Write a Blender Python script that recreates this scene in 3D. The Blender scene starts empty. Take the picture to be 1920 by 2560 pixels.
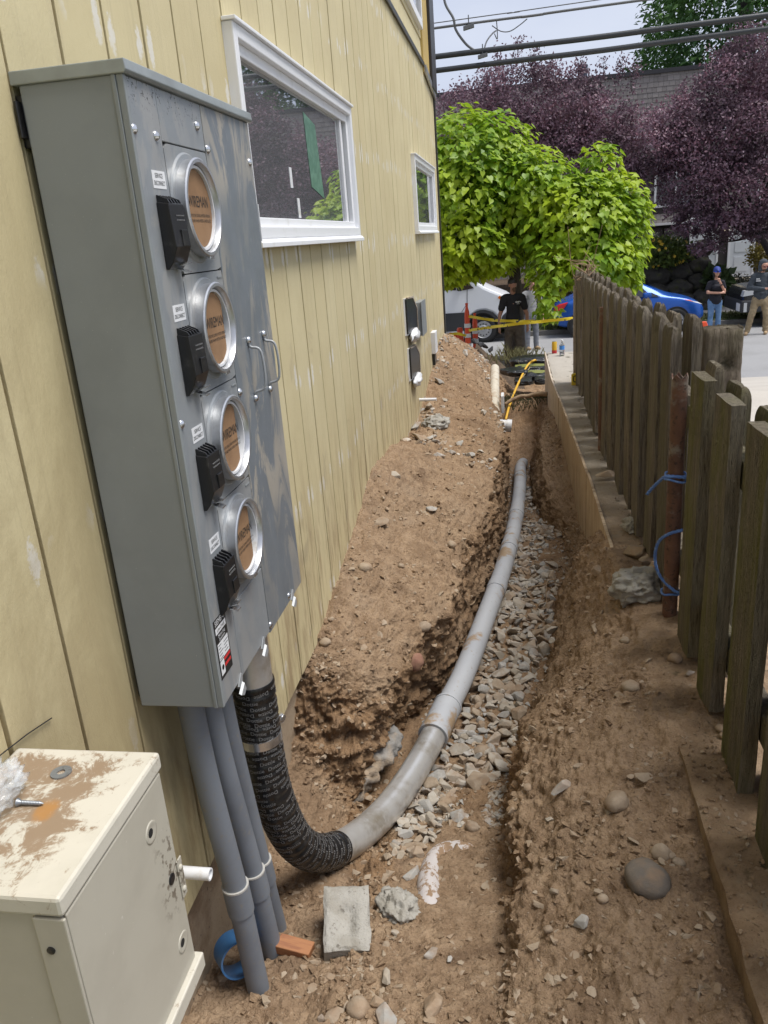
import bpy, bmesh, math, random
import numpy as np
from mathutils import Vector, Matrix

random.seed(7); rng = np.random.default_rng(11)
SC = bpy.context.scene
COL = SC.collection
R = math.radians

# ------------------------------------------------------------------ camera, sky, sun, exposure
FPX, YAW, PITCH, ROLL = 2000.0, .17925, -.32691, -.07855      # focal length in photo pixels (1920 x 2560)
_cy, _sy = math.cos(YAW), math.sin(YAW)
CF = np.array([-_sy*math.cos(PITCH), _cy*math.cos(PITCH), math.sin(PITCH)])
_rt = np.array([_cy, _sy, 0.]); _up = np.cross(_rt, CF)
CA = _rt*math.cos(ROLL)+_up*math.sin(ROLL); CB = -_rt*math.sin(ROLL)+_up*math.cos(ROLL)
cam_d = bpy.data.cameras.new('camera'); cam = bpy.data.objects.new('camera', cam_d); COL.objects.link(cam)
cam_d.sensor_fit = 'VERTICAL'; cam_d.sensor_height = 24; cam_d.lens = 24*FPX/2560
cam_d.clip_start = .02; cam_d.clip_end = 3000
mw = Matrix.Identity(4)
for i in range(3):
    mw[i][0], mw[i][1], mw[i][2] = CA[i], CB[i], -CF[i]
cam.matrix_world = mw
SC.camera = cam

SUN_EL, SUN_AZ = R(66), R(96)        # azimuth clockwise from +Y (the street): light comes from over the fence
world = bpy.data.worlds.new('World'); SC.world = world; world.use_nodes = True
nt = world.node_tree; nt.nodes.clear()
sky = nt.nodes.new('ShaderNodeTexSky'); sky.sky_type = 'NISHITA'; sky.sun_disc = False
sky.sun_elevation = SUN_EL; sky.sun_rotation = SUN_AZ; sky.air_density = 1.0; sky.dust_density = 2.0
tc = nt.nodes.new('ShaderNodeTexCoord'); mp = nt.nodes.new('ShaderNodeMapping'); mp.inputs['Scale'].default_value = (1, 1, 3.2)
cl = nt.nodes.new('ShaderNodeTexNoise'); cl.inputs['Scale'].default_value = 2.6; cl.inputs['Detail'].default_value = 6
rp = nt.nodes.new('ShaderNodeValToRGB'); rp.color_ramp.elements[0].position = .3; rp.color_ramp.elements[1].position = .72
rp.color_ramp.elements[0].color = (3.75, 4.15, 5.3, 1); rp.color_ramp.elements[1].color = (5.1, 5.4, 6.2, 1)
mx = nt.nodes.new('ShaderNodeMix'); mx.data_type = 'RGBA'; mx.inputs[0].default_value = .88
bg = nt.nodes.new('ShaderNodeBackground'); bg.inputs[1].default_value = .10
wo = nt.nodes.new('ShaderNodeOutputWorld')
nt.links.new(tc.outputs['Generated'], mp.inputs[0]); nt.links.new(mp.outputs[0], cl.inputs['Vector'])
nt.links.new(cl.outputs['Fac'], rp.inputs[0]); nt.links.new(sky.outputs[0], mx.inputs[6]); nt.links.new(rp.outputs[0], mx.inputs[7])
nt.links.new(mx.outputs[2], bg.inputs[0]); nt.links.new(bg.outputs[0], wo.inputs[0])

sun_d = bpy.data.lights.new('sun', 'SUN'); sun_d.energy = 2.7; sun_d.angle = R(30); sun_d.color = (1, .96, .9)
sun = bpy.data.objects.new('sun', sun_d); COL.objects.link(sun)
_sd = Vector((math.sin(SUN_AZ)*math.cos(SUN_EL), math.cos(SUN_AZ)*math.cos(SUN_EL), math.sin(SUN_EL)))
sun.rotation_euler = _sd.to_track_quat('Z', 'Y').to_euler()

SC.view_settings.view_transform = 'Standard'; SC.view_settings.look = 'None'
SC.view_settings.exposure = .63; SC.view_settings.gamma = 1
SC.render.engine = 'CYCLES'
SC.cycles.use_denoising = True; SC.cycles.use_adaptive_sampling = True; SC.cycles.adaptive_threshold = .02; SC.cycles.max_bounces = 6; SC.cycles.transparent_max_bounces = 12
SC.cycles.caustics_reflective = False; SC.cycles.caustics_refractive = False; SC.cycles.sample_clamp_indirect = 6

# photo pixel -> world helpers (used only to measure where things stand)
def ray(x, y): return CA*(x-960)/FPX-CB*(y-1280)/FPX+CF
def onx(x, y, X): d = ray(x, y); return d*X/d[0]
def ony(x, y, Y): d = ray(x, y); return d*Y/d[1]
def onz(x, y, Z): d = ray(x, y); return d*Z/d[2]
def proj(P):
    P = np.asarray(P, float); w = P@CF
    return 960+FPX*(P@CA)/w, 1280-FPX*(P@CB)/w, w

# ------------------------------------------------------------------ numpy noise
_perm = rng.permutation(256); _perm = np.concatenate([_perm, _perm, _perm])
_grad = rng.normal(size=(256, 3)); _grad /= np.linalg.norm(_grad, axis=1)[:, None]
def pnoise(P):
    P = np.asarray(P, float); I = np.floor(P).astype(int); F = P-I; I &= 255
    U = F*F*F*(F*(F*6-15)+10); out = np.zeros(P.shape[:-1])
    for dx in (0, 1):
        for dy in (0, 1):
            for dz in (0, 1):
                h = _perm[_perm[_perm[I[..., 0]+dx]+I[..., 1]+dy]+I[..., 2]+dz]
                g = _grad[h]; d = F-np.array([dx, dy, dz])
                w = (U[..., 0] if dx else 1-U[..., 0])*(U[..., 1] if dy else 1-U[..., 1])*(U[..., 2] if dz else 1-U[..., 2])
                out += w*(g*d).sum(-1)
    return out*1.6
def fbm(P, octv=4, gain=.5):
    P = np.asarray(P, float); s = 0; a = 1
    for i in range(octv):
        s = s+a*pnoise(P*2**i+17.3*i); a *= gain
    return s
def ridge(P, octv=3):
    P = np.asarray(P, float); s = 0; a = 1
    for i in range(octv):
        s = s+a*(1-2*np.abs(pnoise(P*2**i+9.1*i))); a *= .5
    return s-.8

# ------------------------------------------------------------------ mesh builder
class MB:
    def __init__(s): s.v = []; s.f = []; s.m = []
    def add(s, vs, fs, m=0):
        n = len(s.v); s.v += [tuple(map(float, p)) for p in vs]
        s.f += [tuple(n+i for i in f) for f in fs]; s.m += [m]*len(fs); return s
    def box(s, x0, x1, y0, y1, z0, z1, m=0):
        return s.add([(x0, y0, z0), (x1, y0, z0), (x1, y1, z0), (x0, y1, z0), (x0, y0, z1), (x1, y0, z1), (x1, y1, z1), (x0, y1, z1)],
                     [(0, 3, 2, 1), (4, 5, 6, 7), (0, 1, 5, 4), (1, 2, 6, 5), (2, 3, 7, 6), (3, 0, 4, 7)], m)
    def obox(s, c, ax, ay, az, m=0):
        c = np.array(c, float); ax, ay, az = map(lambda a: np.array(a, float), (ax, ay, az))
        vs = [c+i*ax+j*ay+k*az for k in (-1, 1) for (i, j) in ((-1, -1), (1, -1), (1, 1), (-1, 1))]
        return s.add(vs, [(0, 3, 2, 1), (4, 5, 6, 7), (0, 1, 5, 4), (1, 2, 6, 5), (2, 3, 7, 6), (3, 0, 4, 7)], m)
    def tube(s, path, rad, n=12, m=0, cap=True, up=(0, 0, 1)):
        P = np.array(path, float); k = len(P); rad = np.broadcast_to(np.array(rad, float), (k,))
        T = np.gradient(P, axis=0); T /= np.linalg.norm(T, axis=1)[:, None]+1e-12
        u = np.array(up, float)
        if abs(T[0]@u) > .95: u = np.array([1., 0, 0])
        vs = []
        for i in range(k):
            u = u-T[i]*(u@T[i]); u /= np.linalg.norm(u); w = np.cross(T[i], u)
            for j in range(n):
                a = 2*math.pi*j/n; vs.append(P[i]+rad[i]*(math.cos(a)*u+math.sin(a)*w))
        fs = [(i*n+j, i*n+(j+1) % n, (i+1)*n+(j+1) % n, (i+1)*n+j) for i in range(k-1) for j in range(n)]
        if cap: fs += [tuple(range(n))[::-1], tuple((k-1)*n+j for j in range(n))]
        return s.add(vs, fs, m)
    def lathe(s, c, ax, prof, n=24, m=0, cap=(True, True)):
        """prof: list of (distance along ax, radius)"""
        c = np.array(c, float); ax = np.array(ax, float); ax /= np.linalg.norm(ax)
        u = np.array([0, 0, 1.]) if abs(ax[2]) < .9 else np.array([1., 0, 0])
        u = u-ax*(u@ax); u /= np.linalg.norm(u); w = np.cross(ax, u); vs = []
        for (h, r) in prof:
            for j in range(n):
                a = 2*math.pi*j/n; vs.append(c+ax*h+r*(math.cos(a)*u+math.sin(a)*w))
        k = len(prof)
        fs = [(i*n+j, i*n+(j+1) % n, (i+1)*n+(j+1) % n, (i+1)*n+j) for i in range(k-1) for j in range(n)]
        if cap[0]: fs.append(tuple(range(n))[::-1])
        if cap[1]: fs.append(tuple((k-1)*n+j for j in range(n)))
        return s.add(vs, fs, m)
    def prism(s, poly, org, u, v, d, m=0):
        """polygon in (u,v) plane at org, extruded by vector d"""
        org, u, v, d = (np.array(a, float) for a in (org, u, v, d)); n = len(poly)
        a = [org+p[0]*u+p[1]*v for p in poly]; b = [p+d for p in a]
        fs = [tuple(range(n))[::-1], tuple(range(n, 2*n))]+[(i, (i+1) % n, n+(i+1) % n, n+i) for i in range(n)]
        return s.add(a+b, fs, m)
    def mesh(s, name, mats, smooth=False, fix=True):
        me = bpy.data.meshes.new(name); me.from_pydata(s.v, [], s.f)
        for mt in (mats if isinstance(mats, (list, tuple)) else [mats]): me.materials.append(mt)
        if any(s.m): me.polygons.foreach_set('material_index', s.m)
        if fix:
            bm = bmesh.new(); bm.from_mesh(me); bmesh.ops.recalc_face_normals(bm, faces=bm.faces); bm.to_mesh(me); bm.free()
        if smooth: me.polygons.foreach_set('use_smooth', [True]*len(me.polygons))
        me.update(); return me
    def build(s, name, mats, parent=None, smooth=False, bevel=0, local=False, auto=None, fix=True):
        if parent is not None and not local:
            L = parent_loc(parent); s.v = [(p[0]-L[0], p[1]-L[1], p[2]-L[2]) for p in s.v]
        o = bpy.data.objects.new(name, s.mesh(name, mats, smooth, fix)); COL.objects.link(o)
        if parent is not None: o.parent = parent
        if bevel:
            b = o.modifiers.new('bevel', 'BEVEL'); b.width = bevel; b.segments = 2; b.limit_method = 'ANGLE'; b.angle_limit = R(40)
        if auto is not None:
            o.data.polygons.foreach_set('use_smooth', [True]*len(o.data.polygons))
            try: o.data.set_sharp_from_angle(angle=R(auto))
            except Exception: pass
        return o
def parent_loc(p):
    L = np.zeros(3)
    while p is not None:
        L += np.array(p.location); p = p.parent
    return L
def empty(name, loc, label=None, cat=None, group=None, rz=0):
    o = bpy.data.objects.new(name, None); COL.objects.link(o); o.location = loc; o.rotation_euler = (0, 0, rz)
    o.empty_display_size = .05
    if label: tag(o, label, cat, group)
    return o
def tag(o, label=None, cat=None, group=None, kind=None):
    if label: o['label'] = label
    if cat: o['category'] = cat
    if group: o['group'] = group
    if kind: o['kind'] = kind
    return o
def inst(name, me, loc=(0, 0, 0), rot=(0, 0, 0), scale=(1, 1, 1), parent=None):
    o = bpy.data.objects.new(name, me); COL.objects.link(o); o.location = loc; o.rotation_euler = rot; o.scale = scale
    if parent is not None: o.parent = parent
    return o
def copy_tree(o, parent=None):
    c = o.copy(); COL.objects.link(c)
    if parent is not None: c.parent = parent
    for ch in list(o.children): copy_tree(ch, c)
    return c
def spline(pts, n=60):
    P = np.array(pts, float); k = len(P); Q = np.vstack([2*P[0]-P[1], P, 2*P[-1]-P[-2]]); out = []
    for i in range(k-1):
        p0, p1, p2, p3 = Q[i:i+4]; m = max(2, n//(k-1))
        for t in np.linspace(0, 1, m, endpoint=False):
            out.append(.5*((2*p1)+(-p0+p2)*t+(2*p0-5*p1+4*p2-p3)*t*t+(-p0+3*p1-3*p2+p3)*t**3))
    out.append(P[-1]); return np.array(out)
def text_mesh(body, size, width=None):
    """flat lettering as (verts2d, faces), centred"""
    c = bpy.data.curves.new('t', 'FONT'); c.body = body; c.size = size; c.align_x = 'CENTER'; c.align_y = 'CENTER'; c.resolution_u = 2
    o = bpy.data.objects.new('t', c); COL.objects.link(o)
    dg = bpy.context.evaluated_depsgraph_get(); me = o.evaluated_get(dg).to_mesh()
    v = np.array([p.co[:2] for p in me.vertices]); f = [tuple(p.vertices) for p in me.polygons]
    o.evaluated_get(dg).to_mesh_clear(); bpy.data.objects.remove(o); bpy.data.curves.remove(c)
    if width and len(v):
        v = v*np.array([width/(v[:, 0].max()-v[:, 0].min()), 1])
    return v, f
def put_text(mb, body, size, org, u, v, width=None, m=0):
    V, F_ = text_mesh(body, size, width); org, u, v = (np.array(a, float) for a in (org, u, v))
    mb.add([org+p[0]*u+p[1]*v for p in V], F_, m); return mb

# ------------------------------------------------------------------ materials
class NT:
    def __init__(s, name):
        s.mat = bpy.data.materials.new(name); s.mat.use_nodes = True; s.t = s.mat.node_tree
        s.b = s.t.nodes['Principled BSDF']; s.o = s.t.nodes['Material Output']
    def n(s, typ, **kw):
        x = s.t.nodes.new(typ)
        for k, v in kw.items(): setattr(x, k, v)
        return x
    def link(s, a, b): s.t.links.new(a, b)
    def val(s, sock, v):
        if hasattr(v, 'is_output'): s.link(v, sock)
        else: sock.default_value = v
    def coord(s, kind='pos', scale=(1, 1, 1)):
        if kind == 'pos': c = s.n('ShaderNodeNewGeometry').outputs['Position']
        else: c = s.n('ShaderNodeTexCoord').outputs['Object']
        if tuple(scale) != (1, 1, 1):
            m = s.n('ShaderNodeVectorMath', operation='MULTIPLY'); s.link(c, m.inputs[0]); m.inputs[1].default_value = scale; c = m.outputs[0]
        return c
    def noise(s, c, scale, detail=5, rough=.6, dist=0):
        x = s.n('ShaderNodeTexNoise'); s.link(c, x.inputs['Vector']); x.inputs['Scale'].default_value = scale
        x.inputs['Detail'].default_value = detail; x.inputs['Roughness'].default_value = rough; x.inputs['Distortion'].default_value = dist
        return x.outputs['Fac']
    def voro(s, c, scale, feature='F1', out='Distance'):
        x = s.n('ShaderNodeTexVoronoi', feature=feature); s.link(c, x.inputs['Vector']); x.inputs['Scale'].default_value = scale
        return x.outputs[out]
    def ramp(s, fac, lo, hi, a=0., b=1.):
        x = s.n('ShaderNodeMapRange', interpolation_type='SMOOTHSTEP'); s.val(x.inputs[0], fac)
        x.inputs[1].default_value = lo; x.inputs[2].default_value = hi; x.inputs[3].default_value = a; x.inputs[4].default_value = b
        return x.outputs[0]
    def math(s, op, a, b=0., c=None):
        x = s.n('ShaderNodeMath', operation=op); s.val(x.inputs[0], a); s.val(x.inputs[1], b)
        if c is not None: s.val(x.inputs[2], c)
        return x.outputs[0]
    def mix(s, fac, a, b):
        x = s.n('ShaderNodeMix', data_type='RGBA'); s.val(x.inputs[0], fac)
        s.val(x.inputs[6], a if hasattr(a, 'is_output') else (*a, 1)); s.val(x.inputs[7], b if hasattr(b, 'is_output') else (*b, 1))
        return x.outputs[2]
    def sep(s, c):
        x = s.n('ShaderNodeSeparateXYZ'); s.link(c, x.inputs[0]); return x.outputs
    def bump(s, h, strength, dist=.01, prev=None):
        x = s.n('ShaderNodeBump'); s.val(x.inputs['Height'], h); x.inputs['Strength'].default_value = strength; x.inputs['Distance'].default_value = dist
        if prev is not None: s.link(prev, x.inputs['Normal'])
        return x.outputs[0]
    def done(s, col=None, rough=None, metal=None, normal=None, spec=None):
        I = s.b.inputs
        if col is not None: s.val(I['Base Color'], col if hasattr(col, 'is_output') else (*col, 1))
        if rough is not None: s.val(I['Roughness'], rough)
        if metal is not None: s.val(I['Metallic'], metal)
        if spec is not None: s.val(I['Specular IOR Level'], spec)
        if normal is not None: s.link(normal, I['Normal'])
        return s.mat
def mat(name, col, rough=.6, metal=0, layers=(), bumps=(), coord='pos', stretch=(1, 1, 1), spec=None, emit=None):
    """layers: (scale, colour, lo, hi[, detail]) noise masks laid over the base; bumps: (scale, strength, distance)"""
    t = NT(name); c = t.coord(coord, stretch); cc = col
    for L in layers:
        cc = t.mix(t.ramp(t.noise(c, L[0], L[4] if len(L) > 4 else 5), L[2], L[3]), cc, L[1])
    nm = None
    for b in bumps: nm = t.bump(t.noise(c, b[0], 4), b[1], b[2], nm)
    t.done(cc, rough, metal, nm, spec)
    if emit:
        t.b.inputs['Emission Color'].default_value = (*emit[0], 1); t.b.inputs['Emission Strength'].default_value = emit[1]
    return t.mat
def srgb(r, g, b):
    f = lambda c: (c/255/12.92) if c <= 10 else ((c/255+.055)/1.055)**2.4
    return (f(r), f(g), f(b))

# ------------------------------------------------------------------ shared materials
GROOVE0, PITCH_Y, WALLX = 1.437, .2033, -.857
def siding_material():
    t = NT('siding_paint'); c = t.coord(); x, y, z = t.sep(c)
    n1 = t.noise(c, 3.1); n2 = t.noise(c, 60, 3)
    col = t.mix(t.ramp(n1, .35, .7), (.605, .530, .325), (.545, .472, .282))
    col = t.mix(t.math('MULTIPLY', t.ramp(n2, .55, .75), .30), col, (.50, .43, .26))
    col = t.mix(t.math('MULTIPLY', t.n('ShaderNodeObjectInfo').outputs['Random'], .32), col, (.50, .415, .225))
    col = t.mix(t.math('MULTIPLY', t.ramp(t.noise(t.coord(scale=(1, 16, .45)), 3.0, 6, .7), .52, .70), .38), col, (.44, .375, .23))
    # filled nail heads: pale ovals either side of every groove, in rows
    fy = t.math('ABSOLUTE', t.math('SUBTRACT', t.math('FRACT', t.math('DIVIDE', t.math('ADD', y, 40*PITCH_Y-GROOVE0+PITCH_Y/2), PITCH_Y)), .5))
    dy = t.math('MULTIPLY', fy, PITCH_Y)                                   # distance to nearest groove
    wob = t.math('MULTIPLY', t.math('SUBTRACT', t.noise(c, 4.5, 2), .5), .16)
    fz = t.math('SUBTRACT', t.math('FRACT', t.math('DIVIDE', t.math('ADD', t.math('ADD', z, wob), 20*.483-.47+.2415), .483)), .5)
    dz = t.math('ABSOLUTE', t.math('MULTIPLY', fz, .483))
    e = t.math('ADD', t.math('POWER', t.math('DIVIDE', t.math('SUBTRACT', dy, .031), .017), 2), t.math('POWER', t.math('DIVIDE', dz, .042), 2))
    sp = t.math('MULTIPLY', t.ramp(t.math('ADD', e, t.math('MULTIPLY', t.math('SUBTRACT', t.noise(c, 90, 3), .5), 2.4)), 1.1, .35), .62)
    keep = t.ramp(t.noise(t.coord(scale=(1, 1.1, 1.3)), 3.2, 1), .42, .52)
    sp = t.math('MULTIPLY', sp, keep)
    col = t.mix(sp, col, (.70, .70, .70))
    # mud splash and rubbed marks low on the wall, then painted shade at its near end
    low = t.ramp(z, -.55, -1.5)
    mud = t.math('MULTIPLY', t.ramp(t.noise(t.coord(scale=(1, 5, .8)), 4, 5, .7), .42, .66), low)
    col = t.mix(t.math('MULTIPLY', mud, .7), col, (.27, .185, .105))
    sm = t.math('MULTIPLY', t.ramp(t.noise(t.coord(scale=(1, 1, .55)), 5.5, 5, .65, .6), .6, .7), t.ramp(z, .1, -.7))
    col = t.mix(t.math('MULTIPLY', sm, .35), col, (.24, .19, .14))
    gr = t.math('MULTIPLY', t.ramp(t.noise(t.coord(scale=(1, 1.2, .6)), 2.6, 7, .7, .5), .34, .62), t.math('MULTIPLY', t.ramp(y, 2.0, 1.25), t.ramp(z, .45, -.35)))  # shade of the near lower wall put into the colour, mixed with real smudges
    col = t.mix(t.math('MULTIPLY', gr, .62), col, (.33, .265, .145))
    return t.done(col, .62, 0, t.bump(t.noise(t.coord(scale=(1, 1, .35)), 260, 3, .7), .30, .003, t.bump(t.noise(c, 25, 3), .05, .01)), .35)
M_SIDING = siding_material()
M_GROOVE = mat('groove_stain', (.185, .112, .02), .8, layers=[(9, (.26, .165, .038), .4, .7), (30, (.12, .07, .02), .56, .68)])
M_TRIMOCHRE = mat('ochre_trim', (.50, .36, .12), .6, layers=[(5, (.42, .3, .1), .4, .7)])
M_VINYL = mat('white_vinyl', (.80, .81, .83), .35, layers=[(7, (.70, .70, .69), .55, .75)])
M_DARKTRIM = mat('bronze_metal', (.025, .022, .024), .35)
M_GLASS = mat('window_glass', (.50, .52, .54), .015, .8)
M_WINGREEN = mat('window_green', (.10, .21, .155), .3, layers=[(30, (.15, .29, .22), .45, .6)])
M_CONC = mat('concrete', (.33, .29, .235), .85, layers=[(6, (.24, .185, .13), .4, .7), (45, (.42, .39, .34), .52, .68)], bumps=[(30, .4, .01), (160, .35, .004)])
M_FOUND = mat('foundation_concrete', (.34, .265, .185), .9, layers=[(5, (.21, .145, .09), .42, .66), (70, (.1, .075, .055), .62, .72)], bumps=[(18, .4, .012), (140, .4, .004)])
M_STEEL = mat('galvanised_steel', (.50, .51, .53), .34, .85, layers=[(14, (.40, .385, .36), .45, .7)])
M_BLACK = mat('black_plastic', (.012, .012, .013), .32, layers=[(25, (.04, .038, .036), .55, .75)])
M_WHITE = mat('white_plastic', (.72, .73, .75), .4, layers=[(14, (.56, .53, .48), .55, .72)])

# ------------------------------------------------------------------ yellow house
house = empty('house', (-3, 4, -1.6), 'yellow house with grooved vertical siding and two white windows beside the trench', 'house')
WZ0, WZ1, WY0, WY1 = -1.585, 1.573, -1.0, 9.78
WINS = [(2.648, 4.510, .033, .657), (7.31, 9.10, .055, .662)]
core = MB()
core.box(-8, WALLX-.0125, -3, 9.74, -1.60, 4.4)
core.build('wall', M_GROOVE, house)
MB().box(-7.9, WALLX-.045, -2.9, 9.70, -3.0, -1.625).build('foundation', M_FOUND, house)
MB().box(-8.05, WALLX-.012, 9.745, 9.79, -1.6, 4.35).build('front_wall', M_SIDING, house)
k = math.floor((WY0-GROOVE0)/PITCH_Y); boards = []
while True:
    y0 = GROOVE0+k*PITCH_Y+.0055; y1 = y0+PITCH_Y-.011; k += 1
    if y0 > WY1: break
    y1 = min(y1, WY1); m = MB(); cuts = sorted({y0, y1, *[w for W in WINS for w in W[:2] if y0 < w+(.03 if w == W[0] else -.03) < y1]})
    segs = [y0]+[w+(.03 if w == W[0] else -.03) for W in WINS for w in W[:2] if y0 < w+(.03 if w == W[0] else -.03) < y1]+[y1]
    xb = WALLX-.0120; xj = WALLX+random.uniform(-.0012, .0012)
    for a, b in zip(segs[:-1], segs[1:]):
        mid = (a+b)/2; hit = [W for W in WINS if W[0]+.03 < mid < W[1]-.03]
        if hit:
            m.box(xb, xj, a, b, WZ0+random.uniform(-.004, .004), hit[0][2]+.03); m.box(xb, xj, a, b, hit[0][3]-.03, WZ1)
        else: m.box(xb, xj, a, b, WZ0+random.uniform(-.004, .004), WZ1)
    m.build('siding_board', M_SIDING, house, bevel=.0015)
# flashing and the lapped storey above
fl = MB(); fl.box(WALLX-.02, WALLX+.022, WY0, 8.72, 1.574, 1.592); fl.box(WALLX+.012, WALLX+.022, WY0, 8.72, 1.556, 1.573)
fl.build('flashing', M_DARKTRIM, house)
z = 1.595
for i in range(10):
    m = MB(); h = .205
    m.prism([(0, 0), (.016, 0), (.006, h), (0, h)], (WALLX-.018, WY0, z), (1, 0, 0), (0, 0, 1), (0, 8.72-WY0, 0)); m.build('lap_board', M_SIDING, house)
    z += .2055
MB().box(WALLX-.016, WALLX+.014, 8.723, 9.30, 1.52, 3.66).build('corner_board', M_TRIMOCHRE, house)
ds = MB(); ds.box(WALLX-.015, WALLX+.045, 9.302, 9.775, 1.46, 3.66); ds.build('downspout', M_DARKTRIM, house, bevel=.008)
MB().box(WALLX-.01, WALLX+.016, 9.70, 9.795, -1.6, 1.455).build('corner_edge', M_DARKTRIM, house)
sk = MB(); sk.prism([(8.74, 1.515), (9.74, 1.40), (9.74, 1.46), (8.74, 1.58)], (WALLX+.015, 0, 0), (0, 1, 0), (0, 0, 1), (.02, 0, 0)); sk.build('skirt_flashing', M_STEEL, house)
MB().box(-8.2, -.55, -3.2, 10.1, 3.67, 3.85).build('eave', M_TRIMOCHRE, house)

def make_window(W, big):
    y0, y1, z0, z1 = W; X = WALLX
    w = MB().box(X-.011, X-.006, y0+.05, y1-.05, z0+.05, z1-.05).build('window', M_GLASS, house)
    t = .040
    fr = MB()
    fr.box(X-.018, X+.034, y0, y0+t, z0, z1); fr.box(X-.018, X+.034, y1-t, y1, z0, z1)
    fr.box(X-.018, X+.034, y0+t+.0005, y1-t-.0005, z0, z0+t); fr.box(X-.018, X+.034, y0+t+.0005, y1-t-.0005, z1-t, z1)
    fr.build('frame', M_VINYL, w, bevel=.004)
    a = .036; s2 = MB(); yy0, yy1, zz0, zz1 = y0+t, y1-t, z0+t, z1-t
    s2.box(X-.014, X+.014, yy0, yy0+a, zz0, zz1); s2.box(X-.014, X+.014, yy1-a, yy1, zz0, zz1)
    s2.box(X-.014, X+.014, yy0+a, yy1-a, zz0, zz0+.03); s2.box(X-.014, X+.014, yy0+a, yy1-a, zz1-a, zz1)
    s2.build('sash', M_VINYL, w, bevel=.003)
    if big: s2 = MB().box(X-.013, X+.006, yy1-.16, yy1-.12, zz0+.03, zz1-a).build('meeting_rail', M_VINYL, w, bevel=.003)
    lip = MB(); lip.box(X+.001, X+.046, y0-.006, y1+.006, z1+.0005, z1+.012); lip.build('drip_cap', M_VINYL, w, bevel=.002)
    sl = MB(); sl.prism([(0, 0), (.036, 0), (.052, -.012), (.052, -.028), (0, -.028)], (X-.002, y0-.003, z0-.0005), (1, 0, 0), (0, 0, 1), (0, y1-y0+.006, 0)); sl.build('sill', M_VINYL, w, bevel=.002)
    return w
w1 = make_window(WINS[0], True); w2 = make_window(WINS[1], False)
MB().add([(WALLX-.0045, 3.63, .24), (WALLX-.0045, 3.86, .20), (WALLX-.0045, 3.80, .50), (WALLX-.0045, 3.60, .53)], [(0, 1, 2, 3)]).build('green_patch', M_WINGREEN, w1, fix=False)  # flat green patch just in front of the pane
for (yy, zz) in ((3.28, .22), (3.36, .11), (2.72, .45)):
    MB().box(WALLX-.0055, WALLX-.0045, yy, yy+.035, zz, zz+.075).build('tape_scrap', M_WHITE, w1)
uw = MB().box(WALLX-.010, WALLX+.004, 7.3, 8.60, 1.93, 3.0).build('upper_window', M_GLASS, house)
fr = MB(); fr.box(WALLX-.016, WALLX+.03, 7.2, 8.66, 1.86, 1.93); fr.box(WALLX-.016, WALLX+.03, 8.60, 8.66, 1.9305, 3.0); fr.build('frame', M_VINYL, uw, bevel=.003)

# ------------------------------------------------------------------ ground: the trench and its banks
def soil_material():
    t = NT('soil'); c = t.coord(); x, y, z = t.sep(c)
    big = t.noise(c, 2.2, 4); mid = t.noise(c, 14, 5, .65); fine = t.noise(c, 90, 4, .7)
    at = t.n('ShaderNodeAttribute', attribute_name='soil'); sub = at.outputs['Fac']
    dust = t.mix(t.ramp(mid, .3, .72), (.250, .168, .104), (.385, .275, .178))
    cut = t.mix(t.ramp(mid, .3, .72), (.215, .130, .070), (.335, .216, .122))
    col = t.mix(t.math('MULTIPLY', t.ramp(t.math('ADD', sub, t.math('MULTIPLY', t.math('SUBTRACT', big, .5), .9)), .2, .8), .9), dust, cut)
    col = t.mix(t.math('MULTIPLY', t.ramp(big, .55, .75), .5), col, (.33, .25, .175))
    col = t.mix(t.math('MULTIPLY', t.ramp(fine, .50, .70), .65), col, (.135, .088, .056))
    col = t.mix(t.math('MULTIPLY', t.ramp(t.noise(c, 5.5, 4, .6), .56, .70), .55), col, (.145, .092, .058))
    col = t.mix(t.math('MULTIPLY', t.ramp(t.noise(c, 210, 2), .62, .72), .45), col, (.44, .36, .27))
    col = t.mix(t.math('MULTIPLY', t.ramp(t.noise(c, 1.3, 4, .6), .52, .68), .50), col, (.180, .116, .070))
    col = t.mix(t.math('MULTIPLY', t.ramp(t.noise(c, 1.9, 4, .6), .54, .70), .45), col, (.42, .315, .215))
    v = t.voro(c, 60); v2 = t.voro(c, 150)
    nm = t.bump(fine, .9, .014); nm = t.bump(t.ramp(v, 0, .55, 1, 0), .35, .008, nm); nm = t.bump(t.ramp(v2, 0, .5, 1, 0), .3, .004, nm)
    nm = t.bump(t.noise(c, 420, 2), .35, .002, nm)
    return t.done(col, .95, 0, nm, .15)
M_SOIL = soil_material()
M_SOIL2 = mat('dark_soil', (.085, .062, .045), .95, layers=[(12, (.13, .095, .065), .4, .7)], bumps=[(40, .7, .02), (150, .5, .006)], spec=.15)
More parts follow.
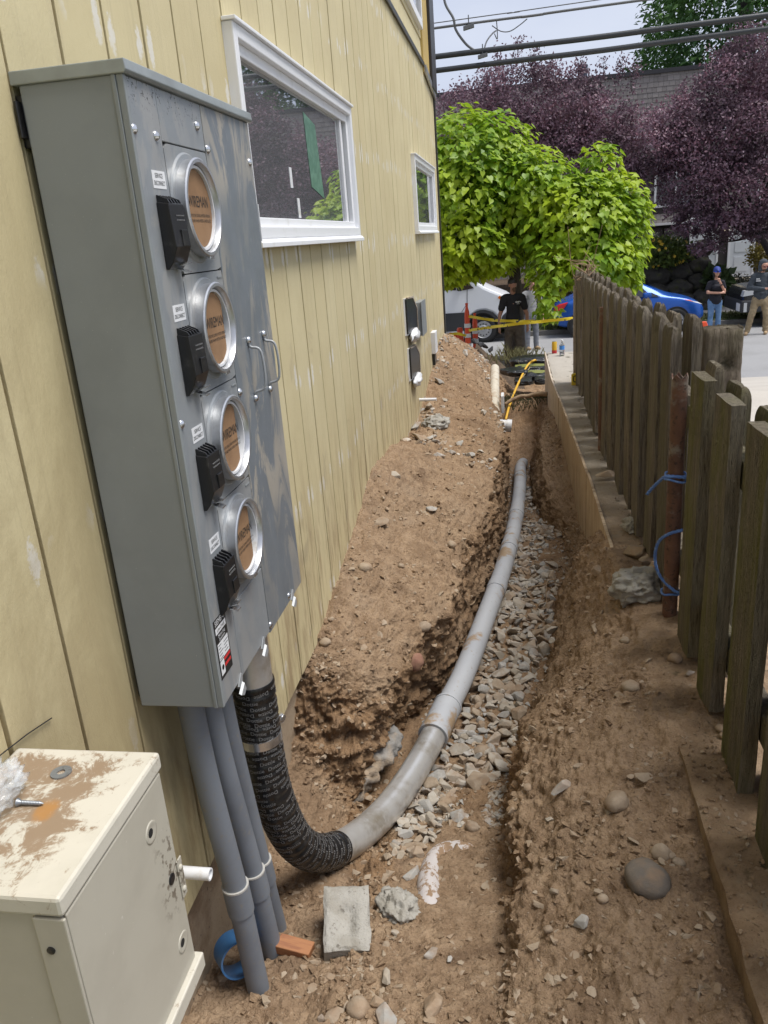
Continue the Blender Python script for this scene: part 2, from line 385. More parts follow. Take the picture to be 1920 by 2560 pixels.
CTRL = [  # y, wall, bank mid, left crest, left foot, floor, right foot, right crest, ledge edge, under ledge : (x, z) each
 (0.40, [(-.95, -1.80), (-.70, -1.79), (-.48, -1.78), (-.40, -1.77), (-.24, -1.76), (-.09, -1.75), (-.04, -1.74), (.452, -1.68), (.95, -1.70)]),
 (1.30, [(-.95, -1.86), (-.70, -1.84), (-.50, -1.81), (-.42, -1.80), (-.25, -1.79), (-.08, -1.79), (-.04, -1.76), (.452, -1.665), (.95, -1.70)]),
 (1.62, [(-.95, -1.93), (-.72, -1.92), (-.52, -1.89), (-.44, -1.88), (-.26, -1.865), (-.07, -1.85), (-.03, -1.785), (.452, -1.66), (.95, -1.70)]),
 (1.95, [(-.95, -2.00), (-.72, -1.99), (-.54, -1.97), (-.45, -1.96), (-.26, -1.945), (-.075, -1.94), (-.022, -1.80), (.452, -1.63), (.66, -1.61)]),
 (2.30, [(-.95, -1.98), (-.78, -2.05), (-.62, -2.10), (-.48, -2.11), (-.26, -2.06), (-.075, -2.03), (-.018, -1.80), (.455, -1.585), (.66, -1.59)]),
 (2.50, [(-.95, -1.84), (-.80, -2.00), (-.68, -2.12), (-.56, -2.17), (-.27, -2.12), (-.070, -2.10), (-.015, -1.82), (.455, -1.575), (.68, -1.58)]),
 (2.62, [(-.95, -1.72), (-.80, -1.96), (-.68, -2.13), (-.60, -2.19), (-.275, -2.15), (-.065, -2.13), (-.012, -1.835), (.455, -1.568), (.68, -1.574)]),
 (2.71, [(-.95, -1.61), (-.79, -1.655), (-.62, -1.82), (-.67, -2.20), (-.28, -2.17), (-.060, -2.15), (-.008, -1.85), (.455, -1.566), (.68, -1.572)]),
 (2.88, [(-.95, -1.57), (-.76, -1.63), (-.54, -1.745), (-.70, -2.21), (-.30, -2.20), (-.045, -2.18), (.00, -1.92), (.455, -1.563), (.69, -1.568)]),
 (3.05, [(-.95, -1.545), (-.72, -1.61), (-.49, -1.735), (-.66, -2.22), (-.28, -2.21), (-.02, -2.20), (.03, -2.02), (.457, -1.560), (.69, -1.566)]),
 (3.25, [(-.95, -1.53), (-.68, -1.58), (-.43, -1.715), (-.60, -2.23), (-.25, -2.22), (.01, -2.21), (.06, -2.07), (.458, -1.560), (.69, -1.566)]),
 (3.60, [(-.95, -1.44), (-.61, -1.55), (-.34, -1.70), (-.44, -2.24), (-.20, -2.22), (.09, -2.21), (.15, -2.04), (.458, -1.562), (.66, -1.58)]),
 (3.95, [(-.95, -1.37), (-.59, -1.51), (-.31, -1.69), (-.35, -2.24), (-.15, -2.22), (.14, -2.21), (.19, -2.01), (.452, -1.572), (.95, -1.66)]),
 (4.40, [(-.95, -1.25), (-.57, -1.47), (-.28, -1.68), (-.30, -2.25), (-.10, -2.23), (.19, -2.22), (.24, -2.03), (.445, -1.66), (.95, -1.8)]),
 (4.80, [(-.95, -1.25), (-.55, -1.45), (-.225, -1.67), (-.24, -2.25), (-.06, -2.23), (.25, -2.22), (.30, -2.11), (.44, -1.86), (.95, -1.9)]),
 (5.25, [(-.95, -1.30), (-.52, -1.48), (-.185, -1.67), (-.19, -2.26), (-.02, -2.24), (.33, -2.23), (.37, -2.15), (.44, -2.04), (.95, -2.0)]),
 (5.80, [(-.95, -1.43), (-.52, -1.50), (-.165, -1.68), (-.165, -2.28), (.00, -2.27), (.32, -2.26), (.37, -2.18), (.43, -2.10), (.95, -2.0)]),
 (6.25, [(-.95, -1.48), (-.52, -1.50), (-.16, -1.69), (-.15, -2.30), (.02, -2.30), (.20, -2.29), (.27, -2.12), (.41, -2.04), (.95, -2.0)]),
 (6.80, [(-.95, -1.50), (-.50, -1.50), (-.13, -1.70), (-.13, -2.34), (.02, -2.34), (.12, -2.33), (.21, -2.05), (.40, -1.96), (.95, -2.0)]),
 (7.50, [(-.95, -1.37), (-.54, -1.47), (-.15, -1.71), (-.14, -2.40), (.02, -2.40), (.10, -2.39), (.20, -2.01), (.39, -1.91), (.95, -2.0)]),
 (8.20, [(-.95, -1.21), (-.60, -1.40), (-.24, -1.70), (-.18, -2.44), (.01, -2.44), (.11, -2.43), (.22, -2.00), (.38, -1.88), (.95, -2.0)]),
 (8.90, [(-.95, -1.06), (-.64, -1.30), (-.29, -1.67), (-.20, -2.46), (.00, -2.46), (.15, -2.45), (.27, -2.03), (.38, -1.88), (.95, -2.0)]),
 (9.45, [(-.95, -1.09), (-.68, -1.24), (-.31, -1.68), (-.20, -2.44), (.00, -2.43), (.20, -2.41), (.31, -2.15), (.38, -2.00), (.95, -2.0)]),
 (9.85, [(-.95, -1.13), (-.69, -1.24), (-.32, -1.69), (-.21, -2.25), (.00, -2.20), (.20, -2.20), (.33, -2.10), (.38, -2.05), (.95, -2.0)]),
 (10.10, [(-.95, -1.16), (-.70, -1.27), (-.32, -1.70), (-.22, -2.08), (.00, -2.04), (.20, -2.03), (.34, -2.02), (.38, -2.02), (.95, -2.0)]),
 (10.9, [(-.95, -1.30), (-.70, -1.38), (-.36, -1.74), (-.20, -2.12), (.00, -2.14), (.20, -2.15), (.36, -2.15), (.40, -2.15), (.95, -2.15)]),
 (12.0, [(-.95, -1.62), (-.70, -1.60), (-.44, -1.86), (-.15, -2.28), (.05, -2.32), (.25, -2.33), (.40, -2.33), (.50, -2.33), (.95, -2.33)]),
 (13.5, [(-.95, -2.05), (-.70, -2.0), (-.45, -2.12), (-.10, -2.50), (.10, -2.55), (.30, -2.57), (.45, -2.57), (.60, -2.57), (.95, -2.57)]),
 (15.0, [(-.95, -2.75), (-.70, -2.75), (-.45, -2.76), (-.10, -2.78), (.10, -2.78), (.30, -2.78), (.45, -2.78), (.60, -2.78), (.95, -2.78)]),
 (16.5, [(-.95, -2.97), (-.70, -2.97), (-.45, -2.97), (-.10, -2.97), (.10, -2.97), (.30, -2.97), (.45, -2.97), (.60, -2.97), (.95, -2.97)]),
]
SEG = [70, 70, 80, 36, 36, 34, 80, 18]          # columns between control lines
ys = [.5]
while ys[-1] < 16.4: ys.append(ys[-1]+(.0034 if 2.50 < ys[-1] < 2.86 else max(.0055, .0033*ys[-1])))
ys = np.array(ys); ky = np.array([c[0] for c in CTRL]); NC = 9
CX = np.stack([np.interp(ys, ky, [c[1][j][0] for c in CTRL]) for j in range(NC)], 1)
CZ = np.stack([np.interp(ys, ky, [c[1][j][1] for c in CTRL]) for j in range(NC)], 1)
def smooth_y(A, w=.035):
    out = A.copy(); tt = np.linspace(-1, 1, 9)
    for j in range(A.shape[1]):
        out[:, j] = np.mean([np.interp(np.clip(ys+w*k_, ys[0], ys[-1]), ys, A[:, j]) for k_ in tt], axis=0)
    return out
CX, CZ = smooth_y(CX), smooth_y(CZ)
# wander of the cut edges
for j, amp in ((2, .035), (3, .03), (5, .02), (6, .022)):
    CX[:, j] += amp*fbm(np.stack([ys*2.3, 0*ys+j*7.7, 0*ys], 1), 4)
    CZ[:, j] += .5*amp*fbm(np.stack([ys*2.9, 0*ys+j*3.1, 0*ys+5], 1), 3)
BULGE = {0: .028, 1: .030, 6: .055}
cols = []; us = []
for j, nseg in enumerate(SEG):
    for t_ in np.linspace(0, 1, nseg, endpoint=False):
        cols.append(np.stack([CX[:, j]*(1-t_)+CX[:, j+1]*t_, ys, CZ[:, j]*(1-t_)+CZ[:, j+1]*t_+BULGE.get(j, 0)*math.sin(math.pi*t_)*np.clip((ys-(2.7 if j < 3 else 1.2))/.5, 0, 1)*(1 if j < 3 else np.clip((5.2-ys)/.6, 0, 1))], 1)); us.append(j+t_)
cols.append(np.stack([CX[:, 8], ys, CZ[:, 8]], 1)); us.append(8.)
G = np.stack(cols, 1); us = np.array(us)         # [row, col, xyz]
for _ in range(3):                               # round the breaks of slope
    G[:, 1:-1] = .25*G[:, :-2]+.5*G[:, 1:-1]+.25*G[:, 2:]
def gnormal(G):
    du = np.gradient(G, axis=1); dv = np.gradient(G, axis=0); n = np.cross(du, dv); return n/(np.linalg.norm(n, axis=2)[..., None]+1e-12)
N = gnormal(G)
bell = lambda a, b, s: 1/(1+np.exp(-(us-a)/s))*1/(1+np.exp((us-b)/s))
cutw = (bell(1.97, 3.05, .05)+bell(4.9, 6.0, .06))[None, :]            # steep cut faces
near = ((ys > 2.72) & (ys < 9.6)).astype(float)[:, None]
endw = np.exp(-((ys-2.67)/.13)**2)[:, None]*bell(-.1, 2.2, .08)[None, :]  # broken near end of the left bank
face = np.clip(cutw*(np.clip((ys-1.5)/.6, 0, 1)*np.interp(ys, [3.1, 3.8, 20], [1, .62, .62]))[:, None]+endw, 0, 1)
Q = G.copy(); Q[..., 2] *= 1.6
floorw = bell(2.95, 5.1, .05)[None, :]
d = .020*fbm(Q*3.1, 3)+.012*fbm(Q*9, 3)+.0060*ridge(Q*24, 2)+.0034*fbm(Q*60, 2)
S = np.stack([G[..., 0]*9+G[..., 1]*14, G[..., 1]*9-G[..., 0]*3, G[..., 2]*4], -1)
d = d+.004*np.abs(fbm(S, 2))*bell(5.9, 7.1, .1)[None, :]
strat = Q.copy(); strat[..., 2] *= 2.6
d = d+face*(.014*ridge(strat*4.6, 2)+.030*fbm(G*6.5, 3)+.026*ridge(G*12, 3)+.012*ridge(G*30, 2))
left_bank = bell(.1, 2.0, .08)[None, :]*near
d = d+left_bank*(.010*ridge(Q*14, 2)+.006*ridge(Q*38, 2))
right_bank = bell(5.9, 7.2, .1)[None, :]
d = d+right_bank*(.009*ridge(Q*11+31, 2)+.006*ridge(Q*34, 2))+.010*np.clip(fbm(Q*16+8, 2)-.25, 0, 1)
pit = pnoise(G*7.3+4); d = d-.02*np.clip(pit-.42, 0, 1)*2
Gd = G+N*d[..., None]
Gd[:, 0] = G[:, 0]
ny, nu = Gd.shape[:2]
me = bpy.data.meshes.new('trench'); me.vertices.add(ny*nu); me.vertices.foreach_set('co', Gd.reshape(-1).astype(np.float32))
I = (np.arange(ny-1)[:, None]*nu+np.arange(nu-1)[None]).reshape(-1)
quads = np.stack([I, I+1, I+nu+1, I+nu], 1).astype(np.int32)
me.loops.add(quads.size); me.loops.foreach_set('vertex_index', quads.reshape(-1))
me.polygons.add(len(quads)); me.polygons.foreach_set('loop_start', np.arange(0, quads.size, 4, dtype=np.int32))
me.polygons.foreach_set('use_smooth', np.ones(len(quads), dtype=bool))
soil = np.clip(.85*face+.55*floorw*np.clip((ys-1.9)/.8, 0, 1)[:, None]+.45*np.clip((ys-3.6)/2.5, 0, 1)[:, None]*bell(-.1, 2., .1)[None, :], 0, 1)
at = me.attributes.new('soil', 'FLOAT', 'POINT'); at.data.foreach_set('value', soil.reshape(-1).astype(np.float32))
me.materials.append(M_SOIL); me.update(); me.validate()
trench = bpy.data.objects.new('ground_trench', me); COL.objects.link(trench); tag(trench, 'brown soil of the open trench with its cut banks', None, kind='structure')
Nd = gnormal(Gd)
_pw = proj(Gd.reshape(-1, 3)); PXY = np.stack([_pw[0].reshape(ny, nu), _pw[1].reshape(ny, nu)], -1); PW = _pw[2].reshape(ny, nu)
def ground_px(x, y, win=9, sub=(slice(None), slice(None))):
    """soil point (and normal, depth) seen at a photo pixel"""
    Pq, Wq = PXY[sub], PW[sub]; dd = np.abs(Pq[..., 0]-x)+np.abs(Pq[..., 1]-y); ok = dd < win
    while not ok.any(): win *= 1.6; ok = dd < win
    idx = np.argwhere(ok); w = Wq[ok]; sel = w < w.min()+.12; idx = idx[sel]; i, j = idx[np.argmin(dd[idx[:, 0], idx[:, 1]])]
    return Gd[sub][i, j], Nd[sub][i, j], Wq[i, j]
def ground_xy(x, y):
    i = int(np.clip(np.searchsorted(ys, y), 0, ny-1)); j = int(np.argmin(np.abs(Gd[i, :, 0]-x)+.001*np.abs(us-4))); return Gd[i, j], Nd[i, j]
# mound that runs on round the house corner, and the wide ground
m = MB()
mx_, my_ = np.meshgrid(np.linspace(-5, -.93, 60), np.linspace(9.3, 16.5, 120), indexing='ij')
zi = np.interp(my_, ys, Gd[:, 0, 2]); fall = np.clip((-.93-mx_)/2.6, 0, 1)
mz = zi*(1-fall)+(-2.97)*fall; mz = mz+.05*fbm(np.stack([mx_*2, my_*2, mz], -1), 4)*np.clip((-.93-mx_)/.2, 0, 1)
nn = mx_.shape; m.add(np.stack([mx_, my_, mz], -1).reshape(-1, 3), [(i*nn[1]+j, (i+1)*nn[1]+j, (i+1)*nn[1]+j+1, i*nn[1]+j+1) for i in range(nn[0]-1) for j in range(nn[1]-1)])
tag(m.build('ground_mound', M_SOIL, smooth=True, fix=False), kind='structure')
m = MB(); m.add([(-400, -400, -3.02), (400, -400, -3.02), (400, 900, -3.02), (-400, 900, -3.02)], [(0, 1, 2, 3)])
tag(m.build('ground', mat('bare_ground', (.12, .11, .07), .95, layers=[(.5, (.09, .12, .05), .4, .6)]), fix=False), kind='structure')

# ------------------------------------------------------------------ street
M_ASPH = mat('asphalt', (.30, .30, .305), .92, layers=[(.7, (.25, .25, .25), .4, .7), (60, (.20, .20, .2), .5, .7)], bumps=[(180, .5, .006)])
M_CONCL = mat('pale_concrete', (.46, .43, .385), .9, layers=[(1.5, (.40, .37, .33), .4, .7), (50, (.35, .32, .28), .55, .72)], bumps=[(120, .3, .004)])
M_KERB = mat('kerb_concrete', (.20, .19, .18), .9, layers=[(4, (.13, .12, .11), .4, .7)], bumps=[(50, .4, .008)])
def sheet(name, x0, x1, y0, y1, z, mt, kind='structure', thick=.03):
    return tag(MB().box(x0, x1, y0, y1, z-thick, z).build(name, mt), kind=kind)
sheet('road', -60, 60, 15.9, 23.9, -2.95, M_ASPH)
sheet('near_verge', -9, .95, 15.9, 18.75, -2.72, mat('packed_verge', (.20, .175, .135), .95, layers=[(5, (.13, .12, .075), .45, .65)], bumps=[(40, .5, .01)]), thick=.3)
sheet('road_kerb', -60, 60, 23.9, 24.05, -2.82, M_KERB, thick=.16)
sheet('sidewalk', -60, 60, 25.6, 27.0, -2.76, M_CONCL, thick=.2)
m = MB(); m.prism([(0, -1.62), (8.0, -1.62), (15.88, -2.945), (15.88, -3.1), (0, -3.1)], (.96, 0, 0), (0, 1, 0), (0, 0, 1), (9, 0, 0))
tag(m.build('driveway', M_CONCL), kind='structure')
M_GRASS = mat('grass_blades', (.060, .085, .022), .8, layers=[(2, (.10, .10, .04), .45, .65)])
sheet('verge', -60, 60, 24.05, 25.6, -2.80, mat('verge_soil', (.075, .075, .035), .95, layers=[(6, (.05, .07, .02), .4, .6)], bumps=[(30, .6, .02)]), thick=.2)
def grass(name, pts, h, lab, w=.012, mt=None):
    m = MB()
    for (x, y, z) in pts:
        a = random.uniform(0, 6.28); hh = h*random.uniform(.5, 1.2); b = random.uniform(-.6, .6)*hh; c_ = random.uniform(-.6, .6)*hh
        u = np.array([math.cos(a), math.sin(a), 0])*w; p = np.array([x, y, z])
        m.add([p-u, p+u, p+u*.5+(b*.4, c_*.4, hh*.6), p+(b, c_, hh)], [(0, 1, 2), (0, 2, 3)])
    return tag(m.build(name, mt or M_GRASS, fix=False), lab, 'grass', kind='stuff')
grass('grass', [(random.uniform(-4, 12), random.uniform(24.1, 25.6), -2.81) for _ in range(9000)], .10, 'short worn grass on the verge across the street', .02)

# ------------------------------------------------------------------ meter cabinet on the wall
def cabinet_paint(name, base, tan, amt, streak, dots=False):
    t = NT(name); c = t.coord(); x, y, z = t.sep(c)
    col = t.mix(t.ramp(t.noise(c, 6, 4), .4, .7), base, tuple(v*.9 for v in base))
    if amt:
        c2 = t.coord(scale=(1, 1.5, .55)); f = t.noise(c2, streak, 6, .68, 1.6)
        f2 = t.ramp(t.noise(c, 2.5, 2), .3, .6)
        col = t.mix(t.math('MULTIPLY', t.math('MULTIPLY', t.ramp(f, .47, .56), f2), amt), col, tan)
        sc = t.ramp(t.noise(t.coord(scale=(1, 9, 1.2)), 14, 3, .6, .8), .66, .72)
        col = t.mix(t.math('MULTIPLY', sc, .25), col, (.5, .52, .54))
    if dots:
        dd = t.math('MULTIPLY', t.ramp(t.noise(c, 170, 2), .60, .66), t.ramp(t.math('ADD', z, t.math('MULTIPLY', t.noise(c, 20, 2), .08)), .27, .335))
        col = t.mix(dd, col, (.03, .025, .02))
    sc2 = t.ramp(t.noise(c, 320, 2), .735, .76)
    col = t.mix(t.math('MULTIPLY', sc2, .6), col, (.55, .56, .55))
    ro = t.ramp(t.noise(c, 9, 4), .3, .7, .34, .5)
    return t.done(col, ro, .25 if amt else 0., t.bump(t.noise(c, 500, 2), .05, .001), .5)
M_CABSIDE = cabinet_paint('cabinet_paint', (.245, .265, .270), (0, 0, 0), 0, 1)
M_CABFRONT = cabinet_paint('cabinet_front_paint', (.29, .31, .325), (.40, .385, .36), .45, 5, True)
M_CABCOVER = cabinet_paint('dusty_cover_paint', (.205, .228, .250), (.43, .395, .335), .95, 4.2)
M_CARD = mat('brown_card', (.285, .165, .082), .8, layers=[(12, (.22, .125, .062), .4, .7)])
M_INK = mat('black_ink', (.015, .014, .013), .6)
M_WLABEL = mat('white_label', (.72, .73, .74), .45)
M_RED = mat('red_ink', (.55, .03, .03), .5)
M_BRIGHT = mat('bright_steel', (.68, .69, .71), .22, .9, layers=[(20, (.55, .55, .55), .5, .7)])
M_FLAP = mat('seal_flap_metal', (.34, .355, .365), .45, .2)
M_RINGAL = mat('ring_aluminium', (.56, .57, .59), .36, .85, layers=[(30, (.46, .46, .46), .5, .7)])
M_SEAM = mat('seam_shadow', (.02, .022, .024), .8)
BX0, BXF, BY0, BY1, BZ0, BZ1 = -.842, -.650, 1.435, 2.115, -.940, .300
box = empty('meter_cabinet', (-.75, 1.78, BZ0), 'tall grey four-meter electrical cabinet on the yellow wall', 'cabinet')
MB().box(BX0, BXF-.012, BY0, BY1, BZ0, BZ1).build('cabinet_body', M_CABSIDE, box, bevel=.003)
m = MB()                                                      # folded corner strip round the near front edge
m.box(BXF-.0115, BXF+.002, BY0-.001, BY0+.010, BZ0+.001, BZ1-.001); m.box(BXF-.020, BXF-.0115, BY0-.003, BY0+.0002, BZ0, BZ1-.001)
m.build('corner_flange', M_CABSIDE, box, bevel=.002)
MB().box(BXF-.0118, BXF-.0075, BY0+.0105, BY1-.001, BZ0+.001, BZ1-.001).build('seam_back', M_SEAM, box)
m = MB()
m.prism([(BX0-.012, .2985), (BXF+.008, .2985), (BXF+.012, .3035), (BXF+.010, .321), (BX0-.012, .321)], (0, BY0-.006, 0), (1, 0, 0), (0, 0, 1), (0, BY1-BY0+.012, 0))
m.build('top_cap', mat('cap_metal', (.33, .36, .36), .35, .3, layers=[(8, (.26, .28, .28), .4, .7)]), box, bevel=.002)
g = .0013
MB().box(BXF-.007, BXF+.0005, BY0+.011, 1.565-g, BZ0+.001, BZ1-.002).build('breaker_panel', M_CABFRONT, box, bevel=.0015)
MB().box(BXF-.007, BXF, 1.565+g, 1.792-g, .205+g, BZ1-.002).build('blank_panel', M_CABFRONT, box, bevel=.0015)
MB().box(BXF-.007, BXF, 1.565+g, 1.792-g, BZ0+.001, -.758-g).build('blank_panel', M_CABFRONT, box, bevel=.0015)
MB().box(BXF-.007, BXF+.0008, 1.792+g, BY1-.0005, BZ0-.004, BZ1-.002).build('service_cover', M_CABCOVER, box, bevel=.0015)
DOORS = [(.205, -.0355), (-.0355, -.2765), (-.2765, -.5175), (-.5175, -.758)]
CYR = 1.672
ringp = [(.003, .0935), (.020, .0935), (.0245, .0955), (.027, .0925), (.027, .0865), (.022, .0840), (-.002, .0820)]
for q, (za, zb) in enumerate(DOORS):
    zc = (za+zb)/2+.004
    dr = MB(); n = 48                                           # door sheet with a round opening
    Y0, Y1, Z0, Z1 = 1.565+g, 1.792-g, zb+g, za-g
    circ = [(CYR+.104*math.cos(2*math.pi*j/n), zc+.104*math.sin(2*math.pi*j/n)) for j in range(n)]
    outer = []
    for j in range(n):
        a = 2*math.pi*j/n; ca, sa = math.cos(a), math.sin(a)
        s_ = min(((Y1-CYR) if ca > 0 else (CYR-Y0))/max(abs(ca), 1e-6), ((Z1-zc) if sa > 0 else (zc-Z0))/max(abs(sa), 1e-6)); outer.append((CYR+ca*s_, zc+sa*s_))
    V = [(BXF, p[0], p[1]) for p in circ]+[(BXF, p[0], p[1]) for p in outer]+[(BXF-.006, p[0], p[1]) for p in outer]
    F_ = [(j, (j+1) % n, n+(j+1) % n, n+j) for j in range(n)]+[(n+j, n+(j+1) % n, 2*n+(j+1) % n, 2*n+j) for j in range(n)]
    dr.add(V, F_); door = dr.build('socket_door', M_CABFRONT, box, fix=False)
    if q: MB().box(BXF+.0005, BXF+.002, 1.755, 1.785, za-.016, za-.013).build('door_tab', M_CABSIDE, door)
    rg = MB(); rg.lathe((BXF, CYR, zc), (1, 0, 0), ringp, 64, cap=(False, False)); ring = rg.build('sealing_ring', M_RINGAL, box, smooth=False, auto=35)
    cl_ = MB(); cl_.lathe((BXF, CYR, zc), (1, 0, 0), [(-.001, .1075), (.0035, .103), (.0045, .0936)], 64, cap=(False, False)); cl_.build('collar', M_CABFRONT, door, auto=35)
    lk = MB(); lk.obox((BXF+.020, CYR+.006, zc-.0955), (.006, 0, 0), (0, .012, 0), (0, 0, .004)); lk.build('ring_latch', M_BRIGHT, ring, bevel=.001)
    rg = MB(); rg.lathe((BXF, CYR, zc), (1, 0, 0), [(-.001, .0822), (.0165, .0815), (.0165, .0760), (-.030, .0755)], 48, cap=(False, False)); rg.build('gasket', M_WHITE, ring, auto=35)
    MB().lathe((BXF-.030, CYR, zc), (1, 0, 0), [(0, .079), (.001, .079)], 40).build('socket_back', M_SEAM, ring)
    shift = (0.0, -.012, -.020, -.014)[q]; w_ = (.074, .058, .050, .048)[q]
    cd = MB(); poly = []
    for j in range(40):
        a = 2*math.pi*j/40; yy, zz = .0745*math.cos(a), .0745*math.sin(a); poly.append((min(yy, w_+shift*.2), zz))
    cd.prism(poly, (BXF+.0115, CYR, zc), (0, 1, 0), (0, 0, 1), (-.002, 0, 0)); card = cd.build('cover_card', M_CARD, ring)
    tx = MB(); put_text(tx, 'WIREMAN', .031, (BXF+.012, CYR+.004, zc+.012), (0, 1, 0), (0, 0, 1), .105)
    for r_, s_ in ((-.014, 'PROTECTIVE COVER IN METER OPENING'), (-.024, 'DISCARD WHEN METER IS INSTALLED')): put_text(tx, s_, .0085, (BXF+.012, CYR+.004, zc+r_), (0, 1, 0), (0, 0, 1), .112)
    tx.build('lettering', M_INK, card, fix=False)
    # breaker: black finned block with bevelled foot and a pale tab
    zt = zc+.008; y0, y1 = 1.492, 1.562
    bk = MB(); bk.prism([(0, zt), (.024, zt-.004), (.028, zt-.080), (.016, zt-.108), (.006, zt-.120), (0, zt-.120)], (BXF+.0008, y0, 0), (1, 0, 0), (0, 0, 1), (0, y1-y0, 0))
    br = bk.build('breaker_cover', M_BLACK, box, bevel=.0015)
    fn = MB()
    for f_ in range(5):
        yy = y0+.004+f_*.0135; fn.prism([(0, zt), (.024, zt-.003), (.020, zt+.004), (.002, zt+.012), (0, zt+.012)], (BXF+.001, yy, 0), (1, 0, 0), (0, 0, 1), (0, .004, 0))
    fn.build('fin', M_BLACK, br)
    fn = MB(); fn.box(BXF+.0275, BXF+.031, y0+.030, y1-.012, zt-.080, zt-.050); fn.build('handle', M_BLACK, br, bevel=.001)
    tx = MB()
    for r_ in range(2):
        for q_ in range(6): tx.box(BXF+.0262, BXF+.0278, y1-.048+q_*.0065, y1-.0445+q_*.0065, zt-.026-r_*.008, zt-.0235-r_*.008)
    tx.build('lettering', mat('grey_ink', (.16, .16, .16), .6) if 'grey_ink' not in bpy.data.materials else bpy.data.materials['grey_ink'], br, fix=False)
    tb = MB(); tb.obox((BXF+.017, y1-.020, zt-.124), (.010, 0, -.003), (0, .011, 0), (0, 0, .0012)); tb.build('lockout_tab', M_BRIGHT, br)
    tb = MB(); tb.obox((BXF+.021, y1-.020, zt-.112), (.008, 0, .002), (0, .014, 0), (0, 0, .001)); tb.build('lockout_tab', M_BRIGHT, br)
    lb = MB().box(BXF+.0006, BXF+.0013, 1.492, 1.550, zt+.024, zt+.055).build('service_label', M_WLABEL, box)
    tx = MB(); put_text(tx, 'SERVICE', .0115, (BXF+.0016, 1.521, zt+.046), (0, 1, 0), (0, 0, 1), .034); put_text(tx, 'DISCONNECT', .0115, (BXF+.0016, 1.521, zt+.033), (0, 1, 0), (0, 0, 1), .049)
    tx.build('lettering', M_INK, lb, fix=False)
# maker's plate
lb = MB().box(BXF+.0006, BXF+.0013, 1.448, 1.519, -.880, -.740).build('maker_label', M_INK, box)
m = MB(); put_text(m, 'SIEMENS', .018, (BXF+.0016, 1.4835, -.7495), (0, 1, 0), (0, 0, 1), .058)
put_text(m, 'Metering', .0105, (BXF+.0016, 1.4835, -.781), (0, 1, 0), (0, 0, 1), .040); put_text(m, 'System', .0105, (BXF+.0016, 1.4835, -.790), (0, 1, 0), (0, 0, 1), .034)
m.build('lettering', M_WLABEL, lb, fix=False)
MB().box(BXF+.0013, BXF+.0017, 1.453, 1.514, -.774, -.760).build('label_field', M_WLABEL, lb)
MB().box(BXF+.0013, BXF+.0017, 1.453, 1.514, -.836, -.797).build('label_field', M_WLABEL, lb)
MB().box(BXF+.0013, BXF+.0017, 1.453, 1.475, -.872, -.839).build('label_field', M_WLABEL, lb)
MB().box(BXF+.0013, BXF+.0017, 1.477, 1.514, -.846, -.839).build('label_warning', M_RED, lb)
MB().box(BXF+.0013, BXF+.0017, 1.477, 1.514, -.861, -.854).build('label_warning', M_RED, lb)
m = MB(); put_text(m, 'Uni-PAK', .0125, (BXF+.002, 1.4835, -.767), (0, 1, 0), (0, 0, 1), .045)
for i in range(9): y_ = 1.456 if i % 2 == 0 else 1.487; m.box(BXF+.0018, BXF+.002, y_, y_+random.uniform(.012, .025), -.8025-.0038*i, -.8010-.0038*i)
m.lathe((BXF+.002, 1.464, -.855), (1, 0, 0), [(0, .006), (.0004, .006)], 12); m.build('lettering', M_INK, lb, fix=False)
# screws, handles, seal latches, wall bracket
def screw(y, z, r=.0085):
    m = MB(); m.lathe((BXF, y, z), (1, 0, 0), [(0, r*1.15), (.0015, r*1.15), (.003, r), (.006, r*.6), (.007, .0005)], 14); m.build('screw', M_BRIGHT, box, smooth=True)
for y, z in ((1.447, .214), (1.538, .212), (1.757, .253), (1.802, .212), (2.092, .207), (1.450, -.31), (1.802, -.314), (1.80, -.925), (1.98, -.926)): screw(y, z)
for y in (1.905, 2.030):
    m = MB(); m.tube(spline([(BXF+.004, y, -.205), (BXF+.006, y, -.222), (BXF+.030, y+.004, -.236), (BXF+.031, y+.004, -.318), (BXF+.006, y, -.334), (BXF+.004, y, -.350)], 30), .0034, 8)
    h = m.build('pull_handle', M_FLAP, box, smooth=True)
    for z in (-.206, -.349): MB().lathe((BXF, y, z), (1, 0, 0), [(0, .009), (.005, .009), (.009, .006)], 12).build('bolt', M_BRIGHT, h, smooth=True)
for y in (1.542, 1.721, 2.005):
    m = MB(); m.prism([(-.014, -.006), (.010, .016), (.018, .012), (.012, -.012), (.002, -.018)], (BXF+.001, y, -.938), (0, 1, 0), (0, 0, 1), (.003, 0, 0)); l = m.build('seal_latch', M_FLAP, box)
    m = MB(); m.prism([(-.022, -.012), (.006, .004), (.012, -.014), (-.004, -.022)], (BXF+.005, y, -.945), (0, 1, 0), (0, 0, 1), (.006, 0, -.004)); m.build('seal_flap', M_FLAP, l)
    m = MB(); m.tube([(BXF+.006+.004*math.sin(a), y+.006+.007*math.cos(a), -.958+.009*math.sin(a)) for a in np.linspace(0, 2*math.pi, 16)], .0013, 6, cap=False); m.build('seal_loop', M_BRIGHT, l)
m = MB(); m.box(-.856, -.8425, 1.440, 1.47, .20, .285); m.box(-.852, -.846, 1.425, 1.44, .215, .275); m.build('wall_bracket', M_BLACK, box, bevel=.002)
MB().box(-.8565, -.8425, 1.46, 2.09, -.93, .19).build('mounting_rail', M_SEAM, box)
sc_ = MB().box(BXF-.004, BXF+.003, BY1, BY1+.004, .02, .11).build('side_sticker', M_WLABEL, box)

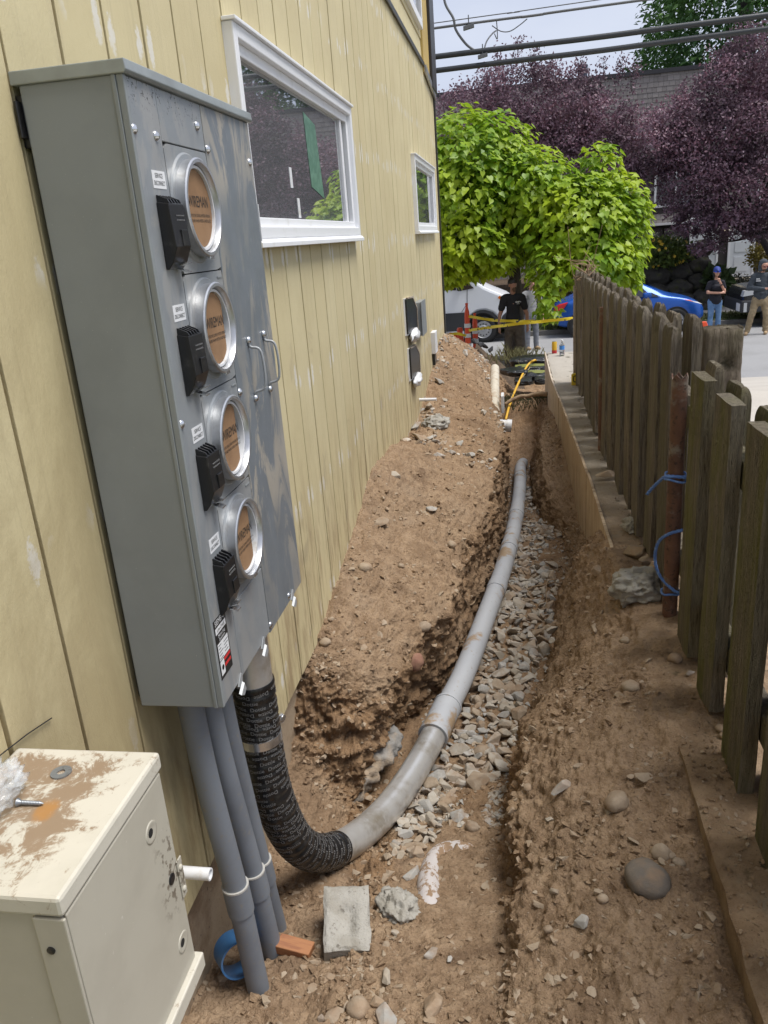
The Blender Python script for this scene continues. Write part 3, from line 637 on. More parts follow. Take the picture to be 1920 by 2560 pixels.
# ------------------------------------------------------------------ big taped conduit that drops from the cabinet and runs down the trench
M_PVC = mat('grey_pvc', (.43, .445, .465), .5, layers=[(3.0, (.39, .405, .43), .4, .7), (6, (.34, .245, .155), .55, .64), (40, (.31, .25, .18), .62, .75)])
M_PVC2 = mat('grey_pvc_riser', (.175, .195, .225), .55, layers=[(5, (.145, .16, .185), .4, .7), (60, (.20, .19, .175), .55, .75)])
M_RMC = mat('dusty_steel_pipe', (.60, .595, .58), .30, .55, layers=[(7, (.36, .32, .26), .42, .70), (30, (.56, .555, .54), .54, .70)])
M_TAPE = mat('black_tape', (.013, .013, .014), .26, layers=[(30, (.03, .029, .028), .5, .7)], bumps=[(60, .12, .004)])
M_TAPETXT = mat('tape_print', (.21, .21, .21), .5)
cond = empty('conduit', (-.755, 1.9, -2.2), 'long grey conduit bending into the trench from a riser wrapped in black printed tape', 'conduit')
PATH = spline([(-.757, 1.895, -.93), (-.757, 1.893, -1.15), (-.757, 1.893, -1.36), (-.750, 1.905, -1.55), (-.726, 1.965, -1.76), (-.682, 2.080, -1.915), (-.617, 2.28, -2.03), (-.530, 2.56, -2.105), (-.445, 2.90, -2.13), (-.375, 3.24, -2.12)], 120)
RAD = .0572
seg = np.concatenate([[0], np.cumsum(np.linalg.norm(np.diff(PATH, axis=0), axis=1))])
def sub(a, b, n=40): return np.stack([np.interp(np.linspace(a, b, n), seg, PATH[:, i]) for i in range(3)], 1)
itop, iend = .215, 1.16                                        # taped stretch along the path
MB().tube(sub(0, itop+.01, 12), RAD, 28).build('riser', M_RMC, cond, auto=50)
tp = sub(itop, iend, 200); sa = np.linspace(0, 1, 200)
rr = RAD+.003+.0016*np.sign(np.sin(sa*2*math.pi*30))*np.abs(np.sin(sa*2*math.pi*30))**.3
MB().tube(tp, rr, 40).build('tape_wrap', M_TAPE, cond, auto=60)
MB().tube(sub(iend-.01, seg[-1], 60), RAD, 32).build('elbow', M_RMC, cond, auto=50)
# print on the tape, wrapped round the pipe
def frames(P):
    T = np.gradient(P, axis=0); T /= np.linalg.norm(T, axis=1)[:, None]; U = []; u = np.array([1., 0, 0])
    for t_ in T:
        u = u-t_*(u@t_); u /= np.linalg.norm(u); U.append(u.copy())
    U = np.array(U); return T, U, np.cross(T, U)
Tt, Ut, Wt = frames(tp); Ltape = iend-itop
TV, TF = text_mesh('Dottie', .0165, .040); tm = MB(); s_ = .014; row = 0
while s_ < Ltape-.012:
    for k_ in range(7):
        if random.random() < .10+.35*max(0, s_/Ltape-.55): continue
        a0 = (k_+.5*(row % 2)+.13*row)*2*math.pi/7; flip = -1 if row % 3 else 1
        V = []
        for p in TV:
            ang = a0+flip*p[0]/RAD; ss = s_+flip*p[1]+.010*math.sin(ang+row*.3); f = np.clip(ss/Ltape*199, 0, 198.99); i = int(f); fr_ = f-i
            c_ = tp[i]*(1-fr_)+tp[i+1]*fr_; V.append(c_+(RAD+.0052)*(math.cos(ang)*Ut[i]+math.sin(ang)*Wt[i]))
        tm.add(V, TF)
    s_ += random.uniform(.0145, .020); row += 1
tag(tm.build('tape_lettering', M_TAPETXT, cond, fix=False), kind='stuff')
# strap
i0 = int(np.argmin(np.abs(seg-.40))); c0 = PATH[i0]; st = MB()
st.tube(sub(.385, .412, 4), RAD+.0058, 36); sp_ = st.build('pipe_strap', M_BRIGHT, cond, auto=40)
m = MB(); m.obox(c0+np.array([.028, .074, .002]), (.012, .020, 0), (-.006, .004, 0), (0, 0, .014)); m.build('strap_ear', M_BRIGHT, sp_, bevel=.002)
m = MB(); m.obox(c0+np.array([.010, .074, .002]), (.012, .020, 0), (-.004, .002, 0), (0, 0, .014)); m.build('strap_ear', M_BRIGHT, sp_, bevel=.002)
m = MB(); m.lathe(c0+np.array([.046, .088, .002]), (.8, -.3, 0), [(-.05, .004), (-.008, .004), (-.008, .010), (0, .010)], 8); m.build('strap_bolt', M_BRIGHT, sp_)
# coupling and the pvc run with its bell joints
RUN = spline([(-.375, 3.24, -2.12), (-.30, 3.62, -2.12), (-.212, 4.25, -2.115), (-.130, 4.90, -2.12), (-.063, 5.75, -2.16), (-.022, 6.60, -2.21), (-.004, 7.40, -2.27), (.002, 8.05, -2.32), (.03, 8.50, -2.40)], 120)
sr = np.concatenate([[0], np.cumsum(np.linalg.norm(np.diff(RUN, axis=0), axis=1))])
def subr(a, b, n=10): return np.stack([np.interp(np.linspace(a, b, n), sr, RUN[:, i]) for i in range(3)], 1)
MB().tube(subr(0, sr[-1], 120), RAD, 32).build('pvc_run', M_PVC, cond, auto=50)
m = MB(); m.tube(np.vstack([PATH[-6:-1], subr(.0, .05, 4)]), RAD+.009, 32); cp = m.build('coupling', M_PVC, cond, auto=50)
m = MB(); m.tube(subr(.047, .060, 3), RAD+.012, 32); m.build('coupling_rim', M_PVC, cp, auto=40)
m = MB(); m.tube(PATH[-8:-5], RAD+.012, 32); m.build('coupling_rim', M_PVC, cp, auto=40)
for s_ in (1.35, 2.10, 2.95, 4.3): MB().tube(subr(s_, s_+.13, 6), [RAD+.004]*5+[RAD+.0005], 32).build('bell_joint', M_PVC, cond, auto=50)

# ------------------------------------------------------------------ three grey risers beside the taped conduit
def riser(pts, cz, lab):
    P = spline(pts, 40); t = empty('riser_pipe', tuple(P[-1]), lab, 'pipe', 'grey plastic risers under the cabinet')
    MB().tube(P, .030, 24).build('pipe', M_PVC2, t, auto=50)
    zi = [np.array([np.interp(-z_, -P[:, 2], P[:, i]) for i in range(3)]) for z_ in np.linspace(cz, cz-.085, 6)]
    cp = MB().tube(zi, .0345, 24).build('coupling', M_PVC2, t, auto=50)
    MB().tube([zi[0]+(0, 0, .004), zi[0]-(0, 0, .001)], .0352, 24).build('coupling_rim', mat('glue_rim', (.42, .41, .38), .6) if 'glue_rim' not in bpy.data.materials else bpy.data.materials['glue_rim'], cp)
    return t
riser([(-.770, 1.520, -.93), (-.765, 1.530, -1.2), (-.745, 1.550, -1.58), (-.735, 1.562, -1.94)], -1.545, 'nearest of three grey plastic riser pipes below the cabinet')
riser([(-.770, 1.612, -.93), (-.765, 1.625, -1.2), (-.745, 1.665, -1.62), (-.735, 1.712, -2.08)], -1.605, 'middle grey plastic riser pipe ending in a slanted cut at the soil')
riser([(-.775, 1.70, -.93), (-.772, 1.71, -1.2), (-.765, 1.77, -1.68), (-.76, 1.84, -2.15)], -1.665, 'farthest grey plastic riser pipe, mostly hidden behind the other two')

# ------------------------------------------------------------------ beige equipment box in the near left corner
def beige():
    t = NT('beige_paint'); c = t.coord(); x, y, z = t.sep(c)
    col = t.mix(t.ramp(t.noise(c, 8, 4), .4, .7), (.44, .415, .345), (.405, .38, .315))
    sc = t.ramp(t.noise(t.coord(scale=(1, 3, 1)), 26, 2, .5, 2.5), .735, .75); col = t.mix(t.math('MULTIPLY', sc, .5), col, (.62, .60, .55))
    dk = t.math('MULTIPLY', t.ramp(t.noise(c, 60, 4), .52, .6), t.math('MULTIPLY', t.ramp(y, .955, 1.0), t.math('MULTIPLY', t.ramp(z, -1.10, -1.02), t.ramp(z, -.88, -.95))))
    col = t.mix(t.math('MULTIPLY', dk, .8), col, (.10, .075, .05))
    return t.done(col, .38, 0, t.bump(t.noise(c, 300, 2), .05, .001))
def lidmat():
    t = NT('muddy_lid_paint'); c = t.coord(); x, y, z = t.sep(c)
    col = t.mix(t.ramp(t.noise(c, 8, 4), .4, .7), (.56, .53, .45), (.50, .475, .40))
    region = t.math('MULTIPLY', t.ramp(x, -.610, -.69), t.math('MULTIPLY', t.ramp(y, 1.05, 1.0), t.ramp(y, .70, .82)))
    mud = t.math('ADD', t.math('MULTIPLY', t.noise(c, 15, 8, .78, 1.0), .72), t.math('MULTIPLY', t.noise(t.coord(scale=(1.6, .7, 1)), 60, 6, .75, .6), .28))
    col = t.mix(t.math('MULTIPLY', t.ramp(t.math('ADD', mud, t.math('MULTIPLY', region, .15)), .555, .64), .88), col, (.23, .15, .085))
    dx = t.math('DIVIDE', t.math('SUBTRACT', x, -.710), .020); dy = t.math('DIVIDE', t.math('SUBTRACT', y, .892), .030)
    rr_ = t.math('ADD', t.math('ADD', t.math('MULTIPLY', dx, dx), t.math('MULTIPLY', dy, dy)), t.math('MULTIPLY', t.noise(c, 60, 4), 1.4))
    col = t.mix(t.math('MULTIPLY', t.ramp(rr_, 1.9, .8), .7), col, (.40, .185, .04))
    return t.done(col, .42, 0, t.bump(mud, .12, .002))
M_BEIGE, M_LID = beige(), lidmat()
M_HOLE = mat('dark_hole', (.012, .012, .012), .7)
unit = empty('equipment_box', (-.73, .89, -1.22), 'beige sheet-metal equipment box with a muddy lid in the lower left corner', 'equipment box')
UX0, UX1, UY0, UY1, UZ0, UZ1 = -.855, -.600, .735, 1.042, -1.215, -.770
MB().box(UX0, UX1-.004, UY0+.004, UY1-.003, UZ0, UZ1-.010).build('casing', M_BEIGE, unit, bevel=.004)
MB().box(UX1-.0035, UX1+.001, UY0+.006, UY1-.005, UZ0+.012, UZ1-.036).build('side_panel', M_BEIGE, unit, bevel=.002)
m = MB(); m.box(UX1-.045, UX1+.002, UY0-.002, UY0+.0035, UZ0+.01, UZ1-.037); m.build('corner_post', M_BEIGE, unit, bevel=.002)
lid = MB(); lid.box(UX0, UX1+.004, UY0-.004, UY1+.003, UZ1-.032, UZ1); lo = lid.build('lid', M_LID, unit, bevel=.006)
m = MB(); m.box(UX0, UX1+.012, UY1-.30, UY1+.006, UZ0-.02, UZ0+.012); m.build('base_tray', M_LID, unit, bevel=.003)
for (y, z) in ((.976, -.875), (1.005, -1.135)):
    d = MB().lathe((UX1+.0012, y, z), (1, 0, 0), [(-.001, .019), (.0006, .019), (.0012, .016), (-.0005, .0075)], 28, cap=(False, False)).build('knockout', M_BEIGE, unit, smooth=True)
    MB().lathe((UX1+.0010, y-.002, z), (1, 0, 0), [(0, .0075), (.0004, .0075)], 20).build('hole', M_HOLE, d)
sc_ = MB().lathe((UX1+.001, 1.008, -1.0), (1, 0, 0), [(0, .010), (.002, .010), (.003, .007)], 20).build('lock', M_BLACK, unit)
m = MB(); m.box(UX1+.0012, UX1+.004, UY1-.012, UY1+.006, -1.065, -.985); pl = m.build('latch_plate', M_BEIGE, unit, bevel=.002)
for z in (-1.002, -1.048): MB().lathe((UX1+.004, UY1-.004, z), (1, 0, 0), [(0, .005), (.002, .005), (.0035, .002)], 12).build('rivet', M_LID, pl)
for (x, z) in ((-.628, -.86), (-.628, -1.02), (-.628, -1.16)): MB().lathe((x, UY0-.002, z), (0, -1, 0), [(0, .006), (.002, .006), (.003, .003)], 12).build('screw', M_BLACK, unit)
MB().lathe((-.70, UY0-.004, UZ1-.018), (0, -1, 0), [(0, .006), (.002, .006), (.003, .003)], 12).build('screw', M_LID, unit)
# loose things on the lid
wa = MB(); wa.lathe((-.736, .980, UZ1+.0005), (0, 0, 1), [(0, .0065), (0, .0165), (.0022, .0165), (.0022, .0065), (0, .0065)], 28, cap=(False, False))
tag(wa.build('washer', mat('zinc', (.27, .29, .31), .4, .6, layers=[(60, (.2, .2, .2), .5, .7)]), auto=30), 'flat steel washer lying on the muddy beige lid', 'washer')
sw = MB(); a_, b_ = np.array([-.762, .901, UZ1+.006]), np.array([-.724, .903, UZ1+.004]); dd_ = (b_-a_)/np.linalg.norm(b_-a_)
sw.lathe(a_, dd_, [(-.001, .002), (0, .0065), (.002, .0060), (.006, .0034)]+[(.008+.0012*i, .0036 if i % 2 else .0029) for i in range(24)]+[(.042, .0005)], 14)
tag(sw.build('screw', bpy.data.materials['zinc'], auto=30), 'dark steel screw lying by a rust stain on the beige lid', 'screw')
# crumpled clear bag at the picture's left edge
bm = bmesh.new(); bmesh.ops.create_icosphere(bm, subdivisions=5, radius=1)
V = np.array([v.co[:] for v in bm.verts]); dn = .30*ridge(V*2.1, 3)+.10*fbm(V*6, 3)
for v, d_ in zip(bm.verts, dn):
    p = np.array(v.co)*(1+d_); v.co = (p[0]*.034, p[1]*.065, max(p[2]*.034, -.027))
me_ = bpy.data.meshes.new('plastic_bag'); bm.to_mesh(me_); bm.free()
t = NT('clear_plastic'); t.done((.75, .78, .80), .12, spec=.8); t.b.inputs['Alpha'].default_value = .30; me_.materials.append(t.mat)
me_.polygons.foreach_set('use_smooth', [True]*len(me_.polygons))
tag(inst('plastic_bag', me_, (-.795, .885, UZ1+.028)), 'crumpled clear plastic bag on the beige lid at the picture edge', 'bag')
tag(MB().tube([(-.852, .99, -.752), (-.850, 1.07, -.762), (-.851, 1.143, -.778)], .0013, 6).build('wire_rod', M_HOLE), 'thin dark wire sticking up between the wall and the beige box', 'wire')

# ------------------------------------------------------------------ fixtures on the wall
def stub(loc, ln, r, lab, mt=M_WHITE, tilt=0.):
    m = MB(); m.lathe(loc, (1, tilt, -.02), [(-.02, r), (ln, r), (ln, r*.78), (.0, r*.78)], 24, cap=(True, True)); return tag(m.build('stub_pipe', mt, auto=40), lab, 'pipe')
stub((WALLX, 1.44, -1.405), .105, .015, 'white plastic stub pipe sticking out of the wall behind the beige box')
stub((WALLX, 6.90, -1.345), .15, .014, 'thin white stub pipe low on the far yellow wall above the rubble')
ob = empty('outlet_box', (WALLX, 8.2, -1.1), 'small white weatherproof box low on the wall near the house corner', 'outlet box')
MB().box(WALLX-.002, WALLX+.045, 8.12, 8.33, -1.125, -.91).build('cover', M_WHITE, ob, bevel=.006)
MB().box(WALLX+.004, WALLX+.03, 8.14, 8.31, -1.24, -1.13).build('conduit_leg', M_BLACK, ob, bevel=.004)
def vent(y0, y1, z0, z1, lab):
    v = empty('wall_vent', (WALLX, (y0+y1)/2, z0), lab, 'vent')
    w, h = y1-y0, z1-z0; poly = [(0, 0), (w, -.04), (w, h*.55), (w*.62, h*.93), (0, h)]
    m = MB(); m.prism(poly, (WALLX+.012, y0, z0), (0, 1, 0), (0, 0, 1), (-.013, 0, 0)); m.build('flange', M_VINYL, v)
    m = MB(); m.prism([(a*.94+.012, b*.94+.012) for a, b in poly], (WALLX+.026, y0, z0), (0, 1, 0), (0, 0, 1), (-.0135, 0, 0)); m.build('hood', M_BLACK, v, bevel=.003)
    m = MB(); m.prism([(w*.97, -.02), (w*1.01, -.02), (w*1.01, h*.56), (w*.64, h*.95), (w*.1, h*1.005), (w*.1, h*.97), (w*.61, h*.91), (w*.97, h*.54)], (WALLX+.030, y0, z0), (0, 1, 0), (0, 0, 1), (-.015, 0, 0)); m.build('rim', M_CONC, v)
    bm = bmesh.new(); bmesh.ops.create_icosphere(bm, subdivisions=3, radius=1)
    V = np.array([q_.co[:] for q_ in bm.verts]); dn = .35*fbm(V*2.2+y0*3+z0*7, 3)
    for q_, d_ in zip(bm.verts, dn): q_.co = np.array(q_.co)*(1+d_)*np.array([.035, w*.30, .050])
    me_ = bpy.data.meshes.new('foam'); bm.to_mesh(me_); bm.free(); me_.materials.append(M_WHITE); me_.polygons.foreach_set('use_smooth', [True]*len(me_.polygons))
    f = inst('foam', me_, (.035, -.02*w, -.035), parent=v)
    return v
vent(6.24, 6.90, -.715, -.435, 'upper black unfinished wall opening on the far yellow wall')
vent(6.29, 6.88, -1.075, -.82, 'lower black unfinished wall opening on the far yellow wall')
gb = empty('junction_box', (WALLX, 7.0, -.8), 'small grey junction box beside the upper black wall opening', 'junction box')
MB().box(WALLX-.001, WALLX+.055, 6.93, 7.25, -.80, -.52).build('housing', M_CABSIDE, gb, bevel=.006)
MB().box(WALLX+.0555, WALLX+.062, 6.92, 7.26, -.805, -.515).build('cover', M_CABSIDE, gb, bevel=.003)

# ------------------------------------------------------------------ concrete ledge, its timber form, and the fence on it
EDGE = lambda y: float(np.interp(y, [0, 2.2, 3.9, 5.2, 6.7, 9.0, 11], [.474, .474, .462, .455, .425, .375, .375]))
m = MB(); yv = np.linspace(.2, 10.95, 140); xs_ = [0, .0, .02, .1, .2, .32, .47]; V = []
for i, y in enumerate(yv):
    e = EDGE(y)
    for j, dx in enumerate(xs_):
        z = -2.75 if j == 0 else (-1.588 if j == 1 else -1.58)
        if j > 1: z += .007*pnoise(np.array([[e+dx*3, y*3, 2.]]))[0]+.005*pnoise(np.array([[(e+dx)*14, y*11, 1.]]))[0]
        V.append((e+dx+(.012*pnoise(np.array([[y*7, j*.5, 3.]]))[0]+.005*pnoise(np.array([[y*23, j*.5, 3.]]))[0] if j in (1, 2) else 0), y, z))
n_ = len(xs_); F_ = [(i*n_+j, (i+1)*n_+j, (i+1)*n_+j+1, i*n_+j+1) for i in range(len(yv)-1) for j in range(n_-1)]
F_ += [tuple(range(n_)), tuple((len(yv)-1)*n_+j for j in range(n_))[::-1]]
t = NT('ledge_concrete'); c = t.coord(); x, y, z = t.sep(c)
col = t.mix(t.ramp(t.noise(c, 5, 5), .35, .7), (.36, .315, .255), (.27, .225, .17))
soil_ = t.math('MULTIPLY', t.ramp(t.noise(c, 6, 5, .7), .22, .45), t.ramp(y, 5.6, 3.4)); col = t.mix(t.math('MULTIPLY', soil_, 1.), col, t.mix(t.ramp(t.noise(c, 14, 5, .65), .3, .72), (.25, .170, .107), (.38, .275, .180)))
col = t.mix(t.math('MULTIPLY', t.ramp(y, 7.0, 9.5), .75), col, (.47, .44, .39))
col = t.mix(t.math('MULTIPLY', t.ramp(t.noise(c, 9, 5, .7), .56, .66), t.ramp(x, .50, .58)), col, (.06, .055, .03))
col = t.mix(t.ramp(t.noise(c, 120, 3), .62, .72), col, (.15, .11, .08))
M_LEDGE = t.done(col, .92, 0, t.bump(t.noise(c, 38, 6, .75), .9, .016, t.bump(t.noise(c, 210, 3), .7, .005)), .2)
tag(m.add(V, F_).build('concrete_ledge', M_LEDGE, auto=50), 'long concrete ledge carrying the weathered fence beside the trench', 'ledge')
t = NT('form_plywood'); c = t.coord(); x, y, z = t.sep(c)
gr = t.noise(t.coord(scale=(1, 9, .55)), 5, 5, .65, .5)
col = t.mix(t.ramp(gr, .35, .68), (.47, .37, .255), (.335, .235, .145))
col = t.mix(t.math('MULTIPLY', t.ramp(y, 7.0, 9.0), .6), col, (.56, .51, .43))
col = t.mix(t.math('MULTIPLY', t.ramp(t.noise(t.coord(scale=(1, 14, .3)), 4, 4, .6), .60, .66), .9), col, (.075, .052, .035))
col = t.mix(t.math('MULTIPLY', t.ramp(t.noise(c, 5, 4), .5, .7), .5), col, (.30, .20, .115))
col = t.mix(t.ramp(t.noise(t.coord(scale=(1, 1, .6)), 22, 2), .735, .75), col, (.08, .05, .03))
M_FORM = t.done(col, .8, 0, t.bump(gr, .3, .004))
form = empty('form_boards', (.42, 7, -1.9), 'weathered tan plywood form panels lining the concrete ledge', 'formwork')
for (a, b, zb, nb) in ((3.55, 5.30, -2.25, 12), (5.302, 7.85, -2.25, 16), (7.852, 10.95, -2.30, 16)):
    yv = np.linspace(a, b, nb); V = []; off = {3.55: .004, 5.302: .001, 7.852: -.004}[a]
    for y in yv:
        e = EDGE(y)-.003+off; jt = .006*pnoise(np.array([[y*6, 3.3, 0]]))[0]; V += [(e, y, zb), (e-.016, y, zb), (e-.016, y, -1.572+jt), (e, y, -1.572+jt)]
    k_ = len(yv); F_ = [(i*4+j, i*4+(j+1) % 4, (i+1)*4+(j+1) % 4, (i+1)*4+j) for i in range(k_-1) for j in range(4)]+[(0, 1, 2, 3), tuple(4*(k_-1)+j for j in (3, 2, 1, 0))]
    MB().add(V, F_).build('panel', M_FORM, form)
mk = MB()
for (s_, y, z) in (('2', 5.9, -1.72), ('2', 6.6, -1.70), ('7', 5.0, -1.74), ('2', 7.6, -1.72)): put_text(mk, s_, .055, (EDGE(y)-.0225, y, z), (0, 1, 0), (0, 0, 1))
mk.build('number_mark', M_INK, form, fix=False)

def wood(name, a, b, moss, mossamt, dark):
    t = NT(name); c = t.coord('pos'); g = t.noise(t.coord(scale=(5, 5, .30)), 14, 8, .75, .6); g2 = t.noise(t.coord(scale=(9, 9, .35)), 34, 6, .75, .3)
    inf = t.n('ShaderNodeObjectInfo'); col = t.mix(t.ramp(g, .40, .60), a, b)
    col = t.mix(t.math('MULTIPLY', inf.outputs['Random'], .35), col, dark); col = t.mix(t.math('MULTIPLY', t.math('FRACT', t.math('MULTIPLY', inf.outputs['Random'], 7.31)), .40), col, (.27, .245, .21))
    mo = t.math('MULTIPLY', t.ramp(t.noise(t.coord(scale=(2, 2, .6)), 3.2, 5, .6), .35, .65), mossamt)
    geo = t.n('ShaderNodeNewGeometry'); nx = t.sep(geo.outputs['Normal'])[0]
    mo = t.math('MULTIPLY', mo, t.ramp(nx, .2, -.6, .15, 1.))       # moss keeps to the side away from the drive
    col = t.mix(mo, col, moss)
    col = t.mix(t.math('MULTIPLY', t.ramp(g2, .54, .66), .9), col, tuple(v*.30 for v in dark)); col = t.mix(t.math('MULTIPLY', t.ramp(t.noise(t.coord(scale=(7, 7, .4)), 9, 6, .7), .56, .68), .55), col, (.26, .235, .195))
    nm = t.bump(g, 1., .020); nm = t.bump(g2, 1., .010, nm)
    return t.done(col, .9, 0, nm, .2)
M_WNEAR = wood('mossy_board', (.165, .138, .095), (.36, .315, .235), (.20, .20, .055), .80, (.11, .088, .066))
M_WFAR = wood('weathered_board', (.125, .100, .076), (.34, .29, .225), (.165, .158, .075), .50, (.085, .070, .058))
M_RUST = mat('rusty_steel', (.105, .052, .034), .8, .1, layers=[(5, (.155, .075, .044), .42, .62), (9, (.19, .165, .135), .50, .64), (60, (.05, .03, .022), .55, .68)], bumps=[(70, .5, .004)])
M_RUSTGREY = mat('grey_rusty_steel', (.27, .25, .235), .6, .3, layers=[(5, (.18, .09, .05), .5, .62), (40, (.16, .12, .1), .55, .7)], bumps=[(60, .3, .003)])
fence = empty('fence', (.65, 4, -1.58), 'long weathered wooden board fence with rusty steel posts on the right', 'fence')
def fboard(y0, y1, x0, th, z0, z1, mt, rot_top, lean=0., slant=0.):
    """one upright board, its faces slightly uneven; rot_top = how eaten away its top is"""
    n = 16; w = y1-y0; seed = random.uniform(0, 50)
    ol = np.array([(0, 0), (.16, 0), (.33, 0), (.5, 0), (.67, 0), (.84, 0), (1, 0), (1, .5), (1, 1), (.84, 1), (.67, 1), (.5, 1), (.33, 1), (.16, 1), (0, 1), (0, .5)]); k_ = len(ol)
    T_ = np.concatenate([np.linspace(0, .9, n-5), [.94, .965, .98, .992, 1.]])[:, None]+np.zeros((1, k_)); u = ol[None, :, 0]+0*T_; v = ol[None, :, 1]+0*T_; z = z0+(z1-z0)*T_
    jx = .0035*pnoise(np.stack([u*2+seed, v*3, z*3], -1)); jy = .005*pnoise(np.stack([u*0+seed, u, z*2.5+v], -1)); px_ = x0+v*th+jx; py_ = y0+u*w+jy+lean*T_
    if rot_top:
        q = np.clip((T_-.93)/.07, 0, 1); rd = q**4; py_ = py_+(.5-u)*w*.16*rd; px_ = px_+(.5-v)*th*.45*rd
        z = z-rot_top*q*(.045*np.abs(pnoise(np.stack([u*5+seed, v*1.5, 0*u+1.], -1)))+.012*np.abs(pnoise(np.stack([u*14+seed, v*3, 0*u+1.], -1))))
    z[0] += slant*(u[0]-.5)*w+rng.uniform(-.004, .004, k_)
    V = np.stack([px_, py_, z], -1).reshape(-1, 3)
    F_ = [(i*k_+j, i*k_+(j+1) % k_, (i+1)*k_+(j+1) % k_, (i+1)*k_+j) for i in range(n-1) for j in range(k_)]+[tuple(range(k_))[::-1], tuple((n-1)*k_+j for j in range(k_))]
    return MB().add(V, F_).build('board', mt, fence, auto=40)
# near stretch: sawn tops, green with moss
for (a, b, zt) in ((2.765, 2.960, -.515), (2.405, 2.598, -.522), (2.035, 2.232, -.527), (1.665, 1.86, -.53), (1.30, 1.49, -.53)):
    fboard(a, b, .598, .042, -1.572-(.05 if a < 2.1 else 0), zt, M_WNEAR, 0, lean=-.025, slant=-.25)
for (a, b, zt) in ((3.03, 3.18, -.512), (2.68, 2.86, -.528), (2.32, 2.50, -.54), (1.95, 2.13, -.54), (1.55, 1.75, -.54)):
    fboard(a, b, .692, .036, -1.57, zt, M_WNEAR, .25, lean=-.02)
# far stretch: older boards with eaten tops, on both sides of the rails
y = 3.235; k = 0
while y < 8.55:
    if abs(y+.09-5.87) > .06:
        long_ = (k == 9)
        fboard(y, y+random.uniform(.18, .24), .592+random.uniform(-.012, .010), random.uniform(.038, .052), -1.578+random.choice((0, .01, .05, .0)) if not long_ else -1.575, -.392-.008*(y-3.2)+random.uniform(-.018, .018), M_WFAR, 1., lean=random.uniform(-.045, .045), slant=random.uniform(-.5, .5))
    y += random.uniform(.385, .415) if y < 5.9 else random.uniform(.25, .30); k += 1
y = 3.44
while y < 8.5:
    fboard(y, y+random.uniform(.17, .20), .697, .04, -1.55+random.uniform(-.02, .06), -.395-.008*(y-3.2)+random.uniform(-.02, .02), M_WFAR, 1., lean=random.uniform(-.02, .02)); y += random.uniform(.40, .43)
for (a, b, z, mt) in ((1.1, 3.20, -.735, M_WNEAR), (1.1, 3.20, -1.36, M_WNEAR), (3.215, 8.7, -.70, M_WFAR), (3.215, 8.7, -1.34, M_WFAR)):
    MB().box(.6435, .6905, a, b, z-.045, z+.045).build('rail', mt, fence, bevel=.004)
def spost(y, z1, mt, r=.0285, x=.588, z0=-1.60, crimp=True):
    m = MB(); nn_ = 20; zs = np.linspace(z0, z1, 16)
    m.lathe((x, y, 0), (0, 0, 1), [(z_, r*(1+.02*math.sin(z_*9))) for z_ in zs]+[(z1, r*.86), (z1-.06, r*.84)], nn_, cap=(True, True))
    if crimp: m.v = [(p[0], p[1], p[2]+(.010*math.sin(5*math.atan2(p[1]-y, p[0]-x)) if p[2] > z1-.01 else 0)) for p in m.v]
    return m.build('steel_post', mt, fence, auto=50)
spost(3.135, -.565, M_RUST, .030, .598); spost(5.87, -.553, M_RUST, .030, .595, crimp=False); spost(8.66, -.585, M_RUSTGREY, .032, .603, crimp=False)
# thick old gate post beyond the fence
t = NT('old_post_wood'); c = t.coord(); g_ = t.noise(t.coord(scale=(5, 5, .6)), 10, 6, .7, .6); v_ = t.voro(t.coord(scale=(1, 1, .7)), 26, 'DISTANCE_TO_EDGE')
col = t.mix(t.ramp(g_, .3, .7), (.115, .095, .07), (.24, .20, .155)); col = t.mix(t.math('MULTIPLY', t.ramp(t.noise(c, 4, 4), .45, .65), .5), col, (.10, .095, .05))
M_OLDPOST = t.done(col, .92, 0, t.bump(v_, .22, .02, t.bump(g_, 1., .03)), .15)
m = MB(); nz, nr = 40, 40; V = []
for i in range(nz):
    tz = i/(nz-1); zz = -2.3+(1.735)*tz
    for j in range(nr):
        a = 2*math.pi*j/nr; ca, sa = math.cos(a), math.sin(a); pr = (abs(ca)**6+abs(sa)**6)**(-1/6)
        p = np.array([1.055+.105*ca*pr, 4.5+.08*sa*pr, zz]); dn = .010*fbm(np.array([[p[0]*9, p[1]*9, zz*2.]]), 4)[0]+.006*ridge(np.array([[p[0]*30, p[1]*30, zz*8]]), 2)[0]
        kn = math.exp(-(((p[0]-1.075)/.040)**2+((zz+.735)/.026)**2))*(1 if sa < 0 else 0); kr = math.exp(-((math.hypot((p[0]-1.075)/.075, (zz+.735)/.055)-1)/.3)**2)*(1 if sa < 0 else 0)
        p = p+np.array([ca, sa, 0])*dn+np.array([0, .045*kn-.010*kr, 0])
        if i == nz-1: p[2] += .006*math.sin(j*2.1)+.004*math.sin(j*5.3)
        V.append(p)
F_ = [(i*nr+j, i*nr+(j+1) % nr, (i+1)*nr+(j+1) % nr, (i+1)*nr+j) for i in range(nz-1) for j in range(nr)]+[tuple((nz-1)*nr+j for j in range(nr))]
tag(m.add(V, F_).build('timber_post', M_OLDPOST, smooth=True), 'thick dark knotted timber post standing behind the fence', 'post')
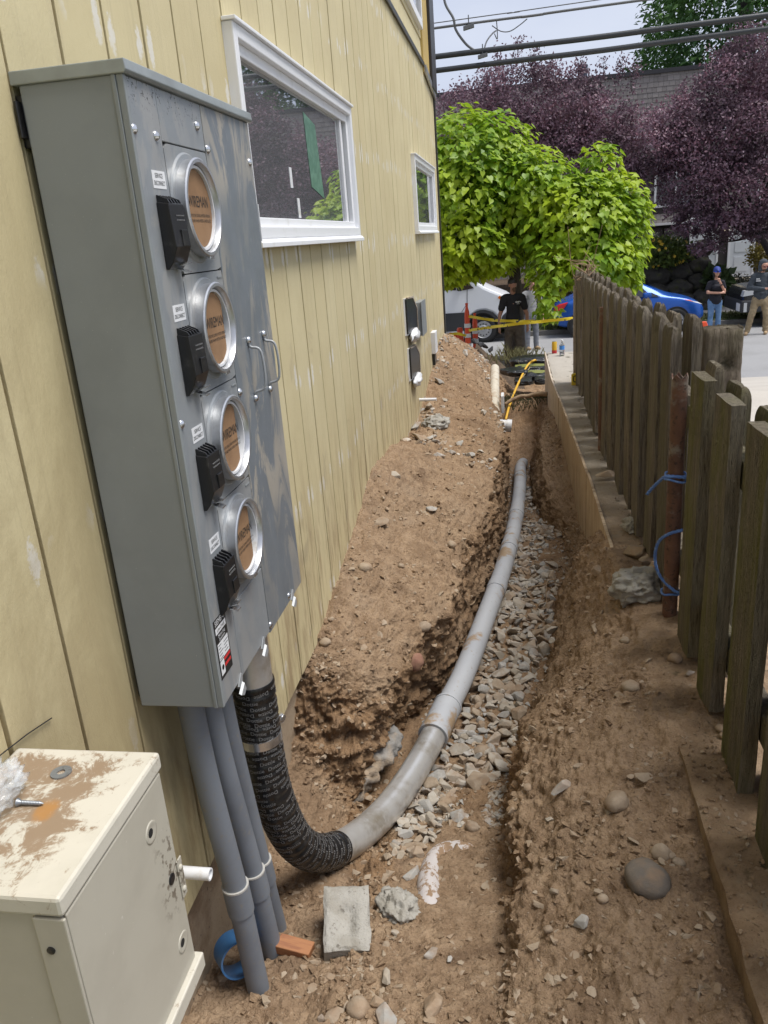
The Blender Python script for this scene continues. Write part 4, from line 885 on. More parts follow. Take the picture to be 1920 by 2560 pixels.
# blue rope on the rusty post
M_ROPE = mat('blue_rope', (.075, .17, .46), .55, layers=[(60, (.16, .28, .55), .5, .65)])
def rope(pts, lab, r=.0055, strands=True):
    P = spline(pts, 90); T, U, W = frames(P); t_ = empty('rope', tuple(P[len(P)//2]), lab, 'rope')
    L = np.concatenate([[0], np.cumsum(np.linalg.norm(np.diff(P, axis=0), axis=1))])
    for k_ in range(3):
        a = 2*math.pi*k_/3+L/.009; MB().tube(P+(np.cos(a)[:, None]*U+np.sin(a)[:, None]*W)*r*.62, r*.62, 7).build('strand', M_ROPE, t_, smooth=True)
    return t_
px0, py0 = .598, 3.135
r1 = rope([(.640, 3.10, -.955), (.600, 3.096, -.948), (.562, 3.130, -.955), (.545, 3.170, -.985), (.522, 3.20, -1.025), (.505, 3.215, -1.055)], 'upper blue rope end knotted round the rusty post')
MB().tube([(px0+.038*math.cos(a), py0+.038*math.sin(a), -.950+.004*math.sin(3*a)) for a in np.linspace(0, 2*math.pi, 24)], .0045, 7, cap=False).build('loop', M_ROPE, r1, smooth=True)
MB().tube([(px0+.040*math.cos(a), py0+.040*math.sin(a), -.968+.006*math.sin(2*a)) for a in np.linspace(0, 2*math.pi, 24)], .0045, 7, cap=False).build('loop', M_ROPE, r1, smooth=True)
r2 = rope([(.625, 3.09, -1.165), (.575, 3.11, -1.190), (.545, 3.15, -1.240), (.538, 3.17, -1.32), (.556, 3.14, -1.385), (.60, 3.095, -1.425), (.625, 3.085, -1.435)], 'lower blue rope hanging in a slack curve on the rusty post')
MB().tube([(px0+.036*math.cos(a), py0+.036*math.sin(a), -1.452+.004*math.sin(3*a)) for a in np.linspace(0, 2*math.pi, 24)], .0045, 7, cap=False).build('loop', M_ROPE, r2, smooth=True)
# yellow tape-measure case against the far post
tm_ = empty('tape_measure', (.585, 8.55, -1.575), 'small yellow tape measure reading zero at the foot of the far post', 'tape measure')
M_YEL = mat('yellow_plastic', (.70, .52, .03), .4)
m = MB(); m.prism([(0, 0), (.12, 0), (.12, .03), (.095, .115), (.02, .125), (0, .11)], (.545, 8.50, -1.578), (1, 0, 0), (0, 0, 1), (0, .05, 0)); m.build('case', M_YEL, tm_, bevel=.006)
m = MB(); put_text(m, '0', .11, (.580, 8.498, -1.515), (1, 0, 0), (0, 0, 1)); m.build('numeral', M_INK, tm_, fix=False)

# ------------------------------------------------------------------ stones
def stone_mat(name, a, b, c3, rough=.85):
    t = NT(name); c = t.coord('obj'); inf = t.n('ShaderNodeObjectInfo').outputs['Random']
    vm = t.n('ShaderNodeVectorMath', operation='ADD'); t.link(t.coord('pos'), vm.inputs[0]); vm.inputs[1].default_value = (0, 0, 0); c = vm.outputs[0]
    col = t.mix(inf, a, b); col = t.mix(t.ramp(t.noise(c, 25, 5, .65), .4, .7), col, c3); col = t.mix(t.math('MULTIPLY', t.ramp(t.noise(c, 12, 3), .45, .65), .55), col, (.29, .19, .115))
    return t.done(col, rough, 0, t.bump(t.noise(c, 110, 4, .7), .45, .005), .25)
M_GRAV = stone_mat('crushed_stone', (.47, .435, .38), (.33, .285, .225), (.41, .36, .29))
M_COB = stone_mat('river_cobble', (.33, .26, .185), (.26, .20, .145), (.37, .30, .225), .75)
M_GREYS = stone_mat('grey_stone', (.36, .35, .325), (.28, .265, .24), (.43, .41, .38))
M_DARKC = stone_mat('dark_cobble', (.165, .145, .125), (.155, .135, .115), (.205, .175, .145), .7)
M_BRICKC = stone_mat('reddish_stone', (.24, .125, .09), (.22, .115, .08), (.28, .16, .11))
M_RUB = mat('old_concrete', (.36, .345, .31), .92, layers=[(10, (.27, .25, .21), .4, .65), (50, (.17, .155, .13), .58, .7), (5, (.42, .40, .37), .5, .7)], bumps=[(40, .6, .012), (140, .5, .005)], coord='pos')
def hull_stone(seed, n=13, el=(1, .8, .6)):
    r_ = np.random.default_rng(seed); P = r_.normal(size=(n, 3)); P /= np.linalg.norm(P, axis=1)[:, None]; P *= r_.uniform(.8, 1.05, (n, 1)); P *= np.array(el)*.5
    bm = bmesh.new(); [bm.verts.new(p) for p in P]; bmesh.ops.convex_hull(bm, input=bm.verts)
    bmesh.ops.delete(bm, geom=[v for v in bm.verts if not v.link_faces], context='VERTS')
    bmesh.ops.bevel(bm, geom=list(bm.edges), offset=.018, segments=1, affect='EDGES', profile=.7)
    me = bpy.data.meshes.new('stone'); bm.to_mesh(me); bm.free(); return me
def round_stone(seed, amp=.16, el=(1, .8, .62), sub=3, rough=0., fr=1.3):
    bm = bmesh.new(); bmesh.ops.create_icosphere(bm, subdivisions=sub, radius=.5); V = np.array([v.co[:] for v in bm.verts])
    dn = amp*fbm(V*fr*2+seed*3.7, 2)+(rough*ridge(V*5+seed, 3) if rough else 0)
    for v, d_ in zip(bm.verts, dn): v.co = np.array(v.co)*(1+d_)*np.array(el)
    me = bpy.data.meshes.new('stone'); bm.to_mesh(me); bm.free(); me.polygons.foreach_set('use_smooth', [True]*len(me.polygons)); return me
HULLS = {}
for mt in (M_GRAV, M_GREYS, M_COB, M_BRICKC):
    HULLS[mt.name] = []
    for i in range(9):
        me_ = hull_stone(i*7+3, 11+i % 5, (1, .62+.05*(i % 5), .42+.06*(i % 4))); me_.materials.append(mt); HULLS[mt.name].append(me_)
COBS = {}
for mt in (M_COB, M_GREYS, M_DARKC, M_GRAV, M_BRICKC):
    COBS[mt.name] = []
    for i in range(4):
        me_ = round_stone(i+2, .14, (1, .78+.05*i, .60+.05*i)); me_.materials.append(mt); COBS[mt.name].append(me_)
RUBM = []
for i in range(4):
    me_ = round_stone(i+11, .26, (1, .72+.06*i, .62), 5, .17, 1.6); me_.materials.append(M_RUB); RUBM.append(me_)
pipe_pts = np.vstack([PATH, RUN])
def put_stone(me, pos, nrm, size, sink=.3, name='stone', flat=None):
    z = Vector(nrm); z = (z*.6+Vector((0, 0, .4))).normalized(); q = z.to_track_quat('Z', 'Y') @ Matrix.Rotation(random.uniform(0, 6.28), 3, 'Z').to_quaternion()
    o = inst(name, me, tuple(np.array(pos)+np.array(z)*size*(.28-sink*.5)), q.to_euler(), (size,)*3)
    if flat: o.scale = (size, size*flat[0], size*flat[1])
    return o
# individual stones: photo x, y, width (px), kind, label
ST = [
 (914, 1419, 38, 'c', 'tan cobble on the left bank slope near the siding'), (1077, 1271, 38, 'g', 'pale grey jagged stone in the middle of the left bank'),
 (953, 1300, 62, 'b2', 'broad flat brown stone half buried beside the siding'), (987, 1187, 32, 'h', 'tan angular stone just below the siding on the left bank'),
 (1047, 1092, 54, 'H', 'large tan rock against the wall in the rubble'), (1041, 1063, 38, 'g', 'grey slab of rubble leaning against the foot of the wall'),
 (1086, 1054, 66, 'r', 'broken concrete chunk with dark face in the rubble'), (1128, 1361, 22, 'c', 'small round cobble low on the left bank'),
 (1003, 1413, 19, 'c', 'small pale cobble right of the tan cobble on the left bank'), (1062, 1568, 32, 'c', 'pale rounded cobble at the crest above the pipe'),
 (945, 1586, 46, 'H', 'tan angular rock low on the left bank slope'), (1034, 1648, 46, 'k', 'reddish stone sticking out of the bank edge above the pipe'),
 (813, 1602, 28, 'c', 'round cobble in the soil right beside the siding bottom'), (1095, 952, 34, 'g', 'grey angular stone on the spoil heap by the wall'),
 (1112, 998, 24, 'h', 'tan stone fragment under the grey one on the spoil heap'), (1163, 882, 34, 'g', 'pale grey slab near the top of the spoil heap'),
 (1074, 1015, 30, 'h', 'tan flat stone beside the thin white stub pipe'), (1150, 1108, 30, 'g', 'grey broken stone in the middle of the rubble patch'),
 (1095, 1138, 38, 'g', 'pale broken slab at the lower end of the rubble patch'), (1201, 1129, 26, 'h', 'tan stone at the right side of the rubble patch'),
 (1130, 1128, 26, 'g', 'grey slab piece between the rubble slabs'), (1209, 1024, 22, 'h', 'pale stone above the capped drain pipe'),
 (1619, 2197, 104, 'd', 'big dark grey round cobble on the right bank'), (1650, 2126, 46, 'c', 'tan stone just above the big dark cobble'),
 (1678, 2139, 26, 'c', 'small tan stone beside the big dark cobble, upper right'), (1697, 2156, 32, 'c', 'tan pebble at the right of the big dark cobble'),
 (1545, 2003, 58, 'c', 'smooth tan oval cobble on the right bank'), (1408, 1966, 62, 'g', 'long pale flat stone standing in the right bank'),
 (1576, 1716, 42, 'c', 'tan round stone high on the right bank'), (1453, 2305, 56, 'g', 'pale grey angular stone low on the right bank'),
 (1385, 2225, 30, 'h', 'small angular stone near the trench lip, left of the big dark cobble'), (1377, 2049, 28, 'h', 'brown angular stone near the trench lip'),
 (1607, 1941, 50, 'H', 'brown angular rock above the oval cobble'), (1488, 1568, 36, 'H', 'brown rock near the top of the right bank'),
 (1496, 1428, 46, 'H', 'flat brown rock below the end of the form panels'), (1562, 1602, 24, 'c', 'small tan stone high on the right bank near the fence'),
 (1508, 2245, 28, 'c', 'brown pebble left of and below the big dark cobble'), (1445, 1915, 36, 'H', 'brown clod-like rock above the long pale stone'),
 (1320, 1969, 24, 'c', 'small tan pebble at the trench lip'), (1371, 2325, 24, 'c', 'yellowish pebble low at the trench lip'), (1394, 2447, 26, 'c', 'tan pebble at the bottom of the right bank'),
 (1001, 2262, 112, 'r', 'rough grey concrete chunk beside the concrete block'), (1033, 2179, 58, 'g', 'pale angular rock above the rough concrete chunk'),
 (1033, 2119, 56, 'H', 'tan angular rock under the steel elbow'), (989, 2106, 34, 'g', 'grey fragment against the steel elbow'),
 (968, 2145, 52, 'H', 'brown rock left of the pale rocks under the elbow'), (975, 2182, 60, 'b2', 'flat reddish-brown stone above the concrete chunk'),
 (1146, 2040, 60, 'g', 'upright pale stone at the edge of the gravel'), (1062, 2019, 58, 'g', 'grey angular rock touching the conduit elbow'),
 (1110, 2005, 34, 'c', 'round orange-tan cobble in the gravel near the elbow'), (1204, 1880, 44, 'k2', 'pinkish round cobble in the gravel'),
 (1078, 2383, 50, 'g', 'pale triangular stone on the trench floor'), (1122, 2396, 22, 'g', 'small grey pebble right of the triangular stone'),
 (989, 2333, 30, 'h', 'small pale stone below the concrete chunk'), (963, 2440, 54, 'h', 'flat tan stone on the near trench floor'),
 (895, 2518, 56, 'c', 'tall tan cobble at the bottom edge of the picture'), (940, 2506, 56, 'H', 'brown angular rock beside the tall tan cobble'),
 (1078, 2508, 80, 'H', 'large tan angular rock at the bottom of the picture'), (840, 2538, 60, 'H', 'brown angular rock left of the tall tan cobble'),
 (806, 2545, 36, 'g', 'grey stone in the lower left of the trench floor'), (970, 2549, 104, 'g', 'broad pale stone at the very bottom edge'),
 (825, 2440, 44, 'b2', 'flat brown stone on the floor below the block'), (1182, 2068, 34, 'c', 'tan pebble beside the upright pale stone'),
 (736, 2434, 34, 'b2', 'brown stone by the foot of the wooden offcut'), (559, 2446, 40, 'H', 'brown rock beside the blue pipe ring'),
]
kinds = {'c': (COBS, M_COB), 'g': (HULLS, M_GREYS), 'h': (HULLS, M_GRAV), 'H': (HULLS, M_COB), 'd': (COBS, M_DARKC), 'k': (COBS, M_BRICKC), 'k2': (COBS, M_COB), 'b2': (HULLS, M_COB)}
for i, (x, y, w, kd, lab) in enumerate(ST):
    p, n, dep = ground_px(x, y+w*.12); size = w*dep/FPX*1.1
    me_ = RUBM[i % 4] if kd == 'r' else kinds[kd][0][kinds[kd][1].name][i % len(kinds[kd][0][kinds[kd][1].name])]
    o = put_stone(me_, p, n, size, sink=.35 if kd not in ('b2', 'r') else .55, flat=(.9, .5) if kd == 'b2' else None); tag(o, lab, 'stone')
for (x, y, w, kd, lab) in [(1587, 1311, 60, 'r', 'rough grey concrete lump on the ledge under the fence'), (1590, 1378, 76, 'H', 'brown angular rock on the ledge behind the pale concrete chunk'),
        (1628, 1394, 64, 'H', 'brown split rock on the ledge close to the rusty post'), (1634, 1419, 52, 'H', 'flat brown rock wedged under the split rock by the post'),
        (1596, 1464, 128, 'r', 'large pale broken concrete chunk at the end of the ledge'), (1516, 1186, 54, 'H', 'single brown rock lying on the ledge by the old boards'),
        (1687, 1644, 32, 'c', 'tan stone at the foot of the first mossy board'), (1724, 1681, 30, 'g', 'grey stone between the mossy boards'), (1801, 1820, 28, 'c', 'tan pebble under the second mossy board gap'), (1809, 1838, 22, 'c', 'orange-brown pebble beside the tan one under the boards')]:
    p = onz(x, y+w*.25, -1.577); dep = p@CF; size = w*dep/FPX*1.08; i = int(x)
    me_ = RUBM[i % 4] if kd == 'r' else kinds[kd][0][kinds[kd][1].name][i % 4]
    tag(put_stone(me_, p, (0, 0, 1), size, sink=.1), lab, 'stone')
# crushed stone bed: the ones that show largest as single stones, the rest as one mass
from itertools import product
POLY = np.array([(1060, 1345), (1130, 1215), (1195, 1225), (1200, 1380), (1135, 1490), (1118, 1640), (1045, 1700), (985, 1700), (950, 1800), (905, 1850), (845, 1850), (862, 1790), (930, 1700), (985, 1575), (1020, 1480)])*1.1573
def inpoly(x, y, P):
    c_ = False; j = len(P)-1
    for i in range(len(P)):
        if (P[i, 1] > y) != (P[j, 1] > y) and x < (P[j, 0]-P[i, 0])*(y-P[i, 1])/(P[j, 1]-P[i, 1])+P[i, 0]: c_ = not c_
        j = i
    return c_
GSUB = (slice(int(np.searchsorted(ys, 2.2)), int(np.searchsorted(ys, 6.2)), 2), slice(int(np.searchsorted(us, 2.6)), int(np.searchsorted(us, 6.6)), 2))
got = []; tries = 0
while len(got) < 295 and tries < 9000:
    tries += 1; x, y = random.uniform(POLY[:, 0].min(), POLY[:, 0].max()), random.uniform(POLY[:, 1].min(), POLY[:, 1].max())
    if not inpoly(x, y, POLY): continue
    p, n, dep = ground_px(x, y, 7, GSUB)
    if p[2] > -1.98: continue
    s_ = random.choice((.055, .065, .075, .085, .095, .11))*(1 if p[1] > 2.6 else .7)
    if np.min(np.linalg.norm(pipe_pts-p, axis=1)) < RAD+s_*.2: continue
    if any((p[0]-q[0][0])**2+(p[1]-q[0][1])**2 < (.285*(s_+q[1]))**2 for q in got): continue
    got.append((p, s_))
for k_, (p, s_) in enumerate(got):
    mtn = random.choice((M_GRAV.name, M_GRAV.name, M_GREYS.name, M_GRAV.name, M_COB.name)); me_ = random.choice(HULLS[mtn])
    o = inst('crushed_stone', me_, tuple(p+np.array([0, 0, s_*.16])), (random.uniform(-.7, .7), random.uniform(-.7, .7), random.uniform(0, 6.28)), (s_*1.12,)*3)
    tag(o, 'grey crushed stone in the gravel bed along the trench conduit', 'stone', 'crushed stones in the trench')
def mass(name, pts, lab, mt, fr=.6, fl=True):
    """many small stones joined into one mass: (pos, size)"""
    base = []
    for i in range(6):
        bm = bmesh.new(); r_ = np.random.default_rng(i+40); P = r_.normal(size=(9, 3)); P /= np.linalg.norm(P, axis=1)[:, None]; P *= np.array([.5, .4, .32])
        [bm.verts.new(p) for p in P]; bmesh.ops.convex_hull(bm, input=bm.verts); bm.verts.index_update(); bm.faces.ensure_lookup_table()
        base.append((np.array([v.co[:] for v in bm.verts]), [tuple(v.index for v in f.verts) for f in bm.faces])); bm.free()
    m = MB()
    for p, s_ in pts:
        V, F_ = random.choice(base); A = np.array(Matrix.Rotation(random.uniform(0, 6.28), 3, 'Z') @ Matrix.Rotation(random.uniform(-.8, .8), 3, 'X')); m.add((V*s_)@A.T+p, F_, random.randrange(len(mt)) if isinstance(mt, list) else 0)
    return tag(m.build(name, mt, fix=False), lab, None, kind='stuff')
pts = []
for _ in range(2600):                                             # small stones under and between the big ones
    i = random.randrange(int(np.searchsorted(ys, 2.45)), int(np.searchsorted(ys, 8.6))); j = random.randrange(np.searchsorted(us, 3.0), np.searchsorted(us, 5.1))
    if pnoise(np.array([[Gd[i, j, 0]*4, Gd[i, j, 1]*1.5, 1.7]]))[0] > -.15: pts.append((Gd[i, j], random.uniform(.014, .045)))
for _ in range(900):
    i = random.randrange(int(np.searchsorted(ys, 4.4)), int(np.searchsorted(ys, 7.6))); j = random.randrange(np.searchsorted(us, 3.05), np.searchsorted(us, 5.0))
    if pnoise(np.array([[Gd[i, j, 0]*3, Gd[i, j, 1]*1.6, 6.7]]))[0] > .0 and np.min(np.linalg.norm(RUN-Gd[i, j], axis=1)) > RAD+.03: pts.append((Gd[i, j]+np.array([0, 0, .008]), random.uniform(.035, .085)))
mass('gravel', pts, 'fine gravel filling between the crushed stones', [M_GRAV, M_GREYS, M_COB])
pts = []
DENS = pnoise(Gd*np.array([5, 3.5, 0])+np.array([0, 0, 4.4]))
while len(pts) < 13000:                                            # crumbs and clods lying on the soil
    i = int(len(ys)*random.random()**1.15*.86); j = random.randrange(4, nu-4); p = Gd[i, j]
    if Nd[i, j, 2] < .45 and random.random() < .7: continue
    dens = DENS[i, j]
    if dens < random.uniform(-.5, .35): continue
    if p[0] > EDGE(p[1])-.01: continue
    pts.append((p, min(.042, random.choice((.006, .008, .010, .013, .017, .024, .030))*random.uniform(.7, 1.3)*(1+.06*p[1]))))
mass('soil_clods', pts, 'loose crumbs and clods of soil on the banks', [M_SOIL, M_SOIL, M_COB])
pts = []
for _ in range(900):                                              # rubble over the far left bank and spoil heap
    i = int(np.searchsorted(ys, random.uniform(5.6, 11.2))); j = random.randrange(2, int(np.searchsorted(us, 2.1))); p = Gd[min(i, ny-1), j]
    if pnoise(np.array([[p[0]*2.5, p[1]*1.2, 8.4]]))[0] > -.12: pts.append((p+np.array([0, 0, .005]), random.choice((.025, .035, .05, .07))*random.uniform(.7, 1.2)))
mass('rubble', pts, 'broken stone rubble strewn over the far left bank', [M_GRAV, M_GREYS, M_COB])
# ledge litter
mass('ledge_litter', [((.60-abs(random.gauss(0, .035)), y_, -1.578), random.uniform(.004, .013)) for y_ in [random.uniform(1.2, 9) for _ in range(420)]]+[((random.uniform(.48, .66), y_, -1.578), random.uniform(.004, .02)) for y_ in [random.uniform(.9, 4.2) for _ in range(800)]], 'grit and crumbs of soil lying on the ledge', [M_SOIL, M_COB, M_SOIL])

# ------------------------------------------------------------------ things lying in the trench
p, n, dep = ground_px(868, 2330)
blk = empty('concrete_block', tuple(p), 'pale concrete block with a worn hollow on the trench floor', 'block'); blk.rotation_euler = (R(14), R(4), R(12))
m = MB(); nx_, ny_ = 16, 20; V = []; W_, L_, H_ = .135, .195, .085
for k_ in (0, 1):
    for i in range(nx_+1):
        for j in range(ny_+1):
            x, y = (i/nx_-.5)*W_, (j/ny_-.5)*L_; z = 0 if k_ == 0 else H_
            if k_: z += -.020*math.exp(-((x+.002)/.026)**4-((y+.012)/.045)**4)+.003*fbm(np.array([[x*30, y*30, 1.]]), 3)[0]
            if k_ and (i in (0, nx_) or j in (0, ny_)): z -= .006+.006*abs(pnoise(np.array([[x*25, y*25, 3.]]))[0])
            if i in (0, nx_): x += .004*pnoise(np.array([[y*30, z*20, i]]))[0]
            if j in (0, ny_): y += .004*pnoise(np.array([[x*30, z*20, j]]))[0]
            V.append((x, y, z))
s0 = (nx_+1)*(ny_+1); id_ = lambda k_, i, j: k_*s0+i*(ny_+1)+j
F_ = [(id_(k_, i, j), id_(k_, i+1, j), id_(k_, i+1, j+1), id_(k_, i, j+1)) for k_ in (0, 1) for i in range(nx_) for j in range(ny_)]
F_ += [(id_(0, i, e), id_(0, i+1, e), id_(1, i+1, e), id_(1, i, e)) for e in (0, ny_) for i in range(nx_)]+[(id_(0, e, j), id_(0, e, j+1), id_(1, e, j+1), id_(1, e, j)) for e in (0, nx_) for j in range(ny_)]
m.add(V, F_).build('block', M_RUB, blk, local=True, auto=40)
p, n, dep = ground_px(735, 2385); m = MB(); m.obox((0, 0, 0), (.050, -.006, -.004), (.006, .022, 0), (0, 0, .017))
wd = m.build('wood_offcut', mat('fresh_lumber', (.33, .145, .06), .7, layers=[(30, (.25, .10, .045), .45, .6)], stretch=(.3, 3, 1)), bevel=.003); wd.location = tuple(p+np.array([.0, .01, .012])); wd.rotation_euler = (.1, .12, .08)
tag(wd, 'short reddish lumber offcut on the soil behind the grey risers', 'wood')
p = onx(590, 2385, -.80)
rg = MB(); rg.lathe((0, 0, 0), (.62, -.74, .22), [(-.034, .053), (.034, .053), (.034, .048), (-.034, .048), (-.034, .053)], 40, cap=(False, False))
rg_ = rg.build('pipe_ring', mat('blue_pvc', (.045, .15, .34), .45, layers=[(14, (.10, .19, .33), .5, .7)]), auto=40); rg_.location = tuple(p); tag(rg_, 'short blue plastic pipe ring standing against the foundation', 'pipe')
# half buried white bag-like pipe bend
P3 = [ground_px(1083, 2318)[0], ground_px(1072, 2235)[0], ground_px(1075, 2165)[0], ground_px(1105, 2120)[0], ground_px(1160, 2112)[0], ground_px(1200, 2135)[0]]
P3 = [q+np.array([0, 0, -.029]) for q in P3]; P3[0][2] -= .06; P3[-1][2] -= .05
m = MB().tube(spline(P3, 40), .040, 20)
t = NT('chalky_pvc'); c = t.coord(); col = t.mix(t.ramp(t.noise(t.coord(scale=(1, .6, 1)), 22, 5, .7), .5, .56), (.52, .485, .475), (.27, .18, .11)); M_CHALK = t.done(col, .75, 0, t.bump(t.noise(c, 60, 4), .3, .005))
tag(m.build('buried_pipe', M_CHALK, smooth=True), 'chalky white pipe bend half buried in the trench floor', 'pipe')
# old concrete footing exposed under the bank
m = MB(); P_ = [onz(868, 2030, -2.16), onz(915, 1975, -2.12), onz(955, 1925, -2.08), onz(985, 1885, -2.06), onz(1000, 1840, -2.08)]; P_ = spline(P_, 50); T_, U_, W_ = frames(P_); V = []; n_ = 22
for i, p in enumerate(P_):
    for j in range(n_):
        a = 2*math.pi*j/n_; d_ = math.cos(a)*U_[i]+math.sin(a)*W_[i]; q = p+np.array([-.045, .02, -.01])+d_*.043; V.append(q+d_*(.026*ridge(np.array([q*9]), 3)[0]+.010*ridge(np.array([q*30]), 2)[0]))
m.add(V, [(i*n_+j, i*n_+(j+1) % n_, (i+1)*n_+(j+1) % n_, (i+1)*n_+j) for i in range(len(P_)-1) for j in range(n_)]+[tuple(range(n_)), tuple((len(P_)-1)*n_+j for j in range(n_))])
tag(m.build('old_footing', mat('rough_footing_concrete', (.27, .26, .245), .95, layers=[(12, (.18, .17, .155), .4, .65), (5, (.33, .25, .17), .5, .7)], bumps=[(45, .8, .012), (160, .6, .005)]), smooth=True), 'rough grey old concrete footing exposed behind the steel elbow', 'footing')
# capped drain with tee in the far left bank
M_CREAM = mat('cream_pvc', (.55, .50, .41), .5, layers=[(8, (.42, .33, .23), .5, .65)])
dr = empty('drain_pipe', (-.30, 7.8, -1.85), 'cream drain pipe with grey cap and white tee in the far left bank', 'pipe')
a_ = onx(1235, 1072, -.235); dirv = np.array([-.02, 1, .035]); dirv /= np.linalg.norm(dirv)
MB().tube([a_, a_+dirv*2.9], .055, 24).build('pipe', M_CREAM, dr, auto=40)
MB().lathe(a_-dirv*.045, dirv, [(0, .050), (.004, .060), (.05, .062), (.052, .055)], 28).build('cap', mat('grey_rubber', (.13, .135, .135), .55), dr, auto=40)
m = MB(); m.obox(a_-dirv*.047, (.045, 0, 0), dirv*.002, (0, 0, .003)); m.obox(a_-dirv*.047, (.003, 0, 0), dirv*.002, (0, 0, .045)); m.build('cap_rib', M_BLACK, dr)
MB().tube([a_+dirv*.16, a_+dirv*.16+np.array([.155, 0, -.02])], .052, 24).build('tee', M_WHITE, dr, auto=40)
MB().tube([a_+dirv*.16+np.array([.12, 0, -.0155]), a_+dirv*.16+np.array([.165, 0, -.021])], .060, 24).build('tee_socket', M_WHITE, dr, auto=40)
MB().box(a_[0]+.055, a_[0]+.085, a_[1]+.75, a_[1]+.95, a_[2]-.02, a_[2]+.16).build('bracket', M_WHITE, dr, bevel=.004)
# roots
def root(pts, r0, r1, lab):
    P = spline(pts, 40); P = P+.012*np.stack([fbm(P*6+k_*9, 2) for k_ in range(3)], 1); return tag(MB().tube(P, np.linspace(r0, r1, len(P)), 10).build('root', M_ROOT, smooth=True), lab, 'root')
M_ROOT = mat('root_bark', (.30, .215, .13), .85, layers=[(20, (.20, .13, .08), .45, .65)], bumps=[(60, .5, .006)])
root([ony(1262, 1010, 9.85), ony(1290, 995, 9.9), ony(1330, 988, 9.9), ony(1370, 985, 9.85)], .022, .03, 'thick bare root crossing the far end of the trench')
root([ony(1325, 988, 9.9), ony(1338, 1005, 9.83), ony(1342, 1020, 9.75)], .008, .004, 'thin rootlet hanging below the thick root')
root([ony(1305, 992, 9.9), ony(1318, 1002, 9.82)], .006, .003, 'short rootlet left of the hanging one')
P_ = [ground_px(*q)[0]+np.array([0, 0, .02]) for q in ((1130, 1465), (1180, 1478), (1225, 1487), (1290, 1484), (1350, 1470), (1388, 1462))]; P_[2][2] = -2.05; P_[1][2] = -2.08
root(P_, .006, .004, 'thin pale root lying across the conduit')
P_ = [ground_px(*q)[0]+np.array([.02, 0, .05]) for q in ((1388, 1463), (1360, 1470), (1357, 1500), (1362, 1545))]
root(P_, .004, .002, 'thin dark root dangling over the gravel')

# ------------------------------------------------------------------ foliage
def fast_mesh(name, V, F, mt, smooth=False):
    V = np.asarray(V, np.float32); F = np.asarray(F, np.int32); me = bpy.data.meshes.new(name)
    me.vertices.add(len(V)); me.vertices.foreach_set('co', V.reshape(-1)); me.loops.add(F.size); me.loops.foreach_set('vertex_index', F.reshape(-1))
    me.polygons.add(len(F)); me.polygons.foreach_set('loop_start', np.arange(0, F.size, F.shape[1], dtype=np.int32))
    if smooth: me.polygons.foreach_set('use_smooth', np.ones(len(F), dtype=bool))
    me.materials.append(mt); me.update(); me.validate(); return me
def leaf_xf(P, Nn, T, S):
    """orthonormal frames for leaves: normal Nn, tip direction T, size S"""
    Nn = Nn/np.linalg.norm(Nn, axis=1)[:, None]; T = T-Nn*(T*Nn).sum(1)[:, None]; T /= np.linalg.norm(T, axis=1)[:, None]+1e-9; W = np.cross(Nn, T); return P, W, T, Nn, S
def leaf_cloud(name, P, Nn, T, S, tv, tf, mt, smooth=False):
    P, W, T, Nn, S = leaf_xf(P, Nn, T, S); tv = np.asarray(tv, float); n, k = len(P), len(tv)
    V = P[:, None]+S[:, None, None]*(tv[None, :, 0, None]*W[:, None]+tv[None, :, 1, None]*T[:, None]+tv[None, :, 2, None]*Nn[:, None])
    F = (np.asarray(tf)[None]+(np.arange(n)*k)[:, None, None]).reshape(-1, len(tf[0])); return fast_mesh(name, V.reshape(-1, 3), F, mt, smooth)
def leaf_mat(name, cols, trans=.35, rough=.5, scale=1.3, spec=.4):
    t = NT(name); c = t.coord(); g = t.n('ShaderNodeNewGeometry').outputs['Random Per Island']
    col = t.mix(g, cols[0], cols[1]); col = t.mix(t.ramp(t.noise(c, scale, 3), .4, .65), col, cols[2])
    t.done(col, rough, 0, None, spec)
    tr = t.n('ShaderNodeBsdfTranslucent'); t.link(col, tr.inputs[0]); mxs = t.n('ShaderNodeMixShader'); mxs.inputs[0].default_value = trans
    t.link(t.b.outputs[0], mxs.inputs[1]); t.link(tr.outputs[0], mxs.inputs[2]); t.link(mxs.outputs[0], t.o.inputs[0]); return t.mat
HEART_V = [(0, 0, 0), (.30, -.10, .05), (.46, .16, .03), (.36, .48, -.02), (.15, .78, -.08), (0, 1.06, -.18), (-.15, .78, -.08), (-.36, .48, -.02), (-.46, .16, .03), (-.30, -.10, .05), (0, .45, -.09)]
HEART_F = [(0, 1, 10), (1, 2, 10), (2, 3, 10), (3, 4, 10), (4, 5, 10), (5, 6, 10), (6, 7, 10), (7, 8, 10), (8, 9, 10), (9, 0, 10)]
DIA_V = [(0, 0, 0), (.30, .45, .06), (0, 1, 0), (-.30, .45, .06)]; DIA_F = [(0, 1, 2), (0, 2, 3)]
def rdir(n):
    d = rng.normal(size=(n, 3)); return d/np.linalg.norm(d, axis=1)[:, None]
def bark(name, a, b): return mat(name, a, .9, layers=[(9, b, .4, .65)], bumps=[(30, .7, .02)], stretch=(1, 1, .3))
def limb(m, pts, r0, r1, n=9):  # tapered, slightly crooked
    P = spline(pts, 24); P = P+.02*np.stack([fbm(P*2+k_*5, 2) for k_ in range(3)], 1)*np.linspace(0, 1, len(P))[:, None]; m.tube(P, np.linspace(r0, r1, len(P)), n)

